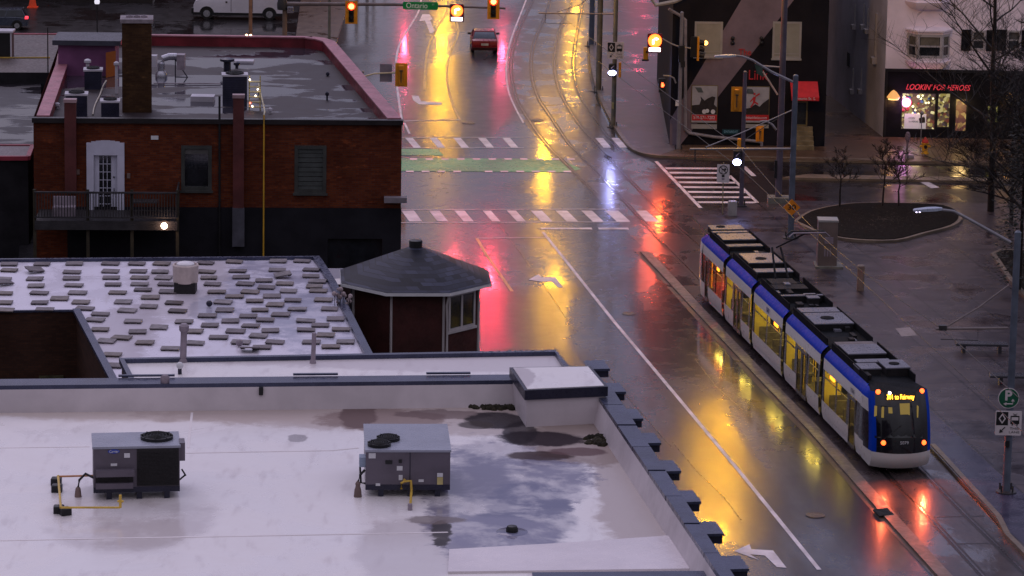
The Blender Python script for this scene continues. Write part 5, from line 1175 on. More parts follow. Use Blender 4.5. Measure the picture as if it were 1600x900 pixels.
def lens(g_parent, c, r, n, lit, nm='lens'):
    u = Vector((n.y,-n.x,0)).normalized(); v = Vector((0,0,1)); c = Vector(c)
    def disc(rr, d0): return [c + n*d0 + u*rr*math.cos(a) + v*rr*math.sin(a) for a in (6.2832*i/16 for i in range(16))]
    g = MB(); g.loft([disc(r,0), disc(r*.85,.03), disc(r*.3,.05)], True); g.build(nm, lit if lit else M_off, g_parent)
    if lit: g = MB(); g.loft([disc(r*1.45,-.012), disc(r*1.45,-.004)], True); g.build('lens_halo', M_halo, g_parent)  # glowing disc added behind the lit lens to imitate its red halo
def signal(label, px, py, y, hgt, wid, n=Vector((0,-1,0)), lit=0, board=True, parent_group=None, strength=None, side=False, body=None):
    """three-lamp head; centre at photo px,py on depth y"""
    c = PY(px, py, y); t = thing('traffic_signal', label, 'traffic signal', c, 'traffic signals at the crossing'); n = n.normalized(); u = Vector((-n.y, n.x, 0))
    def bx2(g, w0, w1, z0, z1, d0, d1):
        P = [c + u*w + Vector((0,0,z)) + n*d for d in (d0,d1) for (w,z) in ((w0,z0),(w1,z0),(w1,z1),(w0,z1))]; g.add(P, [(3,2,1,0),(4,5,6,7),(0,1,5,4),(1,2,6,5),(2,3,7,6),(3,0,4,7)])
    if board: g = MB(); bx2(g, -wid/2, wid/2, -hgt/2, hgt/2, -.03, 0); g.build('backboard', M_yel, t)
    g = MB(); bw = wid*.42 if board else wid; bx2(g, -bw/2, bw/2, -hgt*.42, hgt*.42, -.18, .12 if not board else .05); g.build('housing', body or (M_yel if not board else M_black), t)
    rr = bw*.42; zs = (hgt*.27, 0, -hgt*.27)
    for k, z in enumerate(zs):
        lc = c + Vector((0,0,z)) + n*(.13 if not board else .06)
        lens(t, lc, rr*(1.25 if k == lit else 1), n, (M_rc if k == lit else None))
        g = MB(); pts = [[lc + u*rr*1.15*math.cos(a) + Vector((0,0,rr*1.15*math.sin(a))) + n*d for a in (math.pi*i/8 for i in range(9))] for d in (-.02, .12)]
        g.loft(pts, False, closed=False); g.build('visor', M_black, t)
    return t, c
def arm(name, pts, y, r, mat, parent, r2=None):
    P = [Vector(p) if not (len(p) == 2) else PY(p[0], p[1], y) for p in pts]; g = MB(); g.path(P, r, 8, None, r2); return g.build(name, mat, parent)
def plate(name, px, py, y, wpx, hpx, mat, parent, th=.03, d=0, rnd=0, n=None):
    c = PY(px, py, y); s_ = ppm(c); w, h = wpx/s_, hpx/s_; g = MB(); pts = [(-w/2+rnd,-h/2),(w/2-rnd,-h/2),(w/2,-h/2+rnd),(w/2,h/2-rnd),(w/2-rnd,h/2),(-w/2+rnd,h/2),(-w/2,h/2-rnd),(-w/2,-h/2+rnd)] if rnd else [(-w/2,-h/2),(w/2,-h/2),(w/2,h/2),(-w/2,h/2)]
    g.loft([[c+Vector((a,-d-q,b_)) for a,b_ in pts] for q in (0,th)], True); return g.build(name, mat, parent), c, w, h
EX, EN = Vector((1,0,0)), Vector((0,-1,0))

# -- mast arm over the far street with the Ontario sign
t, p = pole('brown mast pole beside the white van carrying the long signal arm', (444,222), (441,2), .17, pm('brown_mast', (.15,.10,.075), .6, .2), foot=True, name='signal_mast', cat='signal mast')
yM = p.y
P1 = PY(441,6,yM); P2 = PY(790,13,yM); g = MB(); g.path([P1, lerp(P1,P2,.5)+Vector((0,0,.1)), P2], .13, 8, None, .06); g.build('mast_arm', pm('mauve_arm', (.13,.10,.10), .5, .2), t)
g = MB(); g.lathe(P1, [(.3,-.35),(.32,0),(.25,.3),(.05,.4)], 12); g.build('arm_clamp', M_bolt, t)
g = MB(); g.cbox(P1+Vector((.5,-.1,-.35)),(.35,.3,.35)); g.build('clamp_box', M_steel, t)
s_ = ppm(P1)
signal('yellow backed traffic signal at red on the arm left of the street name sign', 549, 19.5, yM-.3, 36/s_, 19/s_)
signal('yellow backed traffic signal at red at the far right end of the arm', 771, 12, yM-.3, 36/s_, 19/s_)
t = thing('street_name_sign', 'long green street name sign hanging on the signal arm', 'street sign', PY(657,9,yM))
o, c, w, h = plate('panel', 657, 9, yM-.25, 55, 12, pm('sign_green', (.008,.26,.06), .4, .08), t, rnd=.06)
text('street_name', 'Ontario', c+Vector((-.22,-.035,0)), EX, EN, h*.74, pm('reflective_white',(.85,.85,.8),.5,.03), t, .004, w*.60); text('street_suffix', 'ST', c+Vector((w*.36,-.035,.08)), EX, EN, h*.22, M_lab, t, .004)
t = thing('lit_turn_sign', 'lit round no turn sign over a white bar between street name and right signal', 'lit sign', PY(714,20,yM))
o, c, w, h = plate('case', 714, 20, yM-.3, 22, 28, pm('dark_red_case', (.08,.008,.015), .5), t, .2, rnd=.05)
def litring(t, c, rad, w, h, y0):
    g = MB(); cc = c+Vector((0,y0,h*.14)); n = 24
    ring = lambda r, d: [cc + Vector((r*math.cos(a), d, r*math.sin(a))) for a in (6.2832*i/n for i in range(n))]
    g.loft([ring(rad,0), ring(rad,-.03), ring(rad*.72,-.03), ring(rad*.72,0)], False); g.build('lit_ring', M_rg, t)
    g = MB(); g.add(ring(rad*.71,-.012), [list(range(n))]); g.build('lit_disc', em('orange_disc', (1,.30,.03), 2.4), t)
    g = MB(); g.path([cc+Vector((-.1,-.03,-rad*.5)), cc+Vector((-.1,-.03,rad*.1)), cc+Vector((.0,-.03,rad*.28)), cc+Vector((rad*.25,-.03,rad*.28))], .06, 6)
    g.poly([cc+Vector((rad*.2,-.05,rad*.5)), cc+Vector((rad*.2,-.05,rad*.05)), cc+Vector((rad*.55,-.05,rad*.28))]); g.build('turn_arrow', em('white_lit', (1,.9,.95), 5), t)
    g = MB(); q = c+Vector((0,y0,-h*.33)); g.cbox(q, (w*.78,.03,h*.2)); g.build('lit_bar', MC['white_lit'], t)
litring(t, c, w*.42, w, h, -.21)
# -- plain poles on the left
t, p = pole('grey pole rising past the signal arm at the left kerb', (514,112), (514,0), .10, M_cpole, ext=15, name='lighting_column', cat='lamp post')
def lampat(t, px, y_img_virtual, base, hgt, color, energy, size, armlen=True):
    pass
t3, p3 = pole('slim timber pole behind the brick building roof', (391,150), (391,0), .13, M_wood, ext=11.5, foot=False)
t4, p4 = pole('thin post topped by a small white lamp in the parking lot', (152,70), (152,5), .045, M_black, foot=False, name='lamp_post', cat='lamp post')
g = MB(); q = Vector((p4.x,p4.y,t4['_z'])); g.lathe(q, [(.16,-.05),(.2,.1),(.16,.3),(.02,.36)], 12); g.build('lamp_head', em('white_globe', (.9,.85,1), .9), t4)
t5, p5_ = pole('very thin dark mast left of the purple roof house', (75,115), (75,45), .035, M_black, foot=False, z0=8.2, name='antenna_mast', cat='mast')
# backwards facing signal beside the coping
pB = G(566,230); yB = pB.y
t, p = pole('grey signal pole hidden behind the brick building beside the street', (566,230), (566,112), .09, M_spole, name='signal_pole', cat='signal pole')
arm('signal_arm', [PY(566,120,yB), PY(585,115,yB), PY(620,113.5,yB)], yB, .05, pm('pale_arm', (.45,.38,.25), .4), t)
s_ = ppm(pB)
def backsignal(label, px, py, y, hpx, wpx):
    c = PY(px,py,y); s_ = ppm(c); t = thing('traffic_signal', label, 'traffic signal', c, 'traffic signals at the crossing'); w,h = wpx/s_, hpx/s_
    g = MB(); g.cbox(c, (w,.03,h)); g.build('backboard', M_yel, t)
    g = MB(); g.bbox(c+Vector((0,-.12,0)), (w*.45,.2,h*.85), .04); g.build('housing', pm('signal_yellow_dark', (.42,.16,.01), .5), t)
    g = MB(); g.cbox(c+Vector((0,-.25,h*.2)),(w*.3,.06,.06)); g.tube(c+Vector((0,-.24,h*.2)), c+Vector((0,-.24,-h*.3)), .03, n=6); g.build('mounting_bracket', M_bolt, t)
backsignal('back of a yellow traffic signal above the street beside the pink coping', 627, 117, yB-.1, 37, 19)
g = MB(); c = PY(603,114,yB+.2); g.cbox(c, (19/s_,.02,28/s_)); g.build('blank_sign', pm('grey_sign_back', (.17,.15,.20), .6, .1), None, 'pale blank back of a square sign beside the yellow signal', 'sign')
# -- poles along the tram line
t, p8 = pole('blue grey tram line pole, furthest and leftmost of the three by the tracks', (924,72), (925,0), .2, M_bpole, ext=15)
t, p7 = pole('grey green column, middle of the three by the tracks', (935,143), (938,0), .2, M_cpole, ext=16, name='lighting_column', cat='lamp post')
t7 = t
t, p6 = pole('grey green tram line pole carrying the lane sign and blue white signal', (958,199), (962,0), .15, M_cpole, ext=14.5, name='lighting_column', cat='lamp post')
t6 = t
arm('catenary_arm', [(842,20.5),(960,22)], p6.y, .045, M_arm, t6); 
arm('catenary_drop', [(852,21),(852,36),(866,37),(894,37)], p6.y, .02, M_bolt, t6)
arm('catenary_stay', [(870,19),(905,8),(922,-4)], p6.y, .02, M_bolt, t6)
M_wh = pm('sign_white', (.55,.50,.52), .45, .08, 2)
def lanesign(label, px, py, y, wpx, hpx):
    t = thing('lane_sign', label, 'sign', PY(px,py,y)); o, c, w, h = plate('panel', px, py, y, wpx, hpx, M_wh, t, .03, rnd=.03)
    F = Vector((0,-.034,0))
    g = MB(); g.cbox(c+F+Vector((-w*.245,0,h*.19)), (w*.45,.006,h*.55)); g.build('black_field', M_black, t)
    g = MB(); q = c+F+Vector((-w*.245,-.006,h*.19)); dx, dz, k = w*.14, h*.22, .62
    out = [q+Vector((0,0,dz)), q+Vector((dx,0,0)), q+Vector((0,0,-dz)), q+Vector((-dx,0,0))]; inn_ = [q+(p-q)*k for p in out]
    g.add(out+inn_, [(i,(i+1)%4,(i+1)%4+4,i+4) for i in range(4)]); g.build('diamond', M_wh, t)
    g = MB(); q = c+F+Vector((w*.24,0,h*.14)); g.cbox(q, (w*.34,.006,h*.34)); g.k = 1; g.cbox(q+Vector((0,-.006,h*.05)), (w*.26,.004,h*.13)); g.k = 0
    for a in (-.09,.09): g.cbox(q+Vector((w*a,0,-h*.2)), (w*.05,.006,h*.06))
    g.tube(q+Vector((-w*.08,0,h*.26)), q+Vector((w*.06,0,h*.17)), .012, n=4); g.tube(q+Vector((w*.08,0,h*.26)), q+Vector((-w*.06,0,h*.17)), .012, n=4)
    g.build('tram_symbol', [M_black, M_wh], t)
    g = MB(); a = c+F+Vector((-w*.12,0,-h*.16)); b_ = c+F+Vector((-w*.30,0,-h*.36)); g.tube(a, b_, .022, n=4); dd = (b_-a).normalized(); g.poly([b_+dd*.07, b_+Vector((-.01,0,.12)), b_+Vector((.12,0,-.01))]); g.build('arrow', M_black, t)
    text('lane_text', 'THIS', c+F+Vector((w*.23,0,-h*.22)), EX, EN, h*.10, M_black, t, .003, w*.34); text('lane_text', 'LANE', c+F+Vector((w*.23,0,-h*.37)), EX, EN, h*.10, M_black, t, .003, w*.40)
lanesign('tram lane sign with diamond on the grey green pole beside the tracks', 961.5, 79, p6.y-.25, 26, 27)
def tramsig(label, px, py, y, w=15, hh=20):
    c = PY(px,py,y); s_ = ppm(c); t = thing('tram_signal', label, 'tram signal', c, 'tram signals'); W = w/s_; Hh = hh/s_
    g = MB(); g.bbox(c, (W*.8,.3,Hh), .05); g.build('housing', M_black, t)
    g = MB(); q = c+Vector((-.02,-.17,-Hh*.22)); n = 16; g.loft([[q+Vector((W*.42*k*math.cos(a), d, Hh*.2*k*math.sin(a))) for a in (6.2832*i/n for i in range(n))] for k,d in ((1,0),(.8,-.04))], True)
    g.build('lit_bar', em('blue_white_lamp', (.50,.52,1), 26), t); 
    g = MB(); g.tube(c+Vector((-.1,-.17,.0+Hh*.15)), c+Vector((.1,-.17,Hh*.35)), .025, n=4); g.build('dark_aspect', M_pip, t); return t, c
tramsig('blue white lit tram signal under the lane sign on the grey green pole', 957, 109, p6.y-.25)
c = PY(968.5,109,p6.y); g = MB(); g.bbox(c, (.16,.3,.95), .03); g.build('edge_on_signal', M_yel, None, 'narrow yellow signal housing seen from the side by the grey green pole', 'traffic signal')
c = PY(957.5,165,p6.y-.17); g = MB(); g.cbox(c,(.12,.05,.4)); g.build('pole_sticker', MC['yellow_caution'], t6)
# -- corner signal pole
t, p5 = pole('pale steel signal pole standing before the charcoal building corner', (1060,236), (1064,20), .13, M_spole, name='signal_pole', cat='signal pole')
y5 = p5.y
arm('signal_arm', [(1061,73),(1048,68),(1034,60)], y5, .05, M_spole, t); arm('signal_arm', [(1064,73),(1078,75),(1092,74)], y5, .05, M_spole, t)
arm('signal_arm', [(1056,130),(1053,122),(1046,118.5),(1036,118)], y5, .05, M_spole, t)
g = MB(); g.cbox(PY(1065,84,y5-.1), (.35,.35,1.0)); g.cbox(PY(1067,100,y5-.1), (.25,.3,.35)); g.build('control_box', M_black, t)
c = PY(1058,161,y5-.18); g = MB(); g.cbox(c,(.2,.03,.36)); g.build('small_notice', M_lab, t)
t = thing('lit_turn_sign', 'large lit round no turn sign over a white bar near the charcoal corner', 'lit sign', PY(1023,67,y5)); o, c, w, h = plate('case', 1023, 67, y5-.2, 23, 30, MC['dark_red_case'], t, .2, rnd=.05); litring(t, c, w*.46, w, h, -.21)
c = PY(1009,83,y5+2); t = thing('small_signal', 'small yellow signal box left below the large lit turn sign', 'signal', c); g = MB(); g.bbox(c,(.3,.3,.75),.04); g.build('housing', M_yel, t); g = MB(); g.cbox(c+Vector((.05,-.16,.1)),(.12,.04,.12)); g.cbox(c+Vector((-.02,0,-.42)),(.42,.35,.1)); g.build('bracket', M_black, t)
c = PY(1034.5,133,y5-.2); t = thing('pedestrian_signal', 'pedestrian signal showing a red hand on a curved bracket', 'pedestrian signal', c); g = MB(); g.bbox(c,(.42,.25,.85),.04); g.build('housing', M_black, t)
def hand(c, s_):
    g = MB(); g.cbox(c+Vector((0,-.14,.0)),(s_*.5,.03,s_*.45)); 
    for k,(dx,hh) in enumerate(((-.2,.38),(-.07,.48),(.06,.45),(.19,.34))): g.cbox(c+Vector((s_*dx,-.14,s_*(.2+hh/2))),(s_*.1,.03,s_*hh))
    g.tube(c+Vector((s_*.2,-.14,-s_*.05)), c+Vector((s_*.42,-.14,s_*.2)), s_*.06, n=5); return g
hand(c+Vector((.02,-.02,-.02)), .30).build('red_hand', em('red_hand_glow', (1,.09,.02), 7), t)
# side-on signal with the amber glint
c = PY(1090,76,y5); t = thing('traffic_signal', 'traffic signal seen edge on, facing the side street, with red glow', 'traffic signal', c, 'traffic signals at the crossing'); s_ = ppm(c)
g = MB(); g.cbox(c+Vector((.02,0,0)),(.12,.62,36/s_)); g.build('backboard', M_yel, t); g = MB(); g.cbox(c+Vector((-.22,0,.1)),(.4,.3,32/s_)); g.build('housing', M_black, t)
for k,z in enumerate((.38,0,-.38)): g = MB(); q = c+Vector((.12,0,z)); g.tube(q, q+Vector((.3,0,-.05)), .17, .16, n=10); g.build('visor', M_black, t)
q = c+Vector((.50,-.02,.36)); g = MB(); g.ball(q-Vector((.02,0,0)), .14, 0, 10); g.build('lens', M_rc, t)
# -- signal pole by the rear of the tram
t, p4s = pole('blue grey signal pole standing behind the rear of the tram', (1158,322), (1162,113), .13, M_mpole, z0=.13, name='signal_pole', cat='signal pole'); y4 = p4s.y
backsignal('back of a yellow traffic signal on the left of the tram end pole', 1151, 155, y4-.2, 39, 17)
tramsig('blue white lit tram signal hanging above the rear of the tram', 1152, 247, y4-.3, 16, 26)
g = MB(); c = PY(1155,226,y4); g.bbox(c,(.2,.25,.7),.03); g.build('edge_on_signal', M_yel, None, 'small yellow signal housing above the hanging tram signal', 'traffic signal')
backsignal('back of a small yellow signal right of the tram end pole', 1187, 209, y4+8, 25, 12)
t = thing('small_street_sign', 'small dark street name plate left of the tram end pole', 'street sign', PY(1142,206,y4)); o, c, w, h = plate('panel', 1142, 206, y4-.25, 27, 8, pm('teal_black_sign', (.008,.035,.035), .4), t, .02); text('street_name', 'ONTARIO ST', c+Vector((0,-.024,0)), EX, EN, h*.5, pm('pale_teal', (.25,.4,.4), .5), t, .003, w*.8)
t = thing('no_turn_sign', 'white no right turn sign on a thin post behind the tram', 'sign', G(1129,335,.13)); yn = G(1129,335,.13).y
o, c, w, h = plate('panel', 1130, 271, yn, 19.5, 29, M_wh, t, .02, rnd=.03); F = Vector((0,-.024,0)); g = MB(); q = c+F+Vector((0,0,h*.2)); rr = w*.34
g.path([q+Vector((rr*math.cos(a),0,rr*math.sin(a))) for a in (6.2832*i/16 for i in range(17))], .025, 5); g.tube(q+Vector((-rr*.7,0,rr*.7)), q+Vector((rr*.7,0,-rr*.7)), .022, n=4)
g.path([q+Vector((-rr*.3,0,-rr*.7)), q+Vector((-rr*.3,0,.02)), q+Vector((rr*.4,0,.03))], .025, 5); g.poly([q+Vector((rr*.75,-.01,.03)), q+Vector((rr*.3,-.01,.14)), q+Vector((rr*.3,-.01,-.08))]); g.build('no_turn_symbol', M_black, t)
g = MB(); g.cbox(c+F+Vector((0,0,-h*.14)), (w*.22,.004,h*.12)); g.k=1; g.cbox(c+F+Vector((0,0,-h*.30)), (w*.22,.004,h*.12)); g.build('small_symbol', [M_black, M_pip], t)
g = MB(); g.tube(G(1129,335,.13), Vector((c.x,c.y+.03,c.z+h/2+.1)), .035, n=6); g.build('post', pm('yellowish_post', (.25,.20,.12), .6), t)
g = MB(); c = G(1144,336,.13); zt = zat(c,314); g.lathe((c.x,c.y,.13), [(.26,0),(.26,zt-.2),(.24,zt-.13),(.02,zt-.12)], 20); g.build('concrete_bollard', pm('pale_concrete', (.26,.24,.24), .6, .15, 2, .1), None, 'pale round concrete bollard behind the tram beside the thin sign post', 'bollard')
# -- tall pole and lamp pole
t2p, pT = pole('tall mauve grey pole rising out of the picture in front of the awning shop', (1216,316), (1222,0), .19, M_mpole, z0=.13, ext=17.0, name='lighting_column', cat='lamp post')
g = MB(); g.cbox(pT+Vector((0,0,.15)),(1.2,1.0,.35)); g.build('footing', M_cpole, t2p); g = MB(); g.cbox(pT+Vector((-.22,-.05,1.9)),(.14,.2,1.0)); g.build('cabinet', M_black, t2p)
yT = pT.y; arm('sign_bracket', [(1180,98),(1190,103),(1218,105)], yT, .05, M_spole, t2p); arm('strut', [(1192,112),(1206,134),(1215,148)], yT, .05, pm('warm_pale_strut', (.5,.33,.25), .4), t2p)
arm('curved_bracket', [(1188,190),(1197,189),(1207,195),(1213,203)], yT, .06, M_spole, t2p)
g = MB(); c = PY(1187,110,yT); g.loft([[c+Vector((x+d,-.02*0+d*.2,z)) for x,z in ((-.3,.35),(.1,.25),(.22,-.38),(-.14,-.2))] for d in (0,.03)], True); g.build('side_street_sign', pm('dull_green_sign', (.03,.06,.045), .5), None, 'dull green street sign seen at an angle below the lamp arm', 'street sign')
tL, pL = pole('blue grey street light pole with curved arm carrying the diamond sign', (1235,372), (1241,119), .17, M_bpole, z0=.13, name='street_lamp', cat='street lamp'); yL = pL.y
def lampArm(t, pts, y, head0, head1, m=M_spole, led=True):
    arm('lamp_arm', pts, y, .07, m, t, .05); a = PY(*head0, y); b_ = PY(*head1, y); g = MB(); d = (b_-a); u = d.normalized(); ln = d.length; v = Vector((0,1,0))
    R_ = []
    for k,(f,wd,hh) in enumerate(((0,.08,.06),(.2,.17,.08),(.5,.2,.08),(.95,.16,.05),(1,.1,.03))):
        c = a + d*f; R_.append([c+v*wd+Vector((0,0,hh)), c-v*wd+Vector((0,0,hh)), c-v*wd*1.05-Vector((0,0,hh*.4)), c+v*wd*1.05-Vector((0,0,hh*.4))])
    g.loft(R_, True); o = g.build('lamp_head', pm('pale_lamp_head', (.30,.33,.42), .35, .1, 2, 0, .2), t); return a, b_, o
lampArm(tL, [(1239,128),(1205,112),(1176,94),(1160,88),(1150,87)], yL, (1150,87.5), (1116,88.5))
arm('catenary_arm', [(1078,233),(1236,232.5)], yL, .06, M_spole, tL); arm('catenary_stay', [(1103,230),(1160,207),(1238,172)], yL, .03, M_spole, tL); arm('catenary_drop', [(1086,234),(1086,254)], yL, .03, M_bolt, tL); arm('catenary_stay', [(1158,222),(1198,196),(1237,172)], yL, .02, M_bolt, tL)
t = thing('speed_sign', 'orange diamond sign reading 30 on the blue grey street light pole', 'sign', PY(1237,324,yL)); c = PY(1237,324,yL-.25); s_ = ppm(c); rr = 13.5/s_
g = MB(); g.loft([[c+Vector((x*rr,d,z*rr)) for x,z in ((0,1),(1,0),(0,-1),(-1,0))] for d in (0,-.03)], True); g.build('panel', pm('sign_orange', (.62,.20,.015), .45, .1), t); text('sign_number', '30', c+Vector((0,-.034,0)), EX, EN, rr*.62, M_black, t, .004, rr*.95, 0, .01)
# -- right foreground pole
tR, pR = pole('blue grey street light pole in the right foreground with two sign plates', (1572,769), (1581,364), .155, M_bpole, z0=.13, name='street_lamp', cat='street lamp'); yR = pR.y
a, b_, lo = lampArm(tR, [(1579,379),(1545,360),(1511,341),(1490,330),(1470,327.5)], yR, (1472,327), (1427,329), M_spole)
for x in (1432,1437):
    g = MB(); g.ball(PY(x,331,yR-.1), .035, 0, 8); g.build('led', em('violet_led', (.8,.7,1), 5), tR)
arm('catenary_arm', [(1462,514),(1575,512.5)], yR, .05, M_arm, tR); arm('catenary_stay', [(1480,510),(1530,480),(1577,445)], yR, .03, M_arm, tR)
arm('catenary_drop', [(1528,514),(1528,532),(1470,530)], yR, .018, M_bolt, tR); g = MB(); g.cbox(PY(1473,512,yR), (.3,.2,.2)); g.build('insulator', M_bolt, tR)
t = thing('parking_sign', 'round green parking sign above the lane sign on the foreground pole', 'sign', PY(1576,622,yR)); c = PY(1576,622,yR-.22); s_ = ppm(c); rr = 16.5/s_
dsk = lambda r, d0, d1: [[c+Vector((r*math.cos(a), -d, r*math.sin(a))) for a in (6.2832*i/28 for i in range(28))] for d in (d0,d1)]
g = MB(); g.loft(dsk(rr,0,.02), True); g.build('rim', M_wh, t); g = MB(); g.loft(dsk(rr*.93,.02,.026), True); g.build('panel', pm('parking_green', (.008,.075,.04), .4), t)
text('letter', 'P', c+Vector((-rr*.05,-.03,rr*.22)), EX, EN, rr*.95, M_wh, t, .004, None, 0, .02)
g = MB(); g.path([c+Vector((-rr*.25,-.03,-rr*.55)), c+Vector((rr*.4,-.03,-rr*.55)), c+Vector((rr*.4,-.03,-rr*.25))], .022, 4)
g.poly([c+Vector((-rr*.5,-.035,-rr*.55)), c+Vector((-rr*.2,-.035,-rr*.38)), c+Vector((-rr*.2,-.035,-rr*.72))]); g.poly([c+Vector((rr*.4,-.035,-rr*.05)), c+Vector((rr*.22,-.035,-rr*.3)), c+Vector((rr*.58,-.035,-rr*.3))]); g.build('arrows', M_wh, t)
lanesign('white tram lane sign below the green parking sign on the foreground pole', 1575.5, 661, yR-.22, 41, 39)
g = MB(); g.cbox(PY(1574,694,yR-.17), (.16,.06,.26)); g.build('pole_box', M_black, tR)
# contact wires over the tracks
g = MB(); zW = PY(1462,514,yR).z
w1 = [PY(1473,512,yR), PY(1403,462,lerp(yR,yL,.4))]; 
A = PY(1472,514,yR); B = Vector((PY(1158,232.5,yL))); B2 = PY(870,21,p6.y); C0 = A + (A-B)*1.2
for off, dz, lab in ((0,0,'upper'),(.05,-1.1,'lower')):
    pts = []
    for i in range(13):
        f = i/12; q = lerp(A,B,f); sag = -.7*math.sin(math.pi*f) if off == 0 else 0; pts.append(q+Vector((off,0,dz+sag)))
    pts = [C0+Vector((off,0,dz))] + pts + [lerp(B,B2,k/4)+Vector((off,0,dz)) for k in range(1,5)]
    g = MB(); g.path(pts, .016, 5); g.build('overhead_wire', M_black, None, 'thin %s overhead wire strung above the tram tracks' % ('sagging support' if off == 0 else 'straight contact'), 'overhead wire', origin=A)

# ================================================================== STREET FURNITURE ON THE PLAZA
c = G(1291,416,.13); s_ = ppm(c); w_ = 30/s_; zt = zat(c,343); t = thing('ticket_machine', 'tall taupe ticket machine standing by the planting bed', 'ticket machine', c)
g = MB(); g.bbox((c.x,c.y,(.13+zt)/2+.05), (w_,.9,zt-.2), .04); g.build('cabinet', pm('taupe_cabinet', (.13,.10,.09), .5, .15, 1), t); g = MB(); g.cbox((c.x,c.y,zt), (w_*1.04,.95,.10)); g.build('top_lid', M_wtrim, t)
g = MB(); g.cbox((c.x+.1,c.y,.18), (w_*1.45,1.3,.12)); g.build('plinth', M_cpole, t)
g = MB(); g.cbox((c.x+.05,c.y-.47,zt-1.0), (w_*.45,.03,.35)); g.build('screen', M_pip, t)
g = MB()
for k in (-1,0,1): g.cbox((c.x+k*.14,c.y-.46,.95), (.06,.02,.42))
g.build('grille', M_pip, t)
g = MB(); c = G(1344,454,.13); zt = zat(c,414); g.bbox((c.x,c.y,(.13+zt)/2), (.34,.34,zt-.13), .05); g.build('steel_bollard', pm('ribbed_taupe', (.15,.12,.10), .5, .2, 3, .1), None, 'short taupe metal bollard box standing on the plaza right of the tram', 'bollard')
g = MB(); a = G(1494,551,.13); b_ = G(1572,549,.13); c = (a+b_)/2; L_ = (b_-a).length
g.bbox((c.x,c.y,.52),(L_,.6,.12),.03); g.cbox((a.x+.35,c.y,.3),(.15,.5,.34)); g.cbox((b_.x-.35,c.y,.3),(.15,.5,.34)); g.build('bench', pm('dark_slate_bench', (.035,.035,.045), .3, .2), None, 'low dark slab bench on the plaza behind the foreground pole', 'bench')
g = MB(); c = G(1570,600,.13); g.bbox((c.x+.6,c.y,.52),(2.6,.6,.12),.03); g.cbox((c.x-.2,c.y,.3),(.15,.5,.34)); g.cbox((c.x+1.4,c.y,.3),(.15,.5,.34)); g.build('bench', MC['dark_slate_bench'], None, 'dark slab bench at the right picture edge by the parking sign', 'bench')
g = MB(); g.k=0; g.poly([G(x,y,.137) for x,y in ((1399,513),(1423,511),(1433,524),(1409,526))]); g.build('plaza_patch', pm('pale_patch', (.19,.16,.16), .45, .15), kind='structure')
t = thing('fire_hydrant', 'yellow fire hydrant with a red cap in front of the lit shop', 'fire hydrant', G(1445,240)); c = G(1445,240,.13); g = MB(); zt = zat(c,217); k = (zt-.13)/.9
g.lathe(c, [(.24,0),(.24,.06),(.18,.08),(.18,.6*k),(.24,.62*k),(.24,.67*k)], 14); g.tube(c+Vector((-.32,0,.45*k)), c+Vector((.32,0,.45*k)), .08, n=8); g.build('body', pm('hydrant_yellow', (.62,.30,.02), .5, .15), t)
g = MB(); g.lathe(c, [(.21,.67*k),(.18,.82*k),(.08,.92*k),(.05,k),(.01,k)], 14); g.build('cap', pm('hydrant_red', (.45,.03,.02), .5), t); g = MB(); q = c+Vector((0,-.19,.45*k)); g.tube(q, q+Vector((0,-.12,0)), .11, n=10); g.build('outlet', M_black, t)
t, p = pole('thin grey post in front of the lit shop window beside the hydrant', (1438,238), (1438,177), .035, M_spole, foot=False, name='sign_post', cat='post'); g = MB(); g.ball(Vector((p.x,p.y,t['_z'])), .12); g.build('post_knob', M_spole, t)
t = thing('parking_meter', 'pinkish grey covered meter in front of the shopfront', 'meter', G(1417,246)); c = G(1417,246,.13); zt = zat(c,209); g = MB(); g.lathe(c, [(.12,0),(.07,.1),(.06,zt*.55),(.14,zt*.7),(.17,zt*.85),(.10,zt*.97),(.01,zt)], 12); g.build('hood', pm('mauve_cover', (.17,.12,.15), .7, .2), t); g = MB(); g.cbox(c+Vector((.15,-.1,.1)),(.5,.4,.2)); g.build('base_block', M_pip, t)
for (x,y,r,lab) in ((982,490,.30,'round manhole cover in the road left of the tram'),(1274,805,.37,'round manhole cover in the road near the tram front'),(840,188,.42,'round manhole cover beside the tram tracks past the crossing'),(732,192,.42,'round manhole cover at the far stop line')):
    g = MB(); p = G(x,y,.012); g.lathe(p, [(r,0),(r,.012),(r*.85,.012),(r*.84,.006),(r*.2,.006),(.01,.008)], 20); g.build('manhole_cover', pm('cast_iron', (.035,.028,.03), .35, .3, 8, .5), None, lab, 'manhole cover')
for pts, lab in (([(1364,796),(1386,794),(1396,803),(1374,806)],'dark drain grate set in the separator kerb ahead of the tram'),([(943,244),(948,242),(956,247),(951,249)],'small dark drain grate between the rails near the crossing')):
    g = MB(); q = [G(x,y,.108 if y > 700 else .03) for x,y in pts]; g.loft([[p-Vector((0,0,.05)) for p in q], q], True); 
    for k in range(5): a = lerp(q[0],q[3],(k+.5)/5); b_ = lerp(q[1],q[2],(k+.5)/5); g.tube(a, b_, .025, n=4)
    g.build('drain_grate', M_groove, None, lab, 'drain grate')

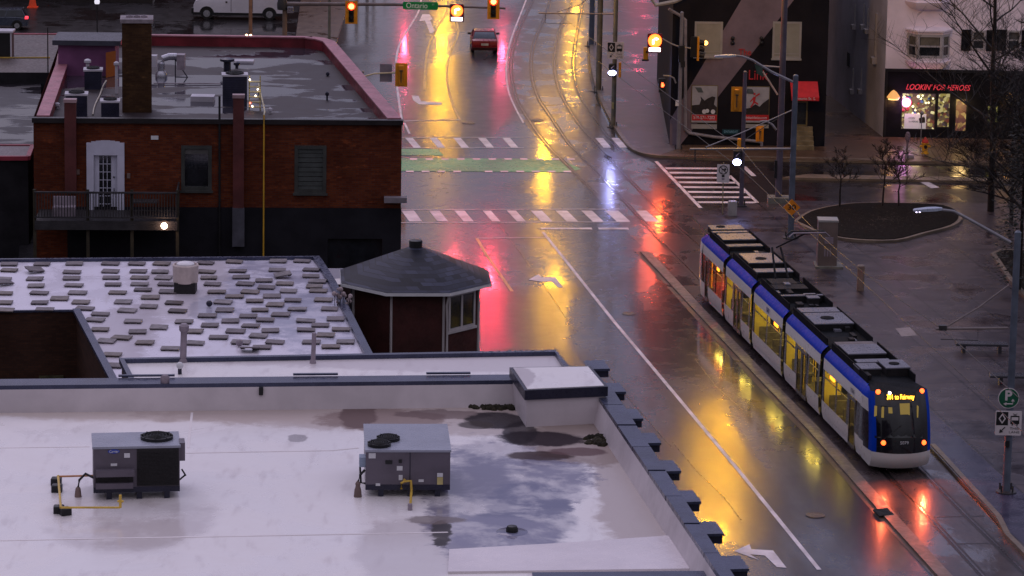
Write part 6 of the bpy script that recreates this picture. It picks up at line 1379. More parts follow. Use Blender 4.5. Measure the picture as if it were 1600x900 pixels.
# ================================================================== STREET LIGHTS FURTHER UP THE STREET (their glow lies on the wet road)
M_sod = em('sodium_lens', (1,.60,.10), 60, (.3,.2,.1))
def lamp_on(t, hd, c, e, r=.32, col=(1,.46,.0), armfrom=None):
    c = Vector(c)
    if armfrom is not None:
        g = MB(); a = Vector((armfrom.x, armfrom.y, c.z-.9)); g.path([a, lerp(a,c,.3)+Vector((0,0,.6)), lerp(a,c,.7)+Vector((0,0,.55)), c+Vector((0,0,.2))], .07, 6, None, .05); g.build('lamp_arm', M_cpole, t)
    g = MB(); g.lathe(c, [(.18,.02),(.36,.05),(.34,.16),(.1,.28),(.01,.3)], 14); g.build('lamp_head', M_spole, t)
    g = MB(); g.lathe(c, [(.02,-.06),(.26,-.02),(.30,.03)], 14); g.build('lamp_lens', M_sod, t)
    l = bpy.data.lights.new('street_lamp_light','POINT'); l.energy = e; l.color = col; l.shadow_soft_size = r
    o = bpy.data.objects.new('street_lamp_light', l); COL.objects.link(o); o.location = c - Vector((0,0,.6))
def glow_lamp(vx, vy, Z, X0, e, label, tpole=None, r=.32, col=(1,.46,.0)):
    """a lamp whose mirror image in the road falls at photo (vx,vy)"""
    d = ray(vx, vy); k = Z/d.y; p = CP + d*k; c = Vector((p.x, p.y, -p.z))   # mirror in z=0
    if tpole is None:
        base = Vector((c.x + X0, c.y, 0)); t = thing('street_lamp', label, 'street lamp', base, 'street lamps further up the street'); g = MB(); g.tube(base, base+Vector((0,0,c.z)), .17, .11, n=10); g.build('shaft', M_cpole, t)
    else: t, base = tpole
    lamp_on(t, None, c, e, r, col, base); return c
c1 = glow_lamp(1122, 770, pT.y, 0, 2900, '', (t2p, pT), .42)
c2 = glow_lamp(866, 478, p6.y, 0, 900, '', (t6, p6), .42)
c3 = glow_lamp(850, 262, 268, 5.5, 1000, 'street lamp nearest beyond the top of the picture on the tram side', None, .30)
c4 = glow_lamp(688, 165, 288, -6.5, 1500, 'street lamp on the west kerb beyond the top of the picture, nearest', None, .28)
c5 = glow_lamp(690, 80, 312, -6.5, 600, 'street lamp on the west kerb, second beyond the picture', None, .3)
c5 = glow_lamp(700, 15, 340, -6.5, 500, 'street lamp on the west kerb, third beyond the picture', None, .3)
c6 = glow_lamp(893, 110, 305, 4, 600, 'street lamp by the tracks, second beyond the picture', None, .3)
c7 = glow_lamp(900, 25, 335, 4, 500, 'street lamp by the tracks, third beyond the picture', None, .3)
# the next crossing's red signals
def redsig(vx, vy, hgt, label):
    Z = (H+hgt)*FPX/(vy+706); d = ray(vx, vy); k = Z/d.y; p = CP+d*k; c = Vector((p.x,p.y,-p.z))
    t = thing('traffic_signal', label, 'traffic signal', c, 'traffic signals at the next crossing'); g = MB(); g.cbox(c,(.6,.04,1.25)); g.build('backboard', M_yel, t); g = MB(); g.cbox(c+Vector((0,-.12,0)),(.34,.2,1.1)); g.build('housing', M_black, t)
    lens(t, c+Vector((0,-.23,.32)), .16, Vector((0,-1,0)), M_rc)
    l = bpy.data.lights.new('signal_light','SPOT'); l.energy = 420; l.color = (1,.04,.12); l.shadow_soft_size = .15; l.spot_size = R(120); l.spot_blend = .5
    o = bpy.data.objects.new('signal_light', l); COL.objects.link(o); o.location = c+Vector((0,-.5,.32)); o.rotation_euler = (R(-72),0,0); return c
tm = thing('signal_mast', 'signal mast of the next crossing beyond the top of the picture', 'signal mast', (-14, 292, 0))
cs = [redsig(632, 66, 7, 'red signal of the next crossing, west one'), redsig(785, 80, 7, 'red signal of the next crossing, middle one'), redsig(1000, 62, 7, 'red signal of the next crossing, east one'), ]
g = MB(); g.tube((-14,292.5,0),(-14,292.5,8.2),.18,.14,n=10); g.path([(-14,292.5,7.9),(0,292.5,8.2),(cs[2].x+.5,292.5,8.1)],.1,8); g.build('mast_and_arm', M_cpole, tm)
def sigl(p, e=500, col=(1,.06,.05), r=.16):
    l = bpy.data.lights.new('signal_light','SPOT'); l.energy = e; l.color = col; l.shadow_soft_size = r; l.spot_size = R(130); l.spot_blend = .5
    o = bpy.data.objects.new('signal_light', l); COL.objects.link(o); o.location = p; o.rotation_euler = (R(-70),0,0)
sigl(PY(771,5,yM-.6), 1300, (1,.03,.06), .15); sigl(PY(714,29.5,yM-.75), 500, (1,.04,.08), .13); sigl(PY(549,10,yM-.6), 500)
sigl(PY(1023,77.5,y5-.55), 260, (1,.08,.03), .13); sigl(PY(1034.5,132,y5-.7), 260, (1,.10,.02)); sigl(PY(957,113,p6.y-.7), 170, (.35,.38,1)); sigl(PY(1152,252,y4-.7), 150, (.35,.38,1))

# ================================================================== TRAM
LB0 = G(1095,463,.30); LB1 = G(1340,712,.30)            # left lower edge of the body, rear and front
fd = (LB1-LB0); fd.z = 0; fd.normalize(); td = Vector((fd.y, -fd.x, 0)); HW = 1.325
OR = LB0 - td*HW; OR.z = 0
def sproj(px, py, z=.3): p = G(px,py,z); return (p-LB0).dot(fd)
MT = Matrix(((fd.x, td.x, 0, OR.x), (fd.y, td.y, 0, OR.y), (0,0,1,0), (0,0,0,1)))
s_j = [sproj(1136,497), sproj(1181,541), sproj(1228,591), sproj(1279,651)]
Ltot = sproj(1340,712) + 2.1
print('tram len', Ltot, s_j)
TT = thing('tram', 'low floor tram of five sections, white and blue, its windows lit yellow', 'tram', MT @ Vector((Ltot/2,0,0)))
M_tw = pm('tram_white', (.56,.53,.52), .38, .06, .6, .02, 0, .5); M_tb = pm('tram_blue', (.002,.035,.36), .5, .12, .8, 0, 0, 0, 0, .08); M_tk = pm('tram_black', (.008,.008,.012), .14, .3, 1.5, 0, 0, .6)
M_tr = pm('tram_roof_black', (.005,.006,.008), .85, .4, 2, .1, spec=.12); M_eq = pm('roof_box_grey', (.12,.12,.15), .35, .18, 1.5, .05); M_eq2 = pm('roof_box_dark', (.014,.013,.015), .8, .3, 2, spec=.2); M_bel = pm('bellows_rubber', (.004,.0045,.007), .8, .2, 20, .3, spec=.1)
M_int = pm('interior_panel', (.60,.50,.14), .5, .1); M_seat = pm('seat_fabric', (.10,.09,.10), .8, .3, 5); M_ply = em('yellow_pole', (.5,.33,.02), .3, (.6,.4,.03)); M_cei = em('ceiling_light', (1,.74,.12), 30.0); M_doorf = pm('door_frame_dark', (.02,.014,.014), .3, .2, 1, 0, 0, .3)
mg, nt, b = newmat('tinted_window'); b.inputs['Base Color'].default_value = (.01,.01,.01,1); b.inputs['Roughness'].default_value = .04; b.inputs['Specular IOR Level'].default_value = .5
tr = nt.nodes.new('ShaderNodeBsdfTransparent'); tr.inputs[0].default_value = (.62,.60,.52,1); mxs = nt.nodes.new('ShaderNodeMixShader'); mxs.inputs[0].default_value = .15
nt.links.new(tr.outputs[0], mxs.inputs[1]); nt.links.new(b.outputs[0], mxs.inputs[2]); nt.links.new(mxs.outputs[0], nt.nodes['Material Output'].inputs['Surface']); M_tg = mg
def tbm(): return MB(MT)
ZB0, ZL, ZWN, ZWH, ZRF = .30, 1.12, 2.45, 2.92, 3.28
zc = [(HW-.10,ZB0),(HW-.02,.6),(HW,ZL)]; 
mods = [(0.0, s_j[0]-.28), (s_j[0]+.28, s_j[1]-.28), (s_j[1]+.28, s_j[2]-.28), (s_j[2]+.28, s_j[3]-.28), (s_j[3]+.28, Ltot-2.1)]
# openings along the visible side: (s0,s1,kind) in fractions of the section
lay = [[(.04,.13,'w'),(.16,.33,'d'),(.37,.97,'w')], [(.05,.30,'w'),(.36,.66,'D'),(.71,.95,'w')], [(.05,.48,'w'),(.52,.95,'w')], [(.05,.30,'w'),(.36,.66,'D'),(.71,.95,'w')], [(.05,.36,'w'),(.40,.66,'w'),(.72,.90,'d')]]
for mi, ((s0,s1), ly) in enumerate(zip(mods, lay)):
    Ls = s1-s0; sec = tbm()
    for sg in (1,-1):
        def P(s, zz, d=0):      # side surface point
            if zz <= .6: hw = lerp(HW-.10, HW-.02, (zz-ZB0)/(.6-ZB0))
            elif zz <= ZL: hw = lerp(HW-.02, HW, (zz-.6)/(ZL-.6))
            elif zz <= ZWH: hw = lerp(HW, HW-.05, (zz-ZL)/(ZWH-ZL))
            elif zz <= ZRF: hw = lerp(HW-.05, HW-.36, ((zz-ZWH)/(ZRF-ZWH))**1.6)
            return (s, sg*(hw+d), zz)
        zsn = [ZB0, .6, ZL, 2.0, ZWN, ZWH, ZWH+.14, ZWH+.26, ZRF]
        ss = sorted({s0, s1, *[s0+f*Ls for a in ly for f in a[:2]]})
        for i in range(len(ss)-1):
            sm_ = (ss[i]+ss[i+1])/2; k = None
            for a in ly:
                if s0+a[0]*Ls < sm_ < s0+a[1]*Ls: k = a[2]
            for j in range(len(zsn)-1):
                zm = (zsn[j]+zsn[j+1])/2
                if k == 'w' and ZL < zm < ZWN: continue
                if k in ('d','D') and zm < ZWN: continue
                mt = 0 if zm < ZL else (2 if zm < ZWN else (0 if zm < ZWH else 1))
                sec.add([P(ss[i],zsn[j]), P(ss[i+1],zsn[j]), P(ss[i+1],zsn[j+1]), P(ss[i],zsn[j+1])], [(0,1,2,3)], mt)
        for (f0,f1,k) in ly:
            a, b_ = s0+f0*Ls, s0+f1*Ls
            if k == 'w':
                g = tbm(); g.add([P(a,ZL,-.01),P(b_,ZL,-.01),P(b_,ZWN,-.01),P(a,ZWN,-.01)], [(0,1,2,3)]); wn = g.build('window', M_tg, TT)
                g = tbm(); n_ = max(1, round((b_-a)/1.6))
                for q in range(1,n_): x = lerp(a,b_,q/n_); g.box(x-.04, sg*(HW-.06) if sg>0 else -(HW-.00), ZL, x+.04, sg*(HW-.0) if sg>0 else -(HW-.06), ZWN)
                g.box(a, min(sg*(HW-.07),sg*(HW-.03)), 2.12, b_, max(sg*(HW-.07),sg*(HW-.03)), 2.16)
                g.build('window_frame', M_doorf, wn)
            else:
                nl = 2 if k == 'D' else 1
                for q in range(nl):
                    x0 = lerp(a,b_,q/nl)+.02; x1 = lerp(a,b_,(q+1)/nl)-.02; g = tbm(); lo, hi = sorted((sg*(HW-.045), sg*(HW-.005)))
                    for (e0,e1,e2,e3) in ((x0,.34,x0+.10,2.43),(x1-.10,.34,x1,2.43),(x0+.10,2.30,x1-.10,2.43),(x0+.10,.34,x1-.10,.52)): g.box(e0, lo, e1, e2, hi, e3)
                    dr = g.build('door', M_doorf, TT); g = tbm(); g.box(x0+.10, lo+.01, .52, x1-.10, hi-.02, 2.30); g.build('door_window', M_tg, dr)
    # roof, floor, ends, ceiling
    sec.add([(s0,-(HW-.36),ZRF),(s1,-(HW-.36),ZRF),(s1,HW-.36,ZRF),(s0,HW-.36,ZRF)], [(0,1,2,3)], 3)
    sec.add([(s0,-HW+.12,ZB0),(s1,-HW+.12,ZB0),(s1,HW-.12,ZB0),(s0,HW-.12,ZB0)], [(0,1,2,3)], 2)
    for s_ in ((s0,) if mi == 0 else ()):
        sec.add([(s_,-HW+.1,ZB0),(s_,HW-.1,ZB0),(s_,HW,ZL),(s_,HW-.05,ZWH),(s_,HW-.36,ZRF),(s_,-HW+.36,ZRF),(s_,-HW+.05,ZWH),(s_,-HW,ZL)], [tuple(range(8))], 2)
    sec.build('body_section', [M_tw, M_tb, M_doorf, M_tr], TT)
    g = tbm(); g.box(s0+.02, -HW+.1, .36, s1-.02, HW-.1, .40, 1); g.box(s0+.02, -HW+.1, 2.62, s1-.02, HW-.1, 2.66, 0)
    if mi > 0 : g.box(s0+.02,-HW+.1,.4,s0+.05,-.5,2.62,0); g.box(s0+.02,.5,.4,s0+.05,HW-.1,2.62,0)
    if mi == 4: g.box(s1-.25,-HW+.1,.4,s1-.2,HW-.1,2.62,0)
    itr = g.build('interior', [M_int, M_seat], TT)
    g = tbm()
    for y0 in (-.62,.45): g.box(s0+.3, y0, 2.60, s1-.3, y0+.16, 2.619)
    g.build('ceiling_light', M_cei, itr)
    for (f0,f1,k) in ly:
        if k != 'w': 
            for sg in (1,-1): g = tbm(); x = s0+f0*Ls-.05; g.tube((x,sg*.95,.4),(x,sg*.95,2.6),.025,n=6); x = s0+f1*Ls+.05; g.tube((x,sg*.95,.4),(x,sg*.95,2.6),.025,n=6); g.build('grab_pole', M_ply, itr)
            continue
        n_ = max(1, int((f1-f0)*Ls/.85))
        for q in range(n_):
            x = s0+f0*Ls+(q+.35)*(f1-f0)*Ls/n_
            for sg in (1,-1):
                g = tbm(); y0, y1 = sorted((sg*1.15, sg*.25)); g.box(x, y0, .78, x+.42, y1, .86); g.box(x-.04, y0, .86, x+.04, y1, 1.45); g.box(x+.1, y0+.1, .4, x+.3, y1-.1, .78); g.build('seat', M_seat, itr)
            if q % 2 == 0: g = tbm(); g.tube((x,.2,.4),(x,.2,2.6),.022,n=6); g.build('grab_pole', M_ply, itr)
    # side marker lamp glow above the windows
    if mi in (0,2,4):
        f0, f1, k = ly[-1] if mi != 4 else ly[0]; x = s0+(f0+f1)/2*Ls; g = tbm(); g.box(x-.32, HW-.14, 2.24, x+.32, HW-.09, 2.38); g.build('side_display', em('amber_side_display', (1,.30,.02), 7), TT)
for s_ in s_j:      # gangway bellows
    g = tbm(); rs = []
    for i in range(9):
        k = .0 if i % 2 else .05; x = s_-.28+.56*i/8; w_ = HW-.10-k; rs.append([(x,-w_,ZB0+.05),(x,w_,ZB0+.05),(x,w_,ZWH-.0),(x,w_-.26,ZRF-.02+0*k),(x,-w_+.26,ZRF-.02),(x,-w_,ZWH)])
    g.loft(rs, True); g.build('gangway_bellows', M_bel, TT)
# rear cab, tapering away from the camera
g = tbm(); rs = []
for q in range(7):
    f = q/6; x = -1.75*f; wk = 1-.34*f**2.3; zt_ = ZRF-.05*f-.5*f**4; rs.append([(x, sg*hw*wk, min(z, zt_)) for sg, hw, z in ((1,HW-.10,ZB0),(1,HW,ZL),(1,HW,ZWN),(1,HW-.05,ZWH),(1,HW-.36,ZRF),(-1,HW-.36,ZRF),(-1,HW-.05,ZWH),(-1,HW,ZWN),(-1,HW,ZL),(-1,HW-.10,ZB0))])
for q in range(6):
    for j in range(10): g.add([rs[q][j], rs[q][(j+1)%10], rs[q+1][(j+1)%10], rs[q+1][j]], [(0,1,2,3)], {0:0,1:2,2:0,3:1,4:3,5:1,6:0,7:2,8:0,9:3}[j])
g.add(rs[-1], [tuple(range(10))], 2); g.build('rear_cab', [M_tw, M_tb, M_tk, M_tr], TT)
l = bpy.data.lights.new('red_glare_fill','POINT'); l.energy = 420; l.color = (1,.02,.04); l.shadow_soft_size = .15; o = bpy.data.objects.new('red_glare_fill', l); COL.objects.link(o); o.location = MT @ Vector((mods[0][0]+.72*(mods[0][1]-mods[0][0]), .35, 2.2))  # added red light inside, imitates signal glare on the rear windows
# nose
g = tbm(); sN = Ltot-2.1; NU, NZ = 16, 18
def nose(u, v):     # u -1..1 across, v 0..1 height
    z = lerp(ZB0-.05, ZRF-.04, v); lean = .62*max(0, (z-1.0)/2.2)**1.8; tuck = .28*max(0,(.75-z)/.5)**2
    au = abs(u); w_ = HW-.12-.05*max(0,(z-2.6)) - .0; s_ = Ltot - lean - tuck - .52*au**2.4
    return (s_, u*w_, z)
vs = [nose(-1+2*i/NU, j/NZ) for j in range(NZ+1) for i in range(NU+1)]
g.smooth = True
for j in range(NZ):
    for i in range(NU):
        zm = lerp(ZB0, ZRF, (j+.5)/NZ); au = abs((i+.5)/NU*2-1); k = 0 if zm < .93 else (1 if au > .93 else 2)
        a = j*(NU+1)+i; g.add([vs[a], vs[a+1], vs[a+NU+2], vs[a+NU+1]], [(0,1,2,3)], k)
# cheeks from last section to the nose edge
for sg in (1,-1):
    rows = []
    for j in range(NZ+1):
        e_ = nose(sg, j/NZ); z = e_[2]
        zz = min(max(z,ZB0),ZRF)
        if zz <= .6: hw = lerp(HW-.10, HW-.02, (zz-ZB0)/(.6-ZB0))
        elif zz <= ZL: hw = lerp(HW-.02, HW, (zz-.6)/(ZL-.6))
        elif zz <= ZWH: hw = lerp(HW, HW-.05, (zz-ZL)/(ZWH-ZL))
        else: hw = lerp(HW-.05, HW-.36, ((zz-ZWH)/(ZRF-ZWH))**1.6)
        st = (sN, sg*hw, zz); row = []
        for q in range(6):
            t_ = q/5; row.append((lerp(st[0],e_[0],t_), lerp(st[1],e_[1],t_**2.2), lerp(st[2],e_[2],t_)))
        rows.append(row)
    for j in range(NZ):
        for q in range(5):
            zm = rows[j][q][2]+.08; sfr = (q+.5)/5
            k = 0 if zm < ZL-.05+.25*0 - (sfr*.2) else (1 if (zm > 2.88 or sfr > .82) else (2 if zm < 2.45 else 0))
            g.add([rows[j][q], rows[j][q+1], rows[j+1][q+1], rows[j+1][q]], [(0,1,2,3)], k)
# top
tp = [nose(-1+2*i/NU, 1) for i in range(NU+1)]
g.smooth = False; g.add([(sN,-(HW-.36),ZRF)] + tp + [(sN,HW-.36,ZRF)], [tuple(range(NU+3))], 3)
g.add([(sN,-HW+.1,ZB0)] + [nose(-1+2*i/NU,0) for i in range(NU+1)] + [(sN,HW-.1,ZB0)], [tuple(range(NU+3))], 3)
g.build('nose', [M_tw, M_tb, M_tk, M_tr], TT)
def onnose(px, py): # point on the nose under a photo pixel
    d = ray(px,py); best = None; Mi = MT.inverted()
    for i in range(81):
        for j in range(81):
            u = -1+2*i/80; v = j/80; w3 = MT @ Vector(nose(u,v)); q = proj(w3); e_ = (q[0]-px)**2+(q[1]-py)**2
            if best is None or e_ < best[0]: best = (e_, u, v, w3)
    return best
fdn = fd
def nose_lamp(px, py, r, mat, name):
    e_, u, v, w3 = onnose(px, py); g = MB(); side = Vector((fd.y,-fd.x,0)); n = (fd + td*u*.3).normalized(); uu = n.cross(Vector((0,0,1))).normalized()
    g.loft([[w3 + n*d + uu*rr*math.cos(a) + Vector((0,0,rr*math.sin(a))) for a in (6.2832*i/14 for i in range(14))] for rr,d in ((r,.0),(r*.9,.05),(r*.4,.075))], True); g.build(name, mat, TT)
M_hl = em('orange_red_headlamp', (1,.08,.01), 6)
for x,y in ((1374,600),(1437,598),(1380,692),(1443,691)): nose_lamp(x,y,.10,M_hl,'headlight')
nose_lamp(1391,591,.06,em('pinkish_marker',(1,.75,.7),8),'marker_lamp')
# destination display, number, windscreen with cab light painted on as glowing patches
def nosequad(x0,y0,x1,y1,mat,name,off=.02,parent=TT):
    n_ = 6; A = [onnose(lerp(x0,x1,i/n_),y0)[3]+fd*off for i in range(n_+1)]; B = [onnose(lerp(x0,x1,i/n_),y1)[3]+fd*off for i in range(n_+1)]
    g = MB(); g.add(A+B, [(i,i+1,i+1+n_+1,i+n_+1) for i in range(n_)]); return g.build(name, mat, parent), A, B
o, A, B = nosequad(1382,612,1431,625,M_black,'destination_display',.015)
mid = (A[3]+B[3])/2; uu = (A[-1]-A[0]).normalized(); nn = uu.cross(B[3]-A[3]).normalized(); nn = nn if nn.dot(fd) > 0 else -nn
text('display_text', '301 to Fairway', mid+fd*.05, uu, nn, .20, em('amber_leds', (1,.42,.02), 9), o, .004, (A[-1]-A[0]).length*.86)
e_ = onnose(1413,692); text('fleet_number', '5079', e_[3]+fd*.06, -td, fd, .13, M_lab, TT, .004)
g1,_,_ = nosequad(1366,634,1441,684,pm('windscreen_glass', (.008,.010,.014), .03, .2, 1, 0, 0, 1.0),'windscreen',.012)
for q in ((1377,636,1381,652),(1388,636,1394,646),(1366,634,1370,650),(1406,630,1421,648),(1432,634,1435,652)):
    nosequad(*q, em('cab_glow', (.55,.36,.06), .32, (.1,.08,.03)), 'cab_window_glow', .016, g1)
g = MB(); w0 = onnose(1375,690)[3]; w1_ = onnose(1407,664)[3]; g.path([w0+fd*.06, lerp(w0,w1_,.5)+fd*.07, w1_+fd*.05], .015, 5); g.build('wiper', M_black, g1)
text('operator_logo', 'GRT', MT @ Vector((sproj(1206,566)-.0, HW-.015, 2.68)), fd, td, .24, pm('logo_blue', (.02,.04,.2), .4), TT, .004, .55)
text('operator_logo', 'ION', MT @ Vector((s_j[3]+.28+(Ltot-2.1-s_j[3]-.28)*.8, HW-.01, 2.68)), fd, td, .2, M_eq, TT, .004, .5)
# roof equipment along the tram: (s centre fraction of whole, length, half width, height, material)
def eq(x0,y0,x1,y1,h,m,dome=False,lab='roof_box'):
    """box whose top is seen over photo rows y0..y1"""
    z = ZRF+h; a = G(x0,y0,z); b_ = G(x1,y1,z); Mi = MT.inverted(); qa = Mi@a; qb = Mi@b_; s0,s1 = sorted((qa.x,qb.x)); sc_ = (s0+s1)/2
    return sc_, s0, s1, z
def boxat(px,py,ln,wd,h,m,round_=None,dy=0):
    z = ZRF+h; q = MT.inverted() @ G(px,py,z); g = tbm(); sA = (MT.inverted() @ G(1146,343,ZRF+.3)).x; sF = (MT.inverted() @ G(1404,568,ZRF+.36)).x; s_ = lerp(-.7, sF, (q.x-sA)/(sF-sA)); g.box(s_-ln/2, dy-wd/2, ZRF+.0, s_+ln/2, dy+wd/2, z-.05, 1); g.box(s_-ln/2-.02, dy-wd/2-.02, z-.05, s_+ln/2+.02, dy+wd/2+.02, z, 0)
    o = g.build('roof_box', [m, M_eq2], TT)
    if round_: g = tbm(); g.lathe((s_+round_[0], dy+round_[1], z), [(round_[2],0),(round_[2],.03),(round_[2]*.2,.05)], 16); g.build('roof_fan', M_tr, o)
    return s_
boxat(1146,343,1.0,1.6,.30,M_eq,(-.1,.25,.22)); boxat(1160,350,.3,1.7,.24,M_eq); boxat(1168,358,1.4,1.6,.30,M_eq); boxat(1178,372,.5,1.7,.22,pm('slate_lid', (.07,.08,.11), .5))
boxat(1205,393,2.1,1.6,.32,M_eq,(.2,.05,.26)); boxat(1221,413,.7,1.7,.26,pm('pale_slate_lid', (.11,.12,.16), .5)); boxat(1236,440,.9,1.5,.18,M_eq2); boxat(1277,455,.9,.5,.3,M_eq,None,-.4)
boxat(1262,454,.16,1.9,.3,M_eq); boxat(1304,478,.8,1.7,.30,M_eq); boxat(1311,492,2.0,1.7,.32,M_eq,(0,.05,.30)); boxat(1342,534,.6,1.6,.26,pm('brownish_lid', (.10,.085,.09), .5)); boxat(1362,543,1.6,1.6,.30,M_eq)
boxat(1376,562,.5,1.4,.22,M_eq); boxat(1373,571,.9,.9,.28,M_eq,None,.55); boxat(1404,568,1.3,1.0,.36,M_eq,(0,0,.22),-.55)
for sg in (1,-1):    # roof side screens
    for (s0,s1) in mods:
        g = tbm(); lo, hi = sorted((sg*(HW-.37), sg*(HW-.33))); g.box(s0+.1, lo, ZRF-.02, s1-.1, hi, ZRF+.30); g.build('roof_screen', M_tr, TT)
for i in range(16):  # conduits and small gear
    x = random.uniform(.5, Ltot-3); y0 = random.uniform(-.7,.7); g = tbm(); g.box(x, y0, ZRF, x+random.uniform(.2,.7), y0+random.uniform(.1,.3), ZRF+random.uniform(.08,.25)); g.build('roof_gear', random.choice([M_eq2, M_eq2, M_eq]), TT)
# pantograph
Mi = MT.inverted(); pb = Mi @ G(1262,432,ZRF+.3); k0 = MT @ Vector((pb.x, 0, ZRF+.25)); hd = PY(1263,362.5,k0.y-.6); 
g = MB(); kn = MT @ Vector((pb.x-1.2, 0, (ZRF+.3+hd.z)/2)); g.path([k0+td*.3, kn+td*.2], .05, 6); g.path([k0-td*.3, kn-td*.2], .05, 6); g.path([kn, hd], .04, 6)
pg = g.build('pantograph', M_eq2, TT); 
for d in (-.22,.22):
    g = MB(); g.path([hd+td*.95+fd*d+Vector((0,0,-.18)), hd+td*.75+fd*d, hd-td*.75+fd*d, hd-td*.95+fd*d+Vector((0,0,-.18))], .035, 6); g.build('collector_bar', M_pip if d > 0 else M_black, pg)
g = tbm(); g.box(pb.x-.5,-.6,ZRF,pb.x+.6,.6,ZRF+.12); g.build('pantograph_base', M_eq2, pg)
# bogies below
for s_ in (2.2, (s_j[1]+s_j[2])/2, Ltot-3.6):
    g = tbm(); g.box(s_-1.1,-.95,.12,s_+1.1,.95,.34); 
    for dx in (-.75,.75):
        for sg in (-.72,.72): g.tube((s_+dx,sg-.06,.3),(s_+dx,sg+.06,.3),.28,n=14)
    g.build('bogie', M_black, TT)
e_ = onnose(1412,698)
l = bpy.data.lights.new('tram_headlight', 'SPOT'); 
for x,y in ((1380,692),(1443,691)):
    sl_ = bpy.data.lights.new('tram_headlight','SPOT'); sl_.energy = 260; sl_.color = (1,.14,.05); sl_.shadow_soft_size = .045; sl_.spot_size = R(120); sl_.spot_blend = .6
    o = bpy.data.objects.new('tram_headlight', sl_); COL.objects.link(o); o.location = onnose(x,y)[3]+fd*.2; o.rotation_euler = (fd+Vector((0,0,-.25))).to_track_quat('-Z','Z').to_euler()

# ================================================================== CARS
M_tyre = pm('tyre_rubber', (.010,.010,.010), .7, .3, 6); M_rim = pm('alloy_rim', (.35,.35,.38), .3, .15, 4, 0, .6); M_cgl = pm('car_glass', (.02,.025,.035), .08, .3, 2, 0, 0, .3)
def car(name, label, P0, heading, prof, belt, W, paint, wheels, wr, cat='car', glass_pad=.06, tail=None, shade=.13):
    """prof: side outline (x forward, z) of the whole body; belt: (x_rear,x_front,z_low,z_top,roof x0,x1) of the glasshouse"""
    f = Vector((math.cos(heading), math.sin(heading), 0)); l_ = Vector((-f.y, f.x, 0)); Mx = Matrix(((f.x,l_.x,0,P0.x),(f.y,l_.y,0,P0.y),(0,0,1,P0.z),(0,0,0,1)))
    t = thing(name, label, cat, P0); g = MB(Mx)
    rs = []
    for y, ins in ((-W/2,.10),(-W/2+.06,.02),(-W/2+.3,0),(W/2-.3,0),(W/2-.06,.02),(W/2,.10)):
        cx_ = sum(p[0] for p in prof)/len(prof); cz = sum(p[1] for p in prof)/len(prof)
        rs.append([(p[0]-(ins if p[0] > cx_ else -ins), y, p[1]-(ins*.6 if p[1] > cz else -ins*.2)) for p in prof])
    g.smooth = True; g.loft(rs, True); g.build('body', paint, t)
    x0,x1,zl,zt,r0,r1 = belt; g = MB(Mx); wi = W/2-.05; wt = W/2-shade*1.5
    ring = lambda x_0,x_1,w_,z: [(x_0,-w_,z),(x_1,-w_,z),(x_1,w_,z),(x_0,w_,z)]
    g.smooth = False; g.loft([ring(x0,x1,wi,zl), ring(r0,r1,wt,zt-.04)], True); gh = g.build('windows', M_cgl, t)
    g = MB(Mx); g.smooth = False; g.loft([ring(r0-.02,r1+.02,wt+.02,zt-.06), ring(r0+.02,r1-.02,wt,zt), ring(r0+.2,r1-.2,wt-.15,zt+.03)], True)
    for (a, b_) in (((x0,zl),(r0,zt)), ((x1,zl),(r1,zt)), (((x0+x1)/2,zl),((r0+r1)/2,zt))):
        for sg in (1,-1): g.tube((a[0],sg*wi,a[1]),(b_[0],sg*wt,b_[1]-.03),.045,n=6)
    g.build('roof', paint, t)
    for wx in wheels:
        for sg in (1,-1):
            g = MB(Mx); y = sg*(W/2-.1); g.tube((wx,y-.11,wr),(wx,y+.11,wr),wr,n=20); g.smooth=False; wh = g.build('wheel', M_tyre, t)
            g = MB(Mx); y2 = sg*(W/2+.012); g.tube((wx,y2-.01*sg,wr),(wx,y2+.012*sg,wr),wr*.58,n=16); g.build('rim', M_rim, wh)
            g = MB(Mx); n_ = 14; arc = [(wx+wr*1.22*math.cos(math.pi*i/n_), sg*(W/2+.004), wr+wr*1.22*math.sin(math.pi*i/n_)) for i in range(n_+1)]; arc2 = [(wx+wr*.98*math.cos(math.pi*i/n_), sg*(W/2+.004), wr+wr*.98*math.sin(math.pi*i/n_)) for i in range(n_+1)]
            g.add(arc+arc2, [(i,i+1,i+1+n_+1,i+n_+1) for i in range(n_)]); g.build('wheel_arch', M_black, t)
    return t, Mx
# red saloon seen from behind, driving away
c = G(755,84); hd_ = math.pi/2 + .045
prof = [(-2.3,.35),(-2.33,.62),(-2.28,.92),(-2.1,1.0),(-1.5,1.02),(1.0,1.0),(2.0,.85),(2.3,.6),(2.28,.3),(-2.2,.25)]
M_car = pm('dark_red_paint', (.20,.006,.010), .3, .12, 1, 0, 0, .15, 0, .3)
t, Mx = car('red_car', 'dark red saloon car seen from behind, driving up the wet street', c+Vector((0,2.3,0)), hd_, prof, (-1.75,1.05,1.0,1.48,-1.05,.25), 1.86, M_car, (-1.4,1.4), .33)
for sg in (1,-1):
    g = MB(Mx); g.box(-2.36,sg*.62-.24,.66,-2.27,sg*.62+.24,.84); g.build('tail_light', em('dim_tail_light', (1,.05,.04), .05, (.12,.005,.005)), t)
    g = MB(Mx); y0,y1 = sorted((sg*.93, sg*1.16)); g.box(.55,y0,1.0,.75,y1,1.14); g.build('wing_mirror', M_black, t)
    g = MB(Mx); g.ball((-1.6,sg*.60,1.40 if 0 else 1.50),.05,0,8); g.build('roof_glint_lamp', em('tiny_white_lamp', (1,.8,.6),12), t) if sg > 5 else None
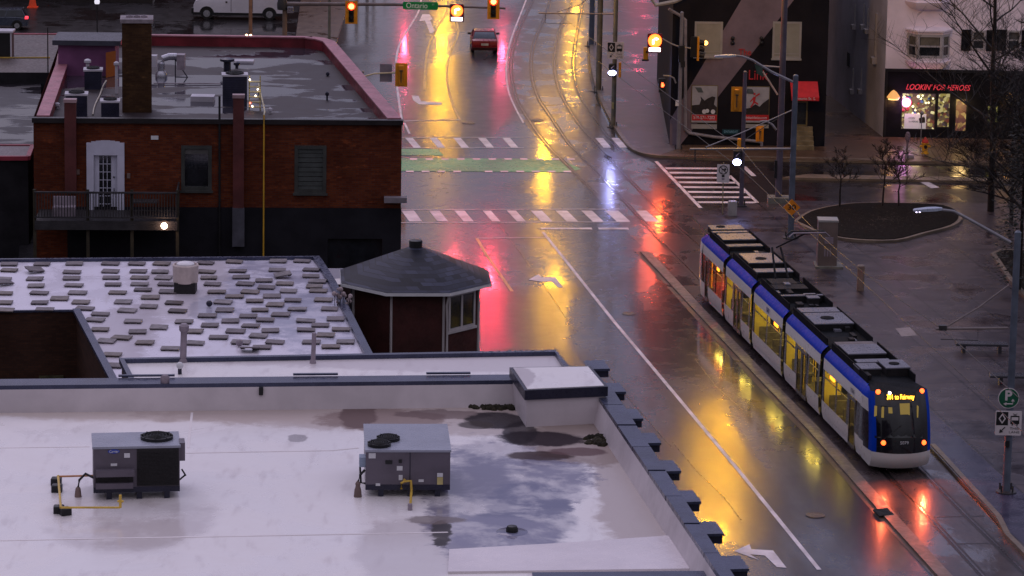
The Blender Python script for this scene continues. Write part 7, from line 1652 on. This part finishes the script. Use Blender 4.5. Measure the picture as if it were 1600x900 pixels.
g = MB(Mx); g.box(-2.37,-.26,.60,-2.33,.26,.76); g.build('number_plate', pm('plate_cream', (.5,.42,.34), .5), t); g = MB(Mx); g.box(-2.38,-.9,.25,-2.25,.9,.46); g.build('bumper', pm('bumper_dark', (.03,.004,.006), .4), t)
# white van in the parking lot, nose to the right
c = G(372,31); sc2 = ppm(c); Lv = 140/sc2; hd_ = 0.0
prof = [(-Lv*.5,.42),(-Lv*.5,1.9),(-Lv*.49,2.45),(Lv*.22,2.5),(Lv*.27,2.4),(Lv*.37,1.7),(Lv*.48,1.42),(Lv*.5,1.1),(Lv*.5,.45)]
M_van = pm('white_van_paint', (.52,.50,.56), .25, .06, .6, 0, 0, .5)
prof = [(-x,z) for x,z in prof][::-1]
t, Mx = car('white_van', 'white panel van parked across the wet lot at the top of the picture', c+Vector((0,.95,0)), hd_, prof, (-Lv*.36,-Lv*.10,1.55,2.3,-Lv*.25,-Lv*.12), 2.0, M_van, (-Lv*.35,Lv*.35), .46, 'van', shade=.0)
g = MB(Mx); g.box(-Lv*.505,-1.02,.35,Lv*.505,-.96,.55); g.build('sill_trim', M_black, t); g = MB(Mx); g.box(-Lv*.52,-.95,.42,-Lv*.49,.95,.85); g.build('bumper', M_black, t)
for x in (-.08,.16):
    g = MB(Mx); g.box(Lv*x,-1.012,.6,Lv*x+.03,-1.003,2.2); g.build('door_seam', M_capd, t)
g = MB(Mx); g.box(Lv*-.14,-1.03,1.3,Lv*-.12,-1.0,1.42); g.build('door_handle', M_black, t)
# dark blue hatchback at the top left
c = G(0,47); Lh = 4.3
prof = [(-2.1,.35),(-2.15,.7),(-2.1,1.05),(-1.2,1.02),(1.5,1.0),(2.05,.95),(2.15,.7),(2.1,.3)]; prof = [(-x,z) for x,z in prof][::-1]
t, Mx = car('blue_hatchback', 'dark blue hatchback with one red tail lamp at the top left corner', c+Vector((-.15,.9,0)), 0.06+math.pi, prof, (-1.95,1.0,1.0,1.52,-1.7,.4), 1.8, pm('slate_blue_paint', (.035,.045,.07), .25, .15, 1, 0, 0, .8), (-1.35,1.35), .34)
g = MB(Mx); g.box(-2.17,.55,.85,-1.95,.92,1.02); g.build('tail_light', em('bright_tail_light', (1,.03,.05), 2.5), t)
# cone
c = G(51,12); g = MB(); k = 1.9; g.cbox(c+Vector((0,0,.04)), (.8,.8,.08)); g.lathe(c+Vector((0,0,.08)), [(.32,0),(.06,1.45),(.01,1.46)], 16); g.build('traffic_cone', pm('cone_orange', (.75,.07,.02), .5, .1), None, 'orange traffic cone in the parking lot by the hatchback', 'traffic cone')
# town blocks beyond the top of the picture (they darken the wet lot in front of them)
for (x0,y0,x1,y1,h_,lab) in ((-95,276,-58,300,17,'dark brick block beyond the parking lot, leftmost'),(-56,280,-33,302,21,'taller dark brick block beyond the parking lot'),(-31,284,-15.5,306,18,'dark brick block beyond the parking lot nearest the street'),(17,262,44,290,16,'dark block beyond the corner building')):
    tb = thing('town_block', lab, 'building', ((x0+x1)/2,(y0+y1)/2,0)); f_ = Face((x0,y0),(x1,y0)); hl = []
    for fl in range(1,int(h_/3.4)):
        n_ = int((x1-x0)/3.2)
        for k in range(n_): u = (k+.5)*(x1-x0)/n_; hl.append((u-.55, fl*3.4+.9, u+.55, fl*3.4+2.6))
    g = MB(); f_.wall(g, 0, x1-x0, 0, h_, hl, .15)
    for p,q in (((x1,y0),(x1,y1)),((x1,y1),(x0,y1)),((x0,y1),(x0,y0))): g.poly([(p[0],p[1],0),(q[0],q[1],0),(q[0],q[1],h_),(p[0],p[1],h_)])
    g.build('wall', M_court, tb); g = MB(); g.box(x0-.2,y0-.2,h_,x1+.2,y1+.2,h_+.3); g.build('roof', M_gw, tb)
    for k, h in enumerate(hl[:60]): g = MB(); f_.box(g, h[0],h[1],h[2],h[3],-.14,-.1); g.build('window', M_glass, tb)
# low wall / kerb of the lot behind
g = MB(); a = G(-200,2); b_ = G(480,-8); g.cbox(((a.x+b_.x)/2-12, a.y+2, .3), (34,.4,.6)); g.build('low_wall', pm('dark_low_wall', (.02,.016,.015), .8), None, 'long dark low wall behind the parking lot', 'wall')

# ================================================================== BARE TREES
M_bark = pm('dark_wet_bark', (.014,.010,.009), .6, .4, 6, .4)
def tree(label, base, height, r0, levels, spread=.55, seed=1, lean=(0,0), z0=.13, clear=.3, nb=7, cat='tree', name='bare_tree', twigs=1.0, leader=True, minr=.013):
    rnd = random.Random(seed); t = thing(name, label, cat, base); trunk = MB(); crown = MB(); base = Vector(base)
    def branch(mb, p, d, ln, r, lv):
        n_ = 5 if lv > 1 else 4; pts = [p]; q = p.copy(); dd = d.copy()
        for i in range(n_):
            dd = (dd + Vector((rnd.uniform(-1,1), rnd.uniform(-1,1), rnd.uniform(-.5,.9)))*.16).normalized(); q = q + dd*ln/n_; pts.append(q.copy())
        mb.path(pts, r, 6 if lv >= levels-1 else (4 if lv > 0 else 3), None, r*.35)
        if lv == 0: return
        k = int((4 + rnd.random()*3)*twigs) 
        for j in range(k):
            f = rnd.uniform(.25,1.0); i = min(len(pts)-2, int(f*n_)); s_ = lerp(pts[i], pts[i+1], f*n_-i if i < n_ else 1)
            a = rnd.uniform(0,6.28); side = Vector((math.cos(a), math.sin(a), rnd.uniform(-.2,.7))); nd = (dd*(1-spread)+side*spread).normalized(); branch(crown, s_, nd, ln*rnd.uniform(.45,.68), max(minr, r*.46*(1.1-f*.4)), lv-1)
    pts = []; p = base.copy(); n_ = 8
    for i in range(n_+1): f = i/n_; pts.append(base + Vector((lean[0]*f + rnd.uniform(-.06,.06)*f*3, lean[1]*f, height*f)))
    trunk.path(pts, r0, 10, None, r0*.25); trunk.build('trunk', M_bark, t)
    for j in range(nb):
        f = lerp(clear, .97, (j+rnd.random()*.5)/nb); i = min(n_-1, int(f*n_)); s_ = lerp(pts[i], pts[i+1], f*n_-i); a = j*2.4 + rnd.uniform(-.4,.4)
        d = Vector((math.cos(a), math.sin(a), rnd.uniform(.35,.9))).normalized(); branch(crown, s_, d, height*(1-f*.75)*rnd.uniform(.34,.48), r0*(1-f*.7)*.5, levels-1)
    crown.build('crown', M_bark, t); return t
tree('small bare tree in the planting bed beside the ticket machine', G(1312,322,.3), 3.1, .06, 3, .45, 3, (0,0), clear=.35, nb=11, twigs=1.3)
tree('small bare tree in the middle of the planting bed', G(1379,321,.3), 3.6, .06, 3, .45, 5, clear=.3, nb=12, twigs=1.3)
tree('small bare tree in the planting bed, nearest the pink reflection', G(1404,321,.3), 3.3, .055, 3, .45, 9, clear=.3, nb=10, twigs=1.3)
tree('tall bare tree spreading twigs over the white building and the shop', G(1548,330,.13), 16.5, .20, 4, .55, 12, (-.3,0), clear=.25, nb=15, twigs=1.2, minr=.008)
tree('large bare tree at the right edge with long branches over the plaza', G(1640,470,.3), 13.5, .26, 4, .6, 22, (.2,0), clear=.18, nb=18, twigs=1.4)
tree('dense many stemmed bare thicket at the right edge beside the cross street', G(1580,345,.13), 8.0, .12, 4, .62, 31, (0,0), clear=.06, nb=20, twigs=1.3, minr=.014)
# dense dark evergreens at the right edge
def evergreen(label, base, h, r, seed):
    rnd = random.Random(seed); t = thing('evergreen', label, 'shrub', base); g = MB(); g.tube(base, Vector(base)+Vector((0,0,h*.9)), .12, .04, n=6); g.build('trunk', M_bark, t); g = MB()
    for i in range(2600):
        f = rnd.random()**.8; a = rnd.uniform(0,6.28); rr = r*(1-f*.75)*rnd.uniform(.35,1.05)*(1+.25*math.sin(a*3+f*9)); p = Vector(base)+Vector((rr*math.cos(a), rr*math.sin(a), .15+h*f)); d = Vector((math.cos(a), math.sin(a), rnd.uniform(-.5,.4)))*rnd.uniform(.15,.35); q = Vector((-math.sin(a), math.cos(a), rnd.uniform(-.4,.4)))*rnd.uniform(.04,.09)
        g.poly([p-q, p+q, p+d], 0 if rnd.random() < .7 else 1)
    g.build('foliage', [pm('dark_evergreen', (.008,.012,.008), .7, .5, 4), pm('dark_brown_leaf', (.018,.014,.010), .7, .5, 4)], t)
evergreen('dense black green evergreen at the right edge above the plaza bed', G(1592,452,.3), 9.5, 1.7, 3)
evergreen('dark round evergreen beside the shrub bed at the right picture edge', G(1640,400,.3), 9, 2.4, 4)
for o in bpy.data.objects:
    if '_o' in o.keys(): del o['_o']
